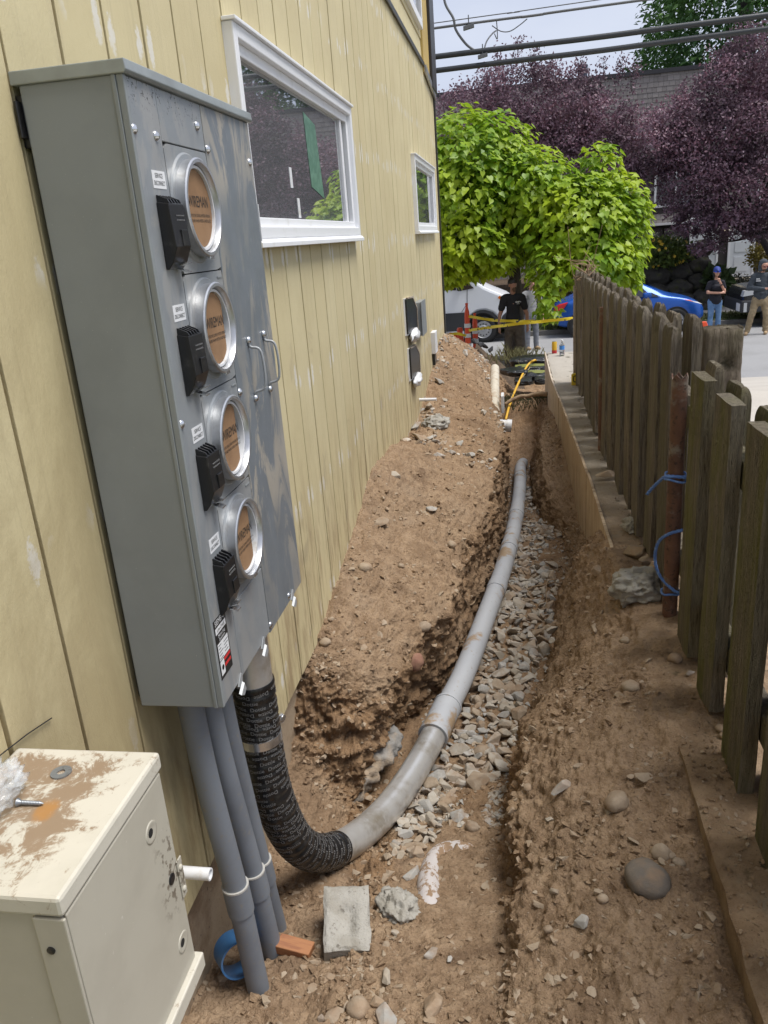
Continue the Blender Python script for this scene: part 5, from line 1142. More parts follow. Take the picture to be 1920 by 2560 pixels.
# catalpa with big heart-shaped leaves at the kerb
M_CAT = leaf_mat('catalpa_leaf', [(.36, .51, .030), (.12, .26, .022), (.42, .53, .031)], .42, .42, .8)
cat_tree = empty('catalpa_tree', (.05, 18.3, -2.95), 'round bright green catalpa tree with big leaves at the street edge', 'tree')
m = MB(); limb(m, [(.02, 18.3, -3.0), (.0, 18.3, -1.6), (-.05, 18.2, -.4), (.0, 18.1, .6)], .17, .08, 12)
for q in ((-1.0, 17.8, 1.2), (.9, 17.6, .6), (1.6, 17.5, .2), (-.9, 18.6, .8), (1.4, 18.5, 1.1), (.1, 17.2, .3)): limb(m, [(-.03, 18.2, -.6), (q[0]*.4, 18.2*.5+q[1]*.5, -.2+q[2]*.3), q], .07, .02, 7)
m.build('trunk', bark('catalpa_bark', (.10, .08, .065), (.06, .05, .04)), cat_tree, smooth=True)
LOB = [(1130, 480, 17.9, 1.6, 1.55), (1215, 395, 18.0, 1.05, .85), (1310, 480, 17.8, 1.15, .85), (1165, 600, 17.4, 1.0, .72), (1430, 560, 17.4, 1.15, .95), (1525, 590, 17.5, .80, .96), (1500, 425, 17.9, .42, .52), (1535, 510, 17.7, .68, .62), (1485, 660, 16.9, .85, .50), (1375, 675, 16.6, .42, .52), (1235, 640, 17.2, .52, .42), (1120, 660, 17.2, .75, .45), (1380, 600, 18.3, .9, .8), (1250, 520, 18.9, 1.4, 1.2), (1370, 760, 16.35, .26, .36), (1540, 690, 17.0, .50, .40)]
PP, NN, TT, SS = [], [], [], []
for (x, y, Y, rx, rz) in LOB:
    c_ = ony(x, y, Y); n = int(520*(rx*rx+2*rx*rz)/1.); d = rdir(n); bump_ = 1+.16*fbm(d*2.3+x*.01, 3)
    rad = (bump_*np.where(rng.random(n) < .72, rng.uniform(.9, 1.04, n), rng.uniform(.5, .9, n)))[:, None]
    p = c_+d*rad*np.array([rx, rx*.9, rz]); out = d*np.array([1, 1, .7]); PP.append(p)
    NN.append(out*.70+np.array([0, 0, .85])+.28*rng.normal(size=(n, 3))); TT.append(out*.7+np.array([0, 0, -.75])+.40*rng.normal(size=(n, 3))); SS.append(rng.uniform(.085, .175, n))
PP, NN, TT, SS = map(np.concatenate, (PP, NN, TT, SS))
keep = PP[:, 1] > 10.3; PP, NN, TT, SS = PP[keep], NN[keep], TT[keep], SS[keep]
sx, sy, sw = proj(PP); vis = np.where((sx > 1105) & (sx < 1660) & (sy > 270) & (sy < 860))[0]
# the leaves nearest the camera are single leaves, the rest one mass
cell = {}; 
for i in vis:
    key = (int(sx[i]//22), int(sy[i]//22))
    if key not in cell or sw[i] < sw[cell[key]]: cell[key] = i
single = sorted(cell.values(), key=lambda i: -SS[i]/sw[i])[:290]; rest = np.setdiff1d(np.arange(len(PP)), single)
loc0 = np.array(cat_tree.location)
crown = bpy.data.objects.new('crown', leaf_cloud('crown', PP[rest]-loc0, NN[rest], TT[rest], SS[rest], HEART_V, HEART_F, M_CAT)); COL.objects.link(crown); crown.parent = cat_tree; tag(crown, kind='stuff')
lme = fast_mesh('leaf', HEART_V, HEART_F, M_CAT)
for i in single:
    P, W, T, Nn, S = leaf_xf(PP[[i]], NN[[i]], TT[[i]], SS[[i]]); o = inst('leaf', lme, parent=cat_tree)
    M4 = Matrix.Identity(4)
    for r_ in range(3): M4[r_][0], M4[r_][1], M4[r_][2], M4[r_][3] = W[0, r_]*S[0], T[0, r_]*S[0], Nn[0, r_]*S[0], P[0, r_]-loc0[r_]
    o.matrix_basis = M4

# purple-leaved plum trees in front of the far house
M_PLUM = leaf_mat('plum_leaf', [(.20, .088, .118), (.29, .20, .25), (.125, .08, .102)], .25, .55, .9, .7)
M_PLUM.node_tree.nodes['Principled BSDF'].inputs['Specular IOR Level'].default_value = .4
M_PBARK = bark('plum_bark', (.055, .045, .042), (.03, .026, .026))
def plum(base, lobes, n_per, lab, spikes, seed, trunkpts):
    t_ = empty('plum_tree', base, lab, 'tree', 'purple plum trees across the street'); L0 = np.array(base); m = MB(); limb(m, trunkpts, .17, .07, 10)
    P_, N_, T_, S_ = [], [], [], []
    for (c_, r_) in lobes:
        c_, r_ = np.array(c_), np.array(r_); limb(m, [trunkpts[-1], (np.array(trunkpts[-1])+c_)/2+rng.normal(size=3)*.15, c_+rng.normal(size=3)*.1], .05, .012, 6)
        n = int(n_per*1.15*(r_[0]*r_[2]+r_[0]*r_[1])); cl_ = rdir(max(30, n//45)); ci = rng.integers(0, len(cl_), n)
        base_ = cl_[ci]*(rng.uniform(.72, 1.03, len(cl_))*(1+.20*fbm(cl_*2.0+seed+c_, 3)))[ci][:, None]; p = c_+(base_+.13*rng.normal(size=(n, 3)))*r_
        d = rdir(n); P_.append(p); N_.append(d+np.array([0, -.2, .6])); T_.append(rdir(n)+np.array([0, 0, -.35])); S_.append(rng.uniform(.065, .115, n))
    for (a, b) in spikes:
        a, b = np.array(a), np.array(b); tw = MB(); limb(tw, [a, (a+b)/2+rng.normal(size=3)*.06, b], .014, .004, 5); tw.build('twig', M_PBARK, t_, smooth=True); n = 170
        tt = rng.random(n)**.8; p = a+(b-a)*tt[:, None]+rng.normal(size=(n, 3))*.09; P_.append(p); N_.append(rdir(n)); T_.append(rdir(n)+(0, 0, .3)); S_.append(rng.uniform(.06, .10, n))
    m.build('trunk', M_PBARK, t_, smooth=True)
    P_, N_, T_, S_ = map(np.concatenate, (P_, N_, T_, S_)); o = bpy.data.objects.new('crown', leaf_cloud('crown', P_-L0, N_, T_, S_, DIA_V, DIA_F, M_PLUM)); COL.objects.link(o); o.parent = t_; tag(o, kind='stuff')
def PL(x, y, Y=26.3): return ony(x, y, Y)
plum((.9, 26.2, -2.8), [(PL(1180, 300), (1.3, 1.2, 1.0)), (PL(1290, 250), (1.3, 1.2, 1.0)), (PL(1390, 270), (1.3, 1.2, .95)), (PL(1475, 310), (1.2, 1.2, .85)), (PL(1250, 370), (1.5, 1.3, 1.2)), (PL(1400, 380), (1.5, 1.3, 1.2)), (PL(1510, 400), (1.2, 1.2, 1.1)), (PL(1560, 480), (.9, 1, .9))],
     1650, 'wide dark purple plum tree behind the catalpa, twigs rising against the sky', [(PL(x, y+70), PL(x+dx, y)) for x, y, dx in ((1215, 175, 6), (1250, 120, -8), (1290, 95, 6), (1330, 118, 10), (1370, 150, 14), (1440, 150, 12), (1500, 150, 8), (1545, 140, 12), (1580, 160, 10), (1160, 210, -8), (1125, 235, -10), (1400, 165, -6))], 3.3,
     [(.9, 26.2, -2.9), (.85, 26.2, -1.4), (1.0, 26.2, .3)])
plum((7.45, 26.0, -2.8), [(PL(1640, 355), (1.2, 1.2, .95)), (PL(1720, 310), (1.0, 1.1, .75)), (PL(1815, 215), (.85, 1.0, .8)), (PL(1890, 150), (1.0, 1.1, .9)), (PL(1760, 350), (1.5, 1.3, 1.2)), (PL(1880, 320), (1.5, 1.3, 1.3)), (PL(1740, 460), (1.2, 1.2, 1.0)), (PL(1850, 470), (1.5, 1.3, 1.1)), (PL(1960, 400), (1.4, 1.3, 1.3)), (PL(1830, 560), (.9, 1.1, .45)), (PL(1910, 560), (.9, 1.1, .45)), (PL(1735, 555), (.6, .9, .4)), (PL(1960, 200), (1.2, 1.2, 1.2)), (PL(1760, 620, 25.9), (.45, .5, .22))],
     1650, 'tall dark purple plum tree on the right with a leaning trunk', [(PL(x, y+70), PL(x+dx, y)) for x, y, dx in ((1700, 205, 10), (1770, 165, 8), (1835, 115, 10), (1880, 75, 8))], 8.1,
     [(7.75, 26.0, -2.9), (7.65, 26.0, -1.9), (7.3, 26.0, -1.15), (6.9, 26.0, -.6)])
# conifer far behind
M_CON = leaf_mat('conifer_needles', [(.075, .165, .045), (.12, .23, .055), (.05, .115, .038)], .25, .6, .35)
con = empty('conifer_tree', (11.5, 48, -3), 'tall green conifer rising behind the far shingled house', 'tree')
MB().lathe((11.5, 48, -3), (0, 0, 1), [(0, .6), (8, .45), (20, .1)], 12).build('trunk', M_PBARK, con, smooth=True)
n = 42000; zc = rng.uniform(4, 21, n); rmax = np.interp(zc, [4, 10, 16, 21], [5.2, 5.0, 3.6, .4]); ang = rng.random(n)*6.283; clump = 1+.22*fbm(np.stack([np.cos(ang)*2, np.sin(ang)*2, zc*.55], 1), 3)
rr_ = rmax*clump*rng.uniform(.55, 1.02, n); P_ = np.stack([np.cos(ang)*rr_, np.sin(ang)*rr_, zc+3-.12*rr_], 1); T_ = np.stack([np.cos(ang), np.sin(ang), -.5+0*ang], 1)+.5*rng.normal(size=(n, 3))
o = bpy.data.objects.new('crown', leaf_cloud('crown', P_, rdir(n)+(0, 0, .6), T_, rng.uniform(.18, .42, n), [(0, 0, 0), (.22, .4, .1), (0, 1, -.1), (-.22, .4, .1)], DIA_F, M_CON)); COL.objects.link(o); o.parent = con; tag(o, kind='stuff')

# ------------------------------------------------------------------ far shingled house
FH = 31.0
fh = empty('far_house', (4, FH+4, -2.6), 'grey-brown shingled house across the street with white doors', 'house')
MB().box(-9, 16, FH+.02, FH+9, -3, 4.55).build('wall', mat('shingle_underlay', (.05, .045, .043), .9), fh)
t = NT('shingle'); inf = t.n('ShaderNodeNewGeometry').outputs['Random Per Island']; c = t.coord(); col = t.mix(inf, (.23, .205, .19), (.31, .28, .26)); col = t.mix(t.ramp(t.noise(c, 1.2, 4), .4, .7), col, (.26, .235, .22)); M_SHING = t.done(col, .9)
openings = [(3.9, 4.72, 1.15, 2.05), (4.80, 6.2, .15, 1.72), (3.6, 5.95, -1.45, -.25), (6.0, 7.05, -2.2, -.1), (7.28, 8.3, -2.2, -.1)]
m = MB(); z = -2.2; row = 0
while z < 4.5:
    x = -6+random.uniform(0, .15)
    while x < 14:
        w = random.uniform(.12, .22)
        if not any(a-w < x < b and c0-.02 < z+.08 < d0 for a, b, c0, d0 in openings): m.prism([(0, 0), (.022, 0), (.008, .165), (0, .165)], (x, FH+.019, z), (0, -1, 0), (0, 0, 1), (w-.008, 0, 0))
        x += w
    z += .155; row += 1
tag(m.build('shingles', M_SHING, fh, fix=False), kind='stuff')
MB().box(-9.1, 16.1, FH-.06, FH+9.1, 4.551, 4.68).build('parapet_cap', M_DARKTRIM, fh)
M_DOOR = mat('white_door_paint', (.66, .69, .72), .5)
def fwin(x0, x1, z0, z1, nm='window', lit=None, frame=M_VINYL, mull=1):
    w = MB().box(x0, x1, FH+.012, FH+.016, z0, z1).build(nm, lit or M_GLASS, fh); t_ = .07; f = MB()
    f.box(x0-t_, x0, FH-.05, FH+.011, z0-t_, z1+t_); f.box(x1, x1+t_, FH-.05, FH+.011, z0-t_, z1+t_); f.box(x0, x1, FH-.05, FH+.011, z0-t_, z0); f.box(x0, x1, FH-.05, FH+.011, z1, z1+t_); f.build('frame', frame, w)
    for k_ in range(mull): xx = x0+(x1-x0)*(k_+1)/(mull+1); MB().box(xx-.03, xx+.03, FH-.03, FH+.010, z0, z1).build('mullion', frame, w)
fwin(4.85, 6.15, .42, 1.66, mull=1); fwin(3.66, 5.85, -1.36, -.35, mull=2, frame=M_BLACK); fwin(1.0, 2.6, .42, 1.66, mull=1); fwin(8.2, 9.6, .42, 1.66)
MB().box(3.4, 6.1, FH-.28, FH-.001, -.24, -.16).build('eave', M_VINYL, fh)
MB().box(2.6, 7.2, FH-.10, FH-.001, 2.62, 2.72).build('band', M_VINYL, fh)
for (a, b) in ((6.02, 7.0), (7.32, 8.22)):
    d = MB().box(a+.07, b-.07, FH-.030, FH+.010, -2.16, -.12).build('door', M_DOOR, fh); f = MB()
    f.box(a, a+.068, FH-.055, FH+.012, -2.18, -.05); f.box(b-.068, b, FH-.055, FH+.012, -2.18, -.05); f.box(a+.07, b-.07, FH-.055, FH+.012, -.115, -.05); f.build('frame', M_VINYL, d)
    for (z0, z1) in ((-2.0, -1.45), (-1.35, -.95), (-.85, -.3)):
        p_ = MB(); p_.box(a+.20, b-.20, FH-.034, FH-.031, z0, z1); p_.box(a+.23, b-.23, FH-.046, FH-.0345, z0+.03, z1-.03); p_.build('panel', M_DOOR, d, bevel=.006)
    for z in (-1.12, -1.27): MB().lathe((b-.14, FH-.031, z), (0, -1, 0), [(0, .035), (.02, .035), (.05, .028), (.06, .01)], 14).build('knob', M_BRIGHT, d, smooth=True)
MB().box(5.9, 9.2, FH-.5, FH+.01, -3.0, -2.19).build('porch_plinth', M_CONC, fh)
lp = MB().box(7.10, 7.22, FH-.14, FH-.02, -.58, -.36).build('porch_lamp', mat('lit_lamp_glass', (.9, .85, .7), .3, emit=((1, .86, .6), 3.0)), fh, bevel=.01)
MB().box(7.08, 7.24, FH-.16, FH-.01, -.355, -.31).build('lamp_cap', M_BLACK, lp)
ch = MB(); ch.lathe((2.46, FH+1.2, 4.5), (0, 0, 1), [(0, .13), (.52, .13), (.53, .16), (.60, .16), (.62, .14), (.68, .14), (.69, .16), (.74, .15)], 20); ch.build('flue', mat('flue_metal', (.07, .08, .11), .5, .4), fh, auto=35)

# ------------------------------------------------------------------ boulder wall and shrubs
M_BOULD = mat('mossy_boulder', (.040, .036, .030), .92, layers=[(2.5, (.075, .066, .052), .45, .65), (4, (.055, .058, .018), .55, .68)], bumps=[(6, .8, .06), (30, .6, .015)])
bw = empty('boulder_wall', (3.8, 27.6, -2.8), 'dark mossy boulder retaining wall behind the blue car', 'wall')
BM_ = []
for i in range(5):
    me_ = round_stone(i+31, .24, (1, .8, .72), 4, .05); me_.materials.append(M_BOULD); BM_.append(me_)
L0 = np.array(bw.location)
for (x, y, w) in ((1640, 690, 62), (1700, 680, 58), (1745, 665, 56), (1640, 735, 56), (1700, 725, 60), (1752, 710, 52), (1690, 760, 70), (1755, 752, 56), (1760, 620, 48), (1715, 640, 54), (1660, 650, 52), (1610, 690, 60), (1580, 740, 64), (1630, 775, 60), (1540, 690, 70), (1520, 750, 60), (1765, 785, 54), (1720, 790, 60), (1470, 720, 70), (1460, 770, 60)):
    c_ = ony(x, y, 27.3+(700-y)*.008); s_ = w*(c_@CF)/FPX*1.30; inst('boulder', random.choice(BM_), tuple(c_-L0), (random.uniform(-.3, .3), random.uniform(-.3, .3), random.uniform(0, 6.28)), (s_, s_, s_*.95), bw)
tag(MB().box(-8, 6.3, 27.7, FH, -3, -1.7).build('terrace', M_SOIL2), kind='structure')
def shrub(name, x, y, Y, r, cols, n, sz, lab, flower=None):
    c_ = ony(x, y, Y); r = np.array(r); t_ = empty(name, (c_[0], c_[1], c_[2]-r[2]), lab, 'shrub'); L = np.array(t_.location)
    d = rdir(n)*(rng.uniform(.55, 1.05, n)*(1+.25*fbm(rdir(n)*2, 2)))[:, None]; p = d*r+np.array([0, 0, r[2]])
    o = bpy.data.objects.new('foliage', leaf_cloud('foliage', p, rdir(n)+(0, -.2, .7), d+.5*rng.normal(size=(n, 3)), rng.uniform(.6, 1.2, n)*sz, DIA_V, DIA_F, leaf_mat(name+'_leaf', cols, .25))); COL.objects.link(o); o.parent = t_; tag(o, kind='stuff')
    m = MB()
    for k_ in range(5): m.tube(spline([(0, 0, -.1), rng.normal(size=3)*r*.3+(0, 0, r[2]*.7), rdir(1)[0]*r*.8+(0, 0, r[2])], 10), np.linspace(.02, .006, 11), 5)
    m.build('stem', M_PBARK, t_, local=True)
    if flower:
        k_ = 60; d = rdir(k_); p = d*r*1.04+np.array([0, 0, r[2]]); o = bpy.data.objects.new('flowers', leaf_cloud('flowers', p, d+(0, -.6, .4), rdir(k_), rng.uniform(.06, .11, k_), [(-.5, -.5, 0), (.5, -.5, .1), (.5, .5, 0), (-.5, .5, .1)], [(0, 1, 2), (0, 2, 3)], mat(name+'_petal', flower, .6))); COL.objects.link(o); o.parent = t_; tag(o, kind='stuff')
shrub('flowering_shrub', 1650, 632, 27.2, (.95, .6, .42), [(.09, .14, .03), (.16, .20, .04), (.06, .10, .025)], 2600, .13, 'yellow-flowered shrub hanging over the boulder wall', (.55, .36, .03))
shrub('dark_shrub', 1825, 728, 27.4, (.75, .6, .50), [(.045, .050, .032), (.075, .070, .050), (.035, .036, .026)], 2600, .09, 'low dark twiggy shrub beside the plinth below the white door')
shrub('golden_shrub', 1912, 640, 28, (.5, .5, .45), [(.18, .14, .02), (.24, .20, .03), (.12, .10, .02)], 1400, .11, 'golden shrub at the right picture edge by the white door')
shrub('small_shrub', 1730, 775, 26.9, (.6, .4, .3), [(.05, .08, .02), (.09, .11, .03), (.04, .05, .02)], 1200, .1, 'small green plant at the foot of the boulder wall', (.5, .42, .05))
shrub('spiky_plant', 1792, 700, 27.0, (.35, .3, .28), [(.06, .10, .03), (.10, .15, .04), (.05, .07, .03)], 500, .30, 'spiky green plant beside the boulder wall end')

# ------------------------------------------------------------------ overhead lines
M_CABLE = mat('cable_sheath', (.035, .040, .045), .45); M_CABLE2 = mat('grey_cable', (.14, .145, .15), .5)
WY = 15.
def wire(pts, r, lab, mt=M_CABLE, nm='power_line'):
    return tag(MB().tube(spline(pts, 60), r, 10).build(nm, mt, smooth=True), lab, 'cable')
def wp(x, y, Y=WY): return ony(x, y, Y)
def across(a, b, ext=12):
    a, b = np.array(a), np.array(b); d = (b-a)/np.linalg.norm(b-a); return [a-d*ext, a, (a+b)/2-np.array([0, 0, .01]), b, b+d*ext]
c1 = across(wp(1080, 143), wp(1920, 38)); c2 = across(wp(1080, 178), wp(1920, 72)); c3 = across(wp(1075, 72), wp(1600, 1))
wire(c1, .044, 'upper of the two thick dark cables crossing the sky'); wire(c2, .042, 'lower of the two thick dark cables crossing the sky')
wire(c3, .020, 'thin cable bundle highest across the sky', M_CABLE2); wire([p+np.array([0, -.05, .05]) for p in across(wp(1075, 70), wp(1500, 10))], .008, 'thin messenger wire just above the cable bundle', M_CABLE2)
wire([wp(1107, -60), wp(1112, 5), wp(1133, 45), wp(1140, 75), wp(1165, 110), wp(1190, 128), wp(1208, 135)], .020, 'grey service drop cable curving down from the house corner', M_CABLE2, 'service_drop')
wire([wp(1208, 135), wp(1216, 105), wp(1230, 85), wp(1241, 76)], .012, 'short pale cable tail looping up to the cable bundle', mat('pale_cable', (.35, .36, .38), .5), 'cable_tail')
wire([wp(1230, 64), wp(1252, 78), wp(1275, 78), wp(1300, 62), wp(1318, 47)], .008, 'slack loop of thin wire under the cable bundle', M_CABLE2, 'wire_loop')
for (x, y, s_, lab) in ((1172, 66, .055, 'small grey splice case hanging on the cable bundle'), (1207, 138, .05, 'dark clamp where the service drop meets the thick cable')):
    m = MB(); c_ = wp(x, y); m.obox(c_+np.array([0, -.05, -.02]), (s_*1.6, 0, .015), (0, .03, 0), (0, 0, s_*.55)); m.tube([c_+np.array([0, -.03, 0]), c_+np.array([0, -.03, .16])], .01, 6); tag(m.build('splice_case', M_CABLE2, bevel=.008), lab, 'cable fitting')
tag(MB().tube(spline([wp(1241, 50), wp(1243, 75), wp(1243, 98), wp(1236, 84)], 20), .008, 6).build('wire_hook', M_CABLE2, smooth=True), 'thin bent wire hook hanging below the cable bundle', 'cable fitting')

# ------------------------------------------------------------------ vehicles
M_TYRE = mat('tyre_rubber', (.018, .018, .019), .8, coord='obj'); M_RIM = mat('wheel_silver', (.42, .43, .45), .35, .6, coord='obj'); M_RIMD = mat('wheel_dark', (.05, .05, .052), .6)
M_VANW = mat('van_white', (.74, .76, .80), .25); M_CLAD = mat('dark_cladding', (.030, .032, .036), .6); M_CGLASS = mat('car_glass', (.012, .014, .017), .05, spec=.8)
M_BLUE = mat('car_blue', (.016, .085, .36), .22, .25); M_AMB = mat('amber_lens', (.65, .16, .01), .25); M_TAIL = mat('red_lens', (.50, .012, .018), .2); M_LENS = mat('clear_lens', (.55, .57, .58), .15)
M_CARBLK = mat('car_black', (.014, .015, .017), .25)
def wheel(parent, x, y, z, r, w, holes=True):
    """tyre with rim facing -y (towards the camera), centre given in the vehicle's frame"""
    ty = MB(); ty.lathe((x, y, z), (0, 1, 0), [(0, r*.66), (-.01, r*.70), (-.012, r*.90), (.01, r*.985), (.03, r), (w-.03, r), (w-.01, r*.985), (w, r*.9), (w, r*.6)], 40, cap=(False, True)); tyre = ty.build('wheel', M_TYRE, parent, local=True, smooth=True)
    rm = MB(); rm.lathe((x, y, z), (0, 1, 0), [(.002, r*.665), (-.010, r*.64), (.004, r*.60), (.012, r*.50), (.0, r*.34), (-.012, r*.30), (-.016, r*.20), (-.03, r*.17), (-.03, 0.001)], 40, cap=(False, False)); rm.build('rim', M_RIM, tyre, local=True, auto=30)
    n = 12 if holes else 5
    for k_ in range(n):
        a = 2*math.pi*k_/n; h = MB()
        if holes: h.lathe((x+math.cos(a)*r*.44, y+.004, z+math.sin(a)*r*.44), (0, -1, 0), [(0, r*.055), (.004, r*.055)], 10)
        else: h.obox((x+math.cos(a)*r*.42, y-.001, z+math.sin(a)*r*.42), (math.cos(a)*r*.14, 0, math.sin(a)*r*.14), (0, .006, 0), (-math.sin(a)*r*.075, 0, math.cos(a)*r*.075))
        h.build('rim_hole', M_RIMD, tyre, local=True)
def slab(parent, nm, poly, y0, y1, mt, bev=.0, sub_of=None):
    m = MB(); m.prism(poly, (0, y0, 0), (1, 0, 0), (0, 0, 1), (0, y1-y0, 0)); return m.build(nm, mt, sub_of or parent, local=True, bevel=bev)
# white van, nose to the right; frame: x along the street from the front axle, z from the road
van = empty('van', (-.92, 23.1, -2.95), 'white panel van parked across the street behind the caution tape', 'van')
prof = [(-4.6, .35), (-.52, .35), (-.50, .55), (-.36, .74), (-.16, .86), (.05, .88), (.26, .80), (.42, .62), (.47, .38), (.86, .38), (.92, .62), (.93, .88), (.86, 1.06), (.62, 1.24), (.22, 1.42), (.02, 1.52), (-.60, 2.02), (-.80, 2.30), (-1.05, 2.48), (-1.6, 2.56), (-4.6, 2.58)]
slab(van, 'body', prof, 0, 2.0, M_VANW, .07)
w_ = slab(van, 'side_window', [(-1.02, 1.50), (-.55, 1.46), (-.24, 1.50), (-.66, 1.92), (-.92, 2.12), (-1.62, 2.14), (-1.62, 1.66), (-1.30, 1.60)], -.012, .01, M_CGLASS)
slab(van, 'lower_cladding', [(-4.6, .36), (-.54, .36), (-.52, .54), (-.42, .70), (-.50, .86), (-4.6, .86)], -.020, -.004, M_CLAD)
arch = MB(); A_ = np.linspace(R(-8), R(188), 26)
arch.prism([(.51*math.cos(a), .37+.53*math.sin(a)) for a in A_]+[(.43*math.cos(a), .37+.45*math.sin(a)) for a in A_[::-1]], (-.04, -.035, 0), (1, 0, 0), (0, 0, 1), (0, .06, 0)); arch.build('wheel_arch', M_CLAD, van, local=True)
slab(van, 'bumper', [(.46, .36), (.90, .36), (.96, .55), (.95, .80), (.62, .80), (.50, .70)], -.03, 1.9, M_CLAD, .04)
slab(van, 'rocker_panel', [(-4.6, .24), (-.56, .24), (-.56, .355), (-4.6, .355)], -.012, .02, M_VANW)
wheel(van, -.02, -.03, .36, .36, .22)
MB().lathe((-.04, .05, .37), (0, 1, 0), [(0, .44), (.02, .44)], 30).build('wheel_well', M_HOLE, van, local=True)
for (x0, x1) in ((-.005, .0),): slab(van, 'door_seam', [(-.62, .87), (-.605, .87), (-.44, 1.10), (-.425, 1.47), (-.44, 1.47), (-.455, 1.10)], -.006, .001, M_CLAD)
slab(van, 'door_handle', [(-1.60, 1.33), (-1.42, 1.33), (-1.42, 1.37), (-1.60, 1.37)], -.035, -.001, M_BLACK, .005)
slab(van, 'side_marker', [(.40, 1.20), (.56, 1.08), (.60, 1.12), (.46, 1.26)], -.010, .01, M_AMB)
slab(van, 'headlight', [(.60, .98), (.86, .92), (.84, 1.08), (.62, 1.22)], -.012, .02, M_LENS)
mr = MB(); mr.box(-.70, -.54, -.28, -.10, 1.46, 1.86); mo = mr.build('mirror', M_BLACK, van, local=True, bevel=.04)
MB().box(-.66, -.58, -.10, .01, 1.5, 1.58).build('mirror_arm', M_BLACK, mo, local=True); MB().box(-.715, -.701, -.26, -.12, 1.50, 1.64).build('mirror_glass', M_LENS, mo, local=True)
for q in ((.0, 1.55), (-.3, 1.8)): pass
slab(van, 'windscreen', [(.0, 1.535), (-.56, 2.0), (-.58, 1.985), (-.02, 1.515)], .12, 1.88, M_CGLASS)
# blue saloon behind the fence, nose to the right
def saloon(root, L, paint, H=1.42, W=1.74):
    # stations: x, sill z, shoulder z, roof z, half width low, half width shoulder, half width roof
    st = [(0, .42, .62, .66, .62, .60, .50), (.10, .30, .80, .88, .78, .74, .62), (.35, .24, .93, .98, .84, .82, .66), (.62, .22, .97, 1.06, .86, .84, .62), (1.05, .2, .97, 1.30, .87, .855, .56), (1.5, .2, .96, 1.40, .87, .86, .56), (2.0, .2, .95, 1.43, .87, .86, .56), (2.45, .2, .93, 1.38, .87, .86, .56), (2.9, .2, .92, 1.18, .87, .86, .60), (3.28, .2, .92, .985, .87, .85, .66), (3.6, .22, .88, .93, .86, .83, .66), (3.95, .24, .80, .84, .83, .78, .62), (4.18, .26, .68, .71, .76, .70, .56), (4.30, .34, .52, .54, .60, .56, .46)]
    s_ = L/4.3; ring = []; m = MB()
    for (x, zs, zb, zr, wl, wb, wr) in st:
        half = [(wl*.9, zs), (wl, zs+.08), (wl+.01, (zs+zb)/2), (wb, zb), (wr+(wb-wr)*.38, zb+(zr-zb)*.55), (wr, zr-.015), (wr*.6, zr+.005), (0, zr+.012)]
        ring.append([(x*s_, -a, b) for a, b in half]+[(x*s_, a, b) for a, b in half[-2::-1]])
    k_ = len(ring[0]); V = [p for r_ in ring for p in r_]; F_ = [(i*k_+j, (i+1)*k_+j, (i+1)*k_+(j+1) % k_, i*k_+(j+1) % k_) for i in range(len(ring)-1) for j in range(k_)]+[tuple(range(k_)), tuple((len(ring)-1)*k_+j for j in range(k_))[::-1]]
    b = m.add(V, F_).build('body', paint, root, local=True, smooth=True); sm = b.modifiers.new('s', 'SUBSURF'); sm.levels = 2; sm.render_levels = 2
    def side(x, t): # point on near side at station x, t 0 shoulder..1 roof
        xs = [q[0] for q in st]; f = lambda i: np.interp(x, xs, [q[i] for q in st]); zb, zr, wb, wr = f(2), f(3), f(5), f(6); return np.array([x*s_, -(wb+(wr-wb)*t*.92)-.006, zb+(zr-zb)*t])
    def glass(nm, pts, mt=M_CGLASS):
        mm = MB(); mm.add([side(*p) for p in pts], [tuple(range(len(pts)))]); return mm.build(nm, mt, root, local=True, fix=False)
    glass('side_window', [(.80, .16), (1.62, .10), (1.62, .86), (1.25, .82), (1.0, .62)]); glass('side_window', [(1.68, .10), (2.58, .10), (2.80, .14), (2.62, .50), (2.40, .80), (1.68, .86)]); glass('quarter_window', [(2.66, .13), (3.02, .16), (2.76, .48)])
    glass('door_trim', [(1.63, .0), (1.67, .0), (1.67, .86), (1.63, .86)], M_CARBLK)
    ws = MB(); ws.add([(3.20*s_, -.60, .995), (3.20*s_, .60, .995), (2.52*s_, .50, 1.375), (2.52*s_, -.50, 1.375)], [(0, 1, 2, 3)]); ws.build('windscreen', M_CGLASS, root, local=True, fix=False)
    for x in (.78, 3.45):
        wheel(root, x*s_, -.900, .31, .31, .2, False); MB().lathe((x*s_, -.884, .32), (0, 1, 0), [(0, .355), (.1, .355)], 30).build('wheel_well', M_HOLE, root, local=True)
    mr = MB(); mr.box(2.50*s_, 2.74*s_, -1.06, -.88, .95, 1.09); mr.build('mirror', paint, root, local=True, bevel=.05)
    ln = MB(); ln.add([side(3.62, -.05)+(0, -.02, -.02), side(4.02, -.5)+(0, -.03, .02), side(4.14, -1.0)+(.03, .02, .02), side(3.9, -1.0)+(0, -.03, 0)], [(0, 1, 2, 3)]); hl = ln.build('headlight', M_LENS, root, local=True, fix=False)
    ln = MB(); ln.add([side(3.62, -.05)+(0, -.024, -.02), side(3.80, -.2)+(0, -.032, -.0), side(3.9, -.8)+(0, -.036, 0), side(3.72, -.6)+(0, -.034, 0)], [(0, 1, 2, 3)]); ln.build('marker', M_AMB, hl, local=True, fix=False)
    ln = MB(); ln.prism([(.05, .70), (.30, .78), (.44, .96), (.18, .90), (.03, .82)], (0, -.85, 0), (s_, 0, 0), (0, 0, 1), (0, .30, 0)); ln.build('tail_light', M_TAIL, root, local=True, bevel=.02)
    mm = MB(); mm.box(1.9*s_, 2.1*s_, -.885, -.865, .80, .83); mm.build('door_handle', paint, root, local=True, bevel=.008)
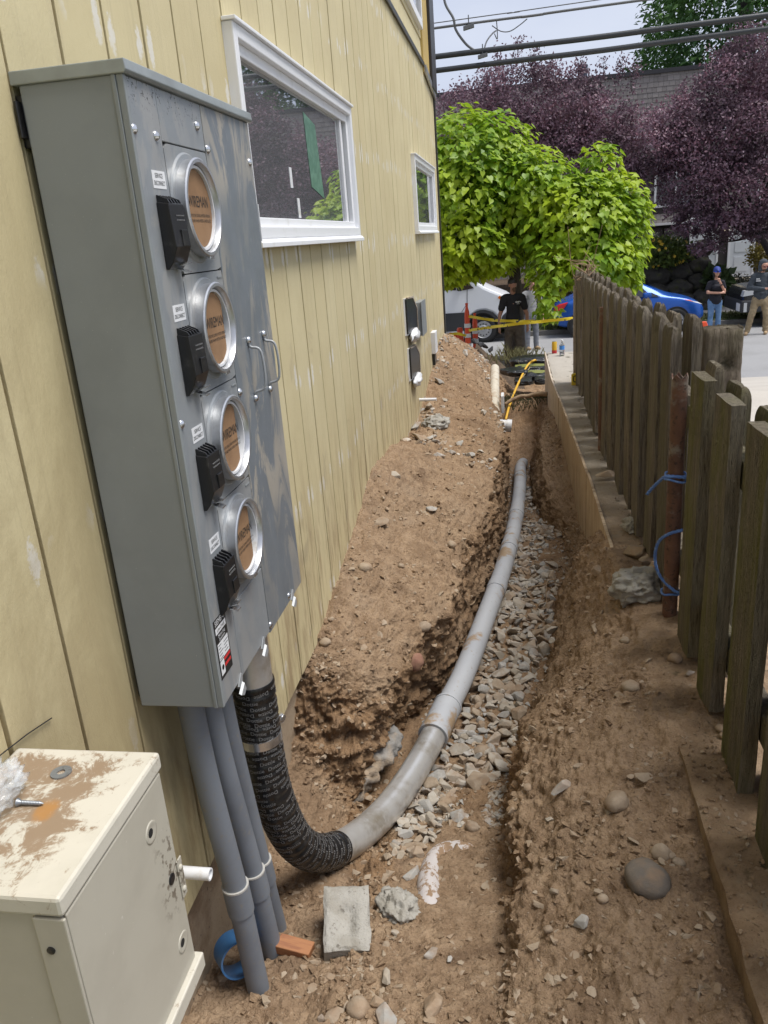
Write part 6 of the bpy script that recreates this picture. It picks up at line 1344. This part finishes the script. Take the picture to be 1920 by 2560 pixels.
car = empty('car', (.98, 23.95, -2.95), 'bright blue saloon car parked behind the wooden fence', 'car'); saloon(car, 4.05, M_BLUE)
suv = empty('suv', (5.92, 23.1, -2.95), 'black vehicle front at the right picture edge behind the man', 'car')
slab(suv, 'body', [(0, .45), (4.4, .45), (4.4, 1.65), (1.6, 1.70), (1.05, 1.12), (.12, 1.02), (0, .85)], 0, 1.8, M_CARBLK, .09); slab(suv, 'bumper', [(-.06, .40), (.5, .40), (.5, .72), (-.05, .72)], -.03, 1.83, M_CLAD, .04)
MB().box(-.075, -.062, .02, .36, .44, .64).build('number_plate', M_WLABEL, suv, local=True); MB().box(.02, .10, -.034, -.031, .42, .66).build('plate_bracket', M_LENS, suv, local=True)
slab(suv, 'headlight', [(-.01, .82), (.30, .86), (.30, .98), (.03, .96)], -.006, .25, M_LENS); wheel(suv, .85, -.02, .36, .36, .2, False)
slab(suv, 'side_window', [(1.25, 1.14), (2.6, 1.14), (2.6, 1.58), (1.66, 1.58)], -.004, .02, M_CGLASS)

# ------------------------------------------------------------------ people
def flesh(parts, vox=.011, sm=6):
    """closed surface grown round tapered bones: parts = (p0, r0, p1, r1[, squash y])"""
    bm = bmesh.new()
    for q in parts:
        p0, r0, p1, r1 = np.array(q[0], float), q[1], np.array(q[2], float), q[3]; d = p1-p0; L = np.linalg.norm(d); n = max(2, int(L/(.5*min(r0, r1)))+1)
        for t_ in np.linspace(0, 1, n):
            c_ = p0+d*t_; r = r0+(r1-r0)*t_; mtx = Matrix.Translation(c_) @ Matrix.Diagonal((1, q[4] if len(q) > 4 else 1, 1, 1)); bmesh.ops.create_icosphere(bm, subdivisions=2, radius=r, matrix=mtx)
    me = bpy.data.meshes.new('flesh'); bm.to_mesh(me); bm.free(); o = bpy.data.objects.new('flesh', me); COL.objects.link(o)
    rm = o.modifiers.new('r', 'REMESH'); rm.mode = 'VOXEL'; rm.voxel_size = vox; s_ = o.modifiers.new('s', 'SMOOTH'); s_.iterations = sm; s_.factor = .5
    dg = bpy.context.evaluated_depsgraph_get(); res = bpy.data.meshes.new_from_object(o.evaluated_get(dg)); bpy.data.objects.remove(o); res.polygons.foreach_set('use_smooth', [True]*len(res.polygons)); return res
def wear(name, parts, mt, parent, vox=.012, sm=5, wr=0.):
    me = flesh(parts, vox, sm)
    if wr:
        V = np.zeros(len(me.vertices)*3); me.vertices.foreach_get('co', V); V = V.reshape(-1, 3); Nn = np.array([v.normal[:] for v in me.vertices]); V = V+Nn*(wr*ridge(np.stack([V[:, 0]*7, V[:, 1]*7, V[:, 2]*11], 1), 2))[:, None]; me.vertices.foreach_set('co', V.reshape(-1)); me.update()
    me.materials.clear(); me.materials.append(mt); return inst(name, me, parent=parent)
def hand(wr, d, up, s=1., curl=.5):
    """palm and five bent fingers from the wrist point, along d, back of the hand facing up"""
    wr, d, up = (np.array(a, float) for a in (wr, d, up)); d /= np.linalg.norm(d); up = up-d*(up@d); up /= np.linalg.norm(up); sd = np.cross(d, up); P = [(wr, .026*s, wr+d*.085*s, .032*s, .8)]
    for k_, (o_, ln) in enumerate(((-.030, .062), (-.010, .072), (.010, .068), (.029, .052))):
        a = wr+d*.085*s+sd*o_*s; b = a+(d*(1-.35*curl)-up*curl*.7)*ln*.55*s; c_ = b+(d*(1-1.2*curl)-up*curl*1.3)*ln*.5*s; P += [(a, .0095*s, b, .009*s), (b, .009*s, c_, .0075*s)]
    a = wr+d*.03*s-sd*.028*s; b = a+(d*.7-sd*.7-up*.3)*.038*s; P += [(a, .012*s, b, .011*s), (b, .011*s, b+(d*.9-up*.5)*.030*s, .009*s)]; return P
M_SKIN = mat('skin', (.50, .27, .19), .5, coord='obj'); M_SKIN2 = mat('tanned_skin', (.30, .155, .10), .5, coord='obj'); M_HAIR = mat('dark_hair', (.022, .016, .013), .6, coord='obj'); M_BEARD = mat('brown_beard', (.10, .055, .032), .8, coord='obj')
def head_parts(c_, f, s=1.):
    """skull, jaw, nose, ears about the head centre, facing direction f"""
    c_, f = np.array(c_, float), np.array(f, float); f /= np.linalg.norm(f); sd = np.cross(f, [0, 0, 1.]); sd /= np.linalg.norm(sd); u = np.cross(sd, f)
    return [(c_+u*.03*s-f*.012*s, .088*s, c_+u*.025*s+f*.012*s, .083*s), (c_-u*.035*s+f*.025*s, .066*s, c_-u*.085*s+f*.045*s, .036*s), (c_+f*.088*s+u*.02*s, .010*s, c_+f*.108*s-u*.018*s, .014*s), (c_+sd*.083*s, .018*s, c_+sd*.086*s-u*.025*s, .014*s), (c_-sd*.083*s, .018*s, c_-sd*.086*s-u*.025*s, .014*s), (c_+f*.078*s-u*.055*s+sd*.014*s, .010*s, c_+f*.078*s-u*.055*s-sd*.014*s, .010*s)], f, sd, u
def shades(parent, c_, f, mt, s=1.):
    c_ = np.array(c_, float); _, f, sd, u = head_parts(c_, f, s); m = MB()
    for e in (-1, 1): m.obox(c_+f*.087*s+u*.020*s+sd*e*.034*s, sd*.027*s+f*(-e*.006), f*.006*s, u*.018*s); m.tube([c_+f*.075*s+sd*e*.066*s+u*.022*s, c_+sd*e*.092*s+u*.02*s], .004*s, 6)
    m.obox(c_+f*.092*s+u*.024*s, sd*.012*s, f*.004*s, u*.005*s); return m.build('sunglasses', mt, parent, local=True, bevel=.003)
def shoes(parent, feet, mt, f, s=1.):
    for (x, y) in feet:
        fx = np.array([f[0], f[1], 0.]); fx /= np.linalg.norm(fx); c_ = np.array([x, y, 0.]); wear('shoe', [(c_-fx*.06+(0, 0, .05), .05*s, c_+fx*.13+(0, 0, .035), .042*s), (c_-fx*.055+(0, 0, .07), .048*s, c_-fx*.04+(0, 0, .13), .045*s)], mt, parent, .012)
# -- man in black shirt in front of the catalpa, facing the camera, head turned to his left
p_ = ony(1290, 936, 17.0); H = 1.80
man = empty('person', (p_[0]-.03, 17.0, -2.72), 'person in black T-shirt and brown work trousers standing behind the tape', 'person')
M_BSHIRT = mat('black_cotton', (.012, .012, .014), .9, coord='obj'); M_BROWNP = mat('brown_canvas', (.085, .068, .05), .9, layers=[(9, (.06, .047, .035), .4, .65)], coord='obj')
hd = (0.0, -.02, 1.665); hp, f_, sd_, u_ = head_parts(hd, (.55, -.83, -.04))
arms = []
for e in (-1, 1): arms += [((e*.235, .0, 1.18), .048, (e*.275, -.015, 1.08), .043), ((e*.275, -.015, 1.08), .042, (e*.285, -.05, .86), .031)]+hand((e*.285, -.055, .85), (0, -.08, -1), (e*1., 0, 0), 1.05, .45)
wear('body', hp+[((0, .01, 1.43), .058, (0, -.005, 1.60), .054), ((0, 0, 1.3), .13, (0, 0, 1.42), .08, .7)]+arms, M_SKIN2, man)
wear('beard', [(np.array(hd)-u_*.055+f_*.045, .052, np.array(hd)-u_*.105+f_*.055, .035)], M_BEARD, man); wear('hair', [(np.array(hd)+u_*.052-f_*.025, .094, np.array(hd)+u_*.045+f_*.005, .088), (np.array(hd)-f_*.045, .075, np.array(hd)-f_*.05-u_*.04, .06)], M_HAIR, man)
wear('shirt', [((0, 0, 1.37), .135, (0, 0, .98), .155, .68), ((-.15, 0, 1.42), .085, (.15, 0, 1.42), .085, .85), ((0, 0, 1.02), .165, (0, 0, .93), .168, .7)]+[q for e in (-1, 1) for q in [((e*.18, 0, 1.40), .085, (e*.235, -.005, 1.22), .072)]], M_BSHIRT, man, wr=.004)
m = MB(); m.tube(spline([(.05+.011*k_, -.129, 1.335+(.018 if k_ % 2 else -.014)*(1 if k_ < 8 else .5)) for k_ in range(11)], 40), .0035, 5); m.obox((.105, -.130, 1.30), (.03, .003, 0), (0, .001, 0), (0, 0, .003)); m.build('shirt_print', M_WLABEL, man, local=True, fix=False)
wear('trousers', [((0, .01, .90), .158, (0, .01, .86), .165, .72)]+[q for e in (-1, 1) for q in [((e*.085, .01, .86), .105, (e*.115, -.02, .48), .088), ((e*.115, -.02, .48), .086, (e*.125, .01, .08), .080)]], M_BROWNP, man, wr=.007)
shoes(man, [(-.13, 0), (.13, -.02)], M_BROWNP, (0, -1, 0)); MB().lathe((0, .01, .925), (0, 0, 1), [(0, .172), (.035, .170)], 24).build('belt', M_BLACK, man, local=True)
# -- person half hidden behind him
p_ = onz(1335, 852, -2.95); m2 = empty('person', (.36, 21.2, -2.95), 'person in grey shirt half hidden behind the man in black', 'person', rz=.3)
M_GSHIRT = mat('grey_cotton', (.30, .30, .31), .9, coord='obj'); M_GPANT = mat('pale_denim', (.20, .21, .24), .9, coord='obj')
hd = (0, -.01, 1.64); hp, f_, sd_, u_ = head_parts(hd, (.3, -.9, 0)); arms = []
for e in (-1, 1): arms += [((e*.23, 0, 1.18), .046, (e*.27, -.01, 1.05), .041), ((e*.27, -.01, 1.05), .040, (e*.27, -.08, .83), .03)]+hand((e*.27, -.085, .82), (0, -.1, -1), (e, 0, 0))
wear('body', hp+[((0, .01, 1.42), .056, (0, 0, 1.58), .053), ((0, 0, 1.3), .12, (0, 0, 1.4), .08, .7)]+arms, M_SKIN, m2); wear('hair', [(np.array(hd)+u_*.05-f_*.02, .093, np.array(hd)+u_*.045, .09)], M_HAIR, m2)
wear('shirt', [((0, 0, 1.36), .135, (0, 0, .94), .155, .68), ((-.15, 0, 1.40), .08, (.15, 0, 1.40), .08, .85)]+[((e*.18, 0, 1.38), .08, (e*.23, 0, 1.20), .068) for e in (-1, 1)], M_GSHIRT, m2, wr=.004)
wear('trousers', [((0, 0, .90), .155, (0, 0, .85), .16, .72)]+[q for e in (-1, 1) for q in [((e*.085, 0, .85), .10, (e*.11, -.01, .48), .08), ((e*.11, -.01, .48), .078, (e*.12, .01, .09), .07)]], M_GPANT, m2, wr=.005)
M_TAN = mat('tan_suede', (.36, .25, .14), .8, coord='obj'); shoes(m2, [(-.12, 0), (.12, -.03)], M_TAN, (.2, -1, 0))
# -- woman in dark top and jeans, hand on chin
wo_ = empty('person', (5.08, 22.5, -2.95), 'person in blue cap, dark top and jeans with a hand at the chin', 'person', rz=.12)
M_NAVY = mat('navy_top', (.014, .014, .022), .9, coord='obj'); M_JEAN = mat('blue_denim', (.105, .20, .37), .85, layers=[(6, (.15, .27, .46), .45, .65)], coord='obj')
hd = (0, -.02, 1.53); hp, f_, sd_, u_ = head_parts(hd, (-.1, -1, -.03), .93)
arms = [((-.20, 0, 1.13), .044, (-.215, -.05, 1.04), .040), ((-.215, -.05, 1.04), .039, (.06, -.20, 1.02), .030), ((.20, 0, 1.13), .044, (.19, -.10, 1.04), .040), ((.19, -.10, 1.04), .039, (.035, -.20, 1.28), .030)]+hand((.07, -.20, 1.02), (1, -.05, 0), (0, -1, .3), .92, .6)+hand((.03, -.20, 1.29), (-.35, .0, 1), (.3, -1, 0), .92, .75)
wear('body', hp+[((0, .01, 1.32), .047, (0, 0, 1.46), .045), ((0, 0, 1.22), .11, (0, 0, 1.30), .07, .7)]+arms, M_SKIN, wo_); wear('hair', [(np.array(hd)+u_*.03-f_*.035, .086, np.array(hd)-u_*.05-f_*.045, .07), (np.array(hd)-u_*.05-f_*.05, .065, np.array(hd)-u_*.13-f_*.05, .05), (np.array(hd)-u_*.02+sd_*.07, .030, np.array(hd)-u_*.11+sd_*.068, .025), (np.array(hd)-u_*.02-sd_*.07, .030, np.array(hd)-u_*.11-sd_*.068, .025)], M_HAIR, wo_)
M_CAP = mat('blue_cap', (.022, .045, .22), .7, coord='obj'); wear('cap', [(np.array(hd)+u_*.062-f_*.012, .092, np.array(hd)+u_*.055+f_*.01, .092), (np.array(hd)+f_*.085+u_*.052, .045, np.array(hd)+f_*.135+u_*.040, .030)], M_CAP, wo_)
shades(wo_, hd, (-.1, -1, -.03), mat('blue_lens', (.01, .09, .65), .12), .98)
wear('top', [((0, 0, 1.24), .120, (0, 0, .98), .135, .72), ((-.12, 0, 1.27), .075, (.12, 0, 1.27), .075, .85), ((0, 0, .98), .145, (0, -.01, .84), .172, .72), ((-.05, -.08, 1.16), .075, (.05, -.08, 1.16), .075)]+[q for e in (-1, 1) for q in [((e*.155, 0, 1.26), .075, (e*.20, -.005, 1.13), .070)]], M_NAVY, wo_, wr=.004)
wear('jeans', [((0, .01, .86), .155, (0, .01, .80), .165, .75)]+[q for e in (-1, 1) for q in [((e*.085, .01, .80), .105, (e*.10, -.01, .44), .070), ((e*.10, -.01, .44), .068, (e*.105, .01, .06), .078)]], M_JEAN, wo_, wr=.004)
shoes(wo_, [(-.11, 0), (.11, 0)], M_BLACK, (0, -1, 0), .9); MB().lathe((.075, -.205, 1.225), (-.4, 0, 1), [(-.012, .037), (.012, .036)], 16).build('watch', M_BLACK, wo_, local=True)
# -- man in hooded jacket looking at a phone
hm = empty('person', (5.98, 21.75, -2.95), 'person in grey hooded jacket and khaki trousers looking at a phone', 'person', rz=-.1)
M_HOOD = mat('charcoal_fleece', (.045, .055, .068), .95, layers=[(14, (.065, .075, .088), .4, .65)], coord='obj'); M_KHAKI = mat('khaki_canvas', (.33, .255, .155), .9, layers=[(8, (.26, .195, .115), .4, .65)], coord='obj')
hd = (.02, -.06, 1.66); hp, f_, sd_, u_ = head_parts(hd, (.35, -.85, -.42))
wear('body', hp+[((0, .01, 1.44), .058, (.01, -.03, 1.6), .055)]+hand((.06, -.33, 1.13), (.9, -.35, .1), (-.2, -.5, .8), 1., .7)+hand((.30, -.05, .84), (.1, -.25, -1), (1, 0, 0), 1., .4)+[((0, 0, 1.25), .10, (0, 0, 1.42), .08, .7), ((-.18, 0, 1.40), .045, (-.275, -.02, 1.14), .04), ((-.275, -.02, 1.14), .04, (.06, -.33, 1.13), .03), ((.18, 0, 1.40), .045, (.27, 0, 1.12), .04), ((.27, 0, 1.12), .04, (.30, -.05, .84), .03), ((-.18, 0, 1.40), .045, (.18, 0, 1.40), .045)], M_SKIN, hm)
wear('beard', [(np.array(hd)-u_*.06+f_*.045, .050, np.array(hd)-u_*.10+f_*.055, .034)], M_BEARD, hm); shades(hm, hd, (.35, -.85, -.42), mat('dark_red_lens', (.16, .012, .014), .15), 1.)
wear('hood', [(np.array(hd)+u_*.04-f_*.055, .112, np.array(hd)-u_*.05-f_*.06, .10), (np.array(hd)+u_*.085-f_*.01, .062, np.array(hd)+u_*.07-f_*.05, .07), (np.array(hd)-u_*.09+sd_*.075, .055, np.array(hd)-u_*.09-sd_*.075, .055), (np.array(hd)+sd_*.085-f_*.02, .045, np.array(hd)-u_*.08+sd_*.085, .045), (np.array(hd)-sd_*.085-f_*.02, .045, np.array(hd)-u_*.08-sd_*.085, .045)], M_HOOD, hm, .01)
wear('jacket', [((0, 0, 1.38), .145, (0, 0, 1.02), .175, .75), ((-.15, 0, 1.42), .09, (.15, 0, 1.42), .09, .85), ((0, 0, 1.02), .178, (0, 0, .92), .165, .76), ((-.18, 0, 1.40), .088, (-.275, -.02, 1.14), .072), ((-.275, -.02, 1.14), .070, (.03, -.30, 1.12), .048), ((.18, 0, 1.40), .088, (.27, .0, 1.12), .07), ((.27, .0, 1.12), .068, (.295, -.04, .87), .048)], M_HOOD, hm, wr=.006)
m = MB(); [m.obox((-.142+.021*q_, -.150-.008*r_, 1.36-.045*r_), (.008, -.001, 0), (0, .002, 0), (0, -.003, .017)) for r_ in (0, 1) for q_ in range(5) if (q_, r_) != (4, 0)]; m.build('jacket_print', M_WLABEL, hm, local=True, fix=False)
wear('trousers', [((0, .01, .92), .165, (0, .01, .86), .17, .75), ((-.09, .01, .86), .108, (-.185, -.05, .48), .085), ((-.185, -.05, .48), .084, (-.26, -.03, .10), .076), ((.09, .01, .86), .108, (.16, -.02, .48), .085), ((.16, -.02, .48), .084, (.17, .02, .10), .076)], M_KHAKI, hm, wr=.010)
shoes(hm, [(-.28, -.05), (.18, 0)], M_TAN, (-.25, -1, 0), 1.08)
m = MB(); m.obox((.17, -.40, 1.155), (.075, -.02, .0), (.01, .034, .015), (0, -.003, .005)); tag(m.build('phone', M_CARBLK, hm, local=True, bevel=.003))

# ------------------------------------------------------------------ site things
M_ORANGE = mat('orange_plastic', (.75, .085, .025), .45); M_REFL = mat('white_sheeting', (.70, .70, .70), .5); M_TAPEY = mat('yellow_tape', (.72, .55, .02), .5, layers=[(9, (.02, .02, .02), .60, .62, 1)])
def delineator(p, h, lab, nb=4):
    t_ = empty('delineator', (p[0], p[1], -2.72), lab, 'traffic delineator'); r = .055
    MB().lathe((0, 0, 0), (0, 0, 1), [(0, .20), (.04, .19), (.06, .08), (.07, .075)], 24).build('base', M_RIMD, t_, local=True, smooth=False)
    MB().lathe((0, 0, .07), (0, 0, 1), [(0, r*1.25), (h*.8-.07, r), (h*.82, r*.9), (h*.9, r*.45), (h*.96, r*.6), (h-.07, r*.4)], 20).build('post', M_ORANGE, t_, local=True, auto=40)
    for k_ in range(nb-1): z = .18+k_*(h*.8-.2)/(nb-1); MB().lathe((0, 0, z), (0, 0, 1), [(0, r*1.27), (.085, r*1.22)], 20, cap=(False, False)).build('band', M_REFL, t_, local=True)
    return t_
delineator(ony(1172, 900, 17.6), 1.30, 'taller orange and white delineator post carrying the caution tape near the house corner', 5)
dl2 = delineator(ony(1191, 905, 18.4), 1.0, 'shorter orange delineator beside the taller one', 4)
t_ = empty('traffic_cone', (ony(1152, 880, 18.3)[0], 18.3, -2.72), 'orange traffic cone standing between the barricade and the delineators', 'traffic cone')
MB().lathe((0, 0, 0), (0, 0, 1), [(0, .22), (.03, .22), (.04, .15), (.62, .06), (.70, .07), (.74, .05)], 20).build('cone', M_ORANGE, t_, local=True, auto=35); MB().lathe((0, 0, .25), (0, 0, 1), [(0, .122), (.14, .102)], 20, cap=(False, False)).build('band', M_REFL, t_, local=True)
# the one seen over the fence on the right
p_ = ony(1755, 803, 9.5)
dl3 = empty('delineator', (p_[0], 9.5, p_[2]-1.12), 'orange and white delineator standing beyond the fence on the right', 'traffic delineator')
MB().lathe((0, 0, 0), (0, 0, 1), [(0, .18), (.05, .17), (.06, .04)], 20).build('base', M_RIMD, dl3, local=True)
MB().lathe((0, 0, .05), (0, 0, 1), [(0, .034), (.90, .030), (.92, .024)], 16).build('post', M_ORANGE, dl3, local=True, smooth=True)
for z in (.30, .50, .66): MB().lathe((0, 0, z), (0, 0, 1), [(0, .0355), (.06, .0345)], 16, cap=(False, False)).build('band', M_REFL, dl3, local=True)
m = MB(); m.prism([(-.075, 0), (.075, 0), (.062, .15), (.045, .19), (-.045, .19), (-.062, .15)], (0, -.02, .925), (1, 0, 0), (0, 0, 1), (0, .04, 0)); m.build('handle', M_ORANGE, dl3, local=True, bevel=.008); MB().box(-.028, .028, -.0215, -.0205, .96, 1.03).build('handle_gap', M_RIMD, dl3, local=True)
m = MB(); m.lathe((0, 0, .80), (0, 0, 1), [(0, .038), (.115, .040)], 16); m.tube([(-.04, -.01, .84), (-.06, -.03, .70), (-.055, -.03, .55)], .014, 6); m.build('tape_wrap', M_YEL, dl3, local=True)
# barricade by the corner
t_ = empty('barricade', (ony(1138, 880, 18.4)[0], 18.4, -2.72), 'small orange and white striped barricade panel beside the house corner', 'barricade')
m = MB(); m.obox((0, 0, .42), (.20, 0, -.03), (0, .02, 0), (.02, 0, .20)); bd = m.build('panel', M_REFL, t_, local=True, bevel=.01)
m = MB(); m.prism([(-.14, .20), (.02, .20), (.21, .02), (.21, -.10)], (0, -.023, .42), (1, 0, -.12), (.1, 0, 1), (0, .002, 0)); m.build('stripe', M_ORANGE, bd, local=True)
for x in (-.15, .15): MB().obox((x, .02, .05), (.02, 0, 0), (0, .02, 0), (0, 0, .30)).build('leg', M_RIMD, t_, local=True)
# caution tape
def ctape(pts, lab, w=.030):
    P = spline(pts, 60); m = MB(); V = []
    for i, p in enumerate(P): a = .5*math.sin(i*.33); V += [p+np.array([0, math.sin(a)*w, math.cos(a)*w]), p-np.array([0, math.sin(a)*w, math.cos(a)*w])]
    m.add(V, [(2*i, 2*i+1, 2*i+3, 2*i+2) for i in range(len(P)-1)]); o = m.build('caution_tape', M_TAPEY, fix=False); s_ = o.modifiers.new('t', 'SOLIDIFY'); s_.thickness = .002; return tag(o, lab, 'caution tape')
ctape([ony(1167, 790, 17.6), ony(1230, 800, 17.1), ony(1290, 803, 16.6), ony(1340, 803, 16.2)], 'upper yellow caution tape crossing behind the low leaves')
ctape([ony(1172, 826, 17.5), ony(1200, 822, 17.2), ony(1250, 815, 16.6), ony(1310, 808, 16.2), ony(1360, 803, 16.0), ony(1432, 796, 16.0)], 'lower yellow caution tape running to the fence end')
ctape([ony(1105, 842, 17.4), ony(1140, 834, 17.5), ony(1168, 838, 17.55), ony(1176, 815, 17.6)], 'short loose yellow tape looped by the barricade', .03)
# sheeting and bags at the far end of the trench
M_SHEET = mat('black_sheeting', (.010, .010, .011), .30, bumps=[(14, .5, .03)]); M_OLIVE = mat('olive_stripe', (.16, .17, .035), .5)
def bag(x, y, Y, w, h, d, lab, mt=M_SHEET, seed=0, rz=0., stripe=False):
    c_ = ony(x, y, Y); t_ = empty('sandbag', (c_[0], Y, c_[2]-h/2), lab, 'bag', rz=rz); bm = bmesh.new(); bmesh.ops.create_icosphere(bm, subdivisions=4, radius=1); V = np.array([v.co[:] for v in bm.verts]); sg = np.sign(V)*np.abs(V)**.6; dn = 1+.10*fbm(V*2.2+seed, 3)
    for v, s_, k_ in zip(bm.verts, sg, dn): v.co = (s_[0]*w/2*k_, s_[1]*d/2*k_, (s_[2]+1)*h/2*k_)
    me_ = bpy.data.meshes.new('sack'); bm.to_mesh(me_); bm.free(); me_.materials.append(mt); me_.polygons.foreach_set('use_smooth', [True]*len(me_.polygons)); inst('sack', me_, parent=t_)
    if stripe:
        P = [(-w*.44, -d*.10, h*.96), (-w*.2, -d*.2, h*1.06), (w*.1, -d*.22, h*1.08), (w*.42, -d*.2, h*1.0)]; V = []; Q = spline(P, 16); m = MB()
        for q in Q: V += [q+np.array([0, -.05, -.018]), q+np.array([0, .05, .010])]
        m.add(V, [(2*i, 2*i+1, 2*i+3, 2*i+2) for i in range(len(Q)-1)]); m.build('stripe', M_OLIVE, t_, local=True, fix=False)
bag(1325, 903, 12.6, .62, .15, .5, 'black bag highest in the pile at the trench end', seed=1); bag(1325, 922, 12.3, .50, .13, .5, 'black bag with an olive stripe second from the top', seed=2, stripe=True); bag(1335, 938, 12.0, .40, .13, .5, 'black bag with an olive stripe in the middle of the pile', seed=3, stripe=True)
bag(1308, 953, 11.6, .26, .09, .4, 'small black bag lying lowest at the left of the pile', seed=4); bag(1352, 950, 11.7, .20, .10, .4, 'small black bag lying lowest against the form panel', seed=5); bag(1285, 930, 12.0, .30, .10, .5, 'black bag slumping left over the soil', seed=6, rz=.5)
tag(MB().tube(spline([ony(1264, 1050, 9.6), ony(1275, 1010, 10.0), ony(1295, 960, 11.3), ony(1318, 915, 12.1), ony(1335, 901, 12.2), ony(1340, 902, 12.4)], 40), .016, 8).build('yellow_cord', mat('yellow_cord_jacket', (.62, .36, .03), .5), smooth=True), 'yellow cord rising from the trench over the black bags', 'cord')
tag(MB().tube(spline([ony(1262, 1052, 9.6), ony(1276, 1000, 10.2), ony(1299, 955, 11.5), ony(1325, 918, 12.0)], 30), .007, 6).build('thin_cord', mat('tan_cord_jacket', (.30, .24, .13), .6), smooth=True), 'thin tan cord beside the yellow cord', 'cord')
# dark spoil ridge behind the heap, with broken asphalt on it
m = MB(); nx_, ny_ = 60, 26; V = []
for i in range(nx_):
    t0 = i/(nx_-1); a = ony(1190+t0*120, 858+t0*62, 14.2)
    for j in range(ny_):
        s_ = j/(ny_-1)*2-1; hgt = (1-s_*s_)**.8*(1-t0*.45); p = np.array([a[0], 14.2+s_*1.1, -2.75+(a[2]+2.75)*hgt]); p[2] += .05*fbm(np.array([[p[0]*5, p[1]*4, 1.]]), 3)[0]*hgt; V.append(p)
m.add(V, [(i*ny_+j, (i+1)*ny_+j, (i+1)*ny_+j+1, i*ny_+j+1) for i in range(nx_-1) for j in range(ny_-1)])
tag(m.build('spoil_ridge', M_SOIL2, smooth=True, fix=False), 'dark soil ridge behind the spoil heap', None, kind='structure')
for k_, (x, y, w) in enumerate(((1200, 862, 30), (1213, 866, 26), (1226, 874, 24), (1188, 852, 26))):
    c_ = ony(x, y, 13.9); s_ = w*(c_@CF)/FPX; me_ = hull_stone(k_+70, 12, (1, .7, .5)); me_.materials.append(M_RIMD if 0 else mat('broken_asphalt%d' % k_, (.045, .046, .05), .9, bumps=[(60, .5, .01)])); tag(inst('asphalt_chunk', me_, tuple(c_), (random.random(), random.random(), random.random()*6), (s_,)*3), ('broken asphalt piece nearest the delineator', 'broken asphalt piece second from the delineator', 'broken asphalt piece lowest on the dark soil ridge', 'broken asphalt piece highest on the dark soil ridge')[(0, 1, 2, 3)[k_]], 'asphalt')
grass('tuft', [(p[0]+random.gauss(0, .22), p[1]+random.gauss(0, .35), p[2]-.02) for p in [ony(1290, 896, 13.2)]*260], .16, 'grass tufts by the feet of the man in black', .008, mat('dry_grass', (.13, .125, .05), .8))
grass('trench_grass', [(float(q[0]), float(q[1]), float(q[2])) for q in [ground_xy(random.uniform(-.2, .36), random.uniform(9.95, 10.6))[0] for _ in range(900)]], .07, 'thin dull grass on the far lip of the trench', .005, mat('lip_grass', (.075, .075, .035), .9))
# can and bottle on the ledge end
p_ = onz(1386, 884, -1.577); cn = empty('drink_can', tuple(p_), 'tall yellow and red drink can on the ledge end', 'can')
t = NT('can_print'); c = t.coord('obj'); z = t.sep(c)[2]; t.done(t.mix(t.ramp(z, .045, .05), (.50, .04, .05), (.66, .40, .03)), .35, .3); MB().lathe((0, 0, 0), (0, 0, 1), [(0, .026), (.008, .033), (.145, .033), (.157, .027)], 24).build('can', t.mat, cn, local=True, auto=35)
MB().lathe((0, 0, .157), (0, 0, 1), [(0, .0275), (.003, .0275), (.002, .024)], 24).build('rim', M_BRIGHT, cn, local=True)
p_ = onz(1405, 889, -1.577); bt = empty('water_bottle', tuple(p_), 'clear plastic water bottle with blue label beside the drink can', 'bottle')
t = NT('bottle_plastic'); t.done((.85, .88, .92), .08); t.b.inputs['Transmission Weight'].default_value = .8; t.b.inputs['IOR'].default_value = 1.15
MB().lathe((0, 0, 0), (0, 0, 1), [(0, .026), (.01, .032), (.06, .031), (.075, .033), (.13, .033), (.155, .025), (.175, .014), (.185, .014)], 24).build('body', t.mat, bt, local=True, smooth=True)
MB().lathe((0, 0, .078), (0, 0, 1), [(0, .0335), (.05, .0335)], 24, cap=(False, False)).build('label_band', mat('blue_label', (.05, .22, .60), .4), bt, local=True); MB().lathe((0, 0, .185), (0, 0, 1), [(0, .0155), (.02, .0155)], 16).build('cap', M_WHITE, bt, local=True)
# twigs caught on the fence top
m = MB()
for k_ in range(14): a = np.array([.64, 8.3-.1*k_*.5, -.44]); m.tube(spline([a, a+rng.normal(size=3)*.08+(0, 0, .09), a+rng.normal(size=3)*.14+(0, 0, .16)], 8), np.linspace(.006, .002, 9), 5)
tag(m.build('twigs', M_ROOT), 'dry twigs caught on top of the far fence boards', 'twigs', kind='stuff')
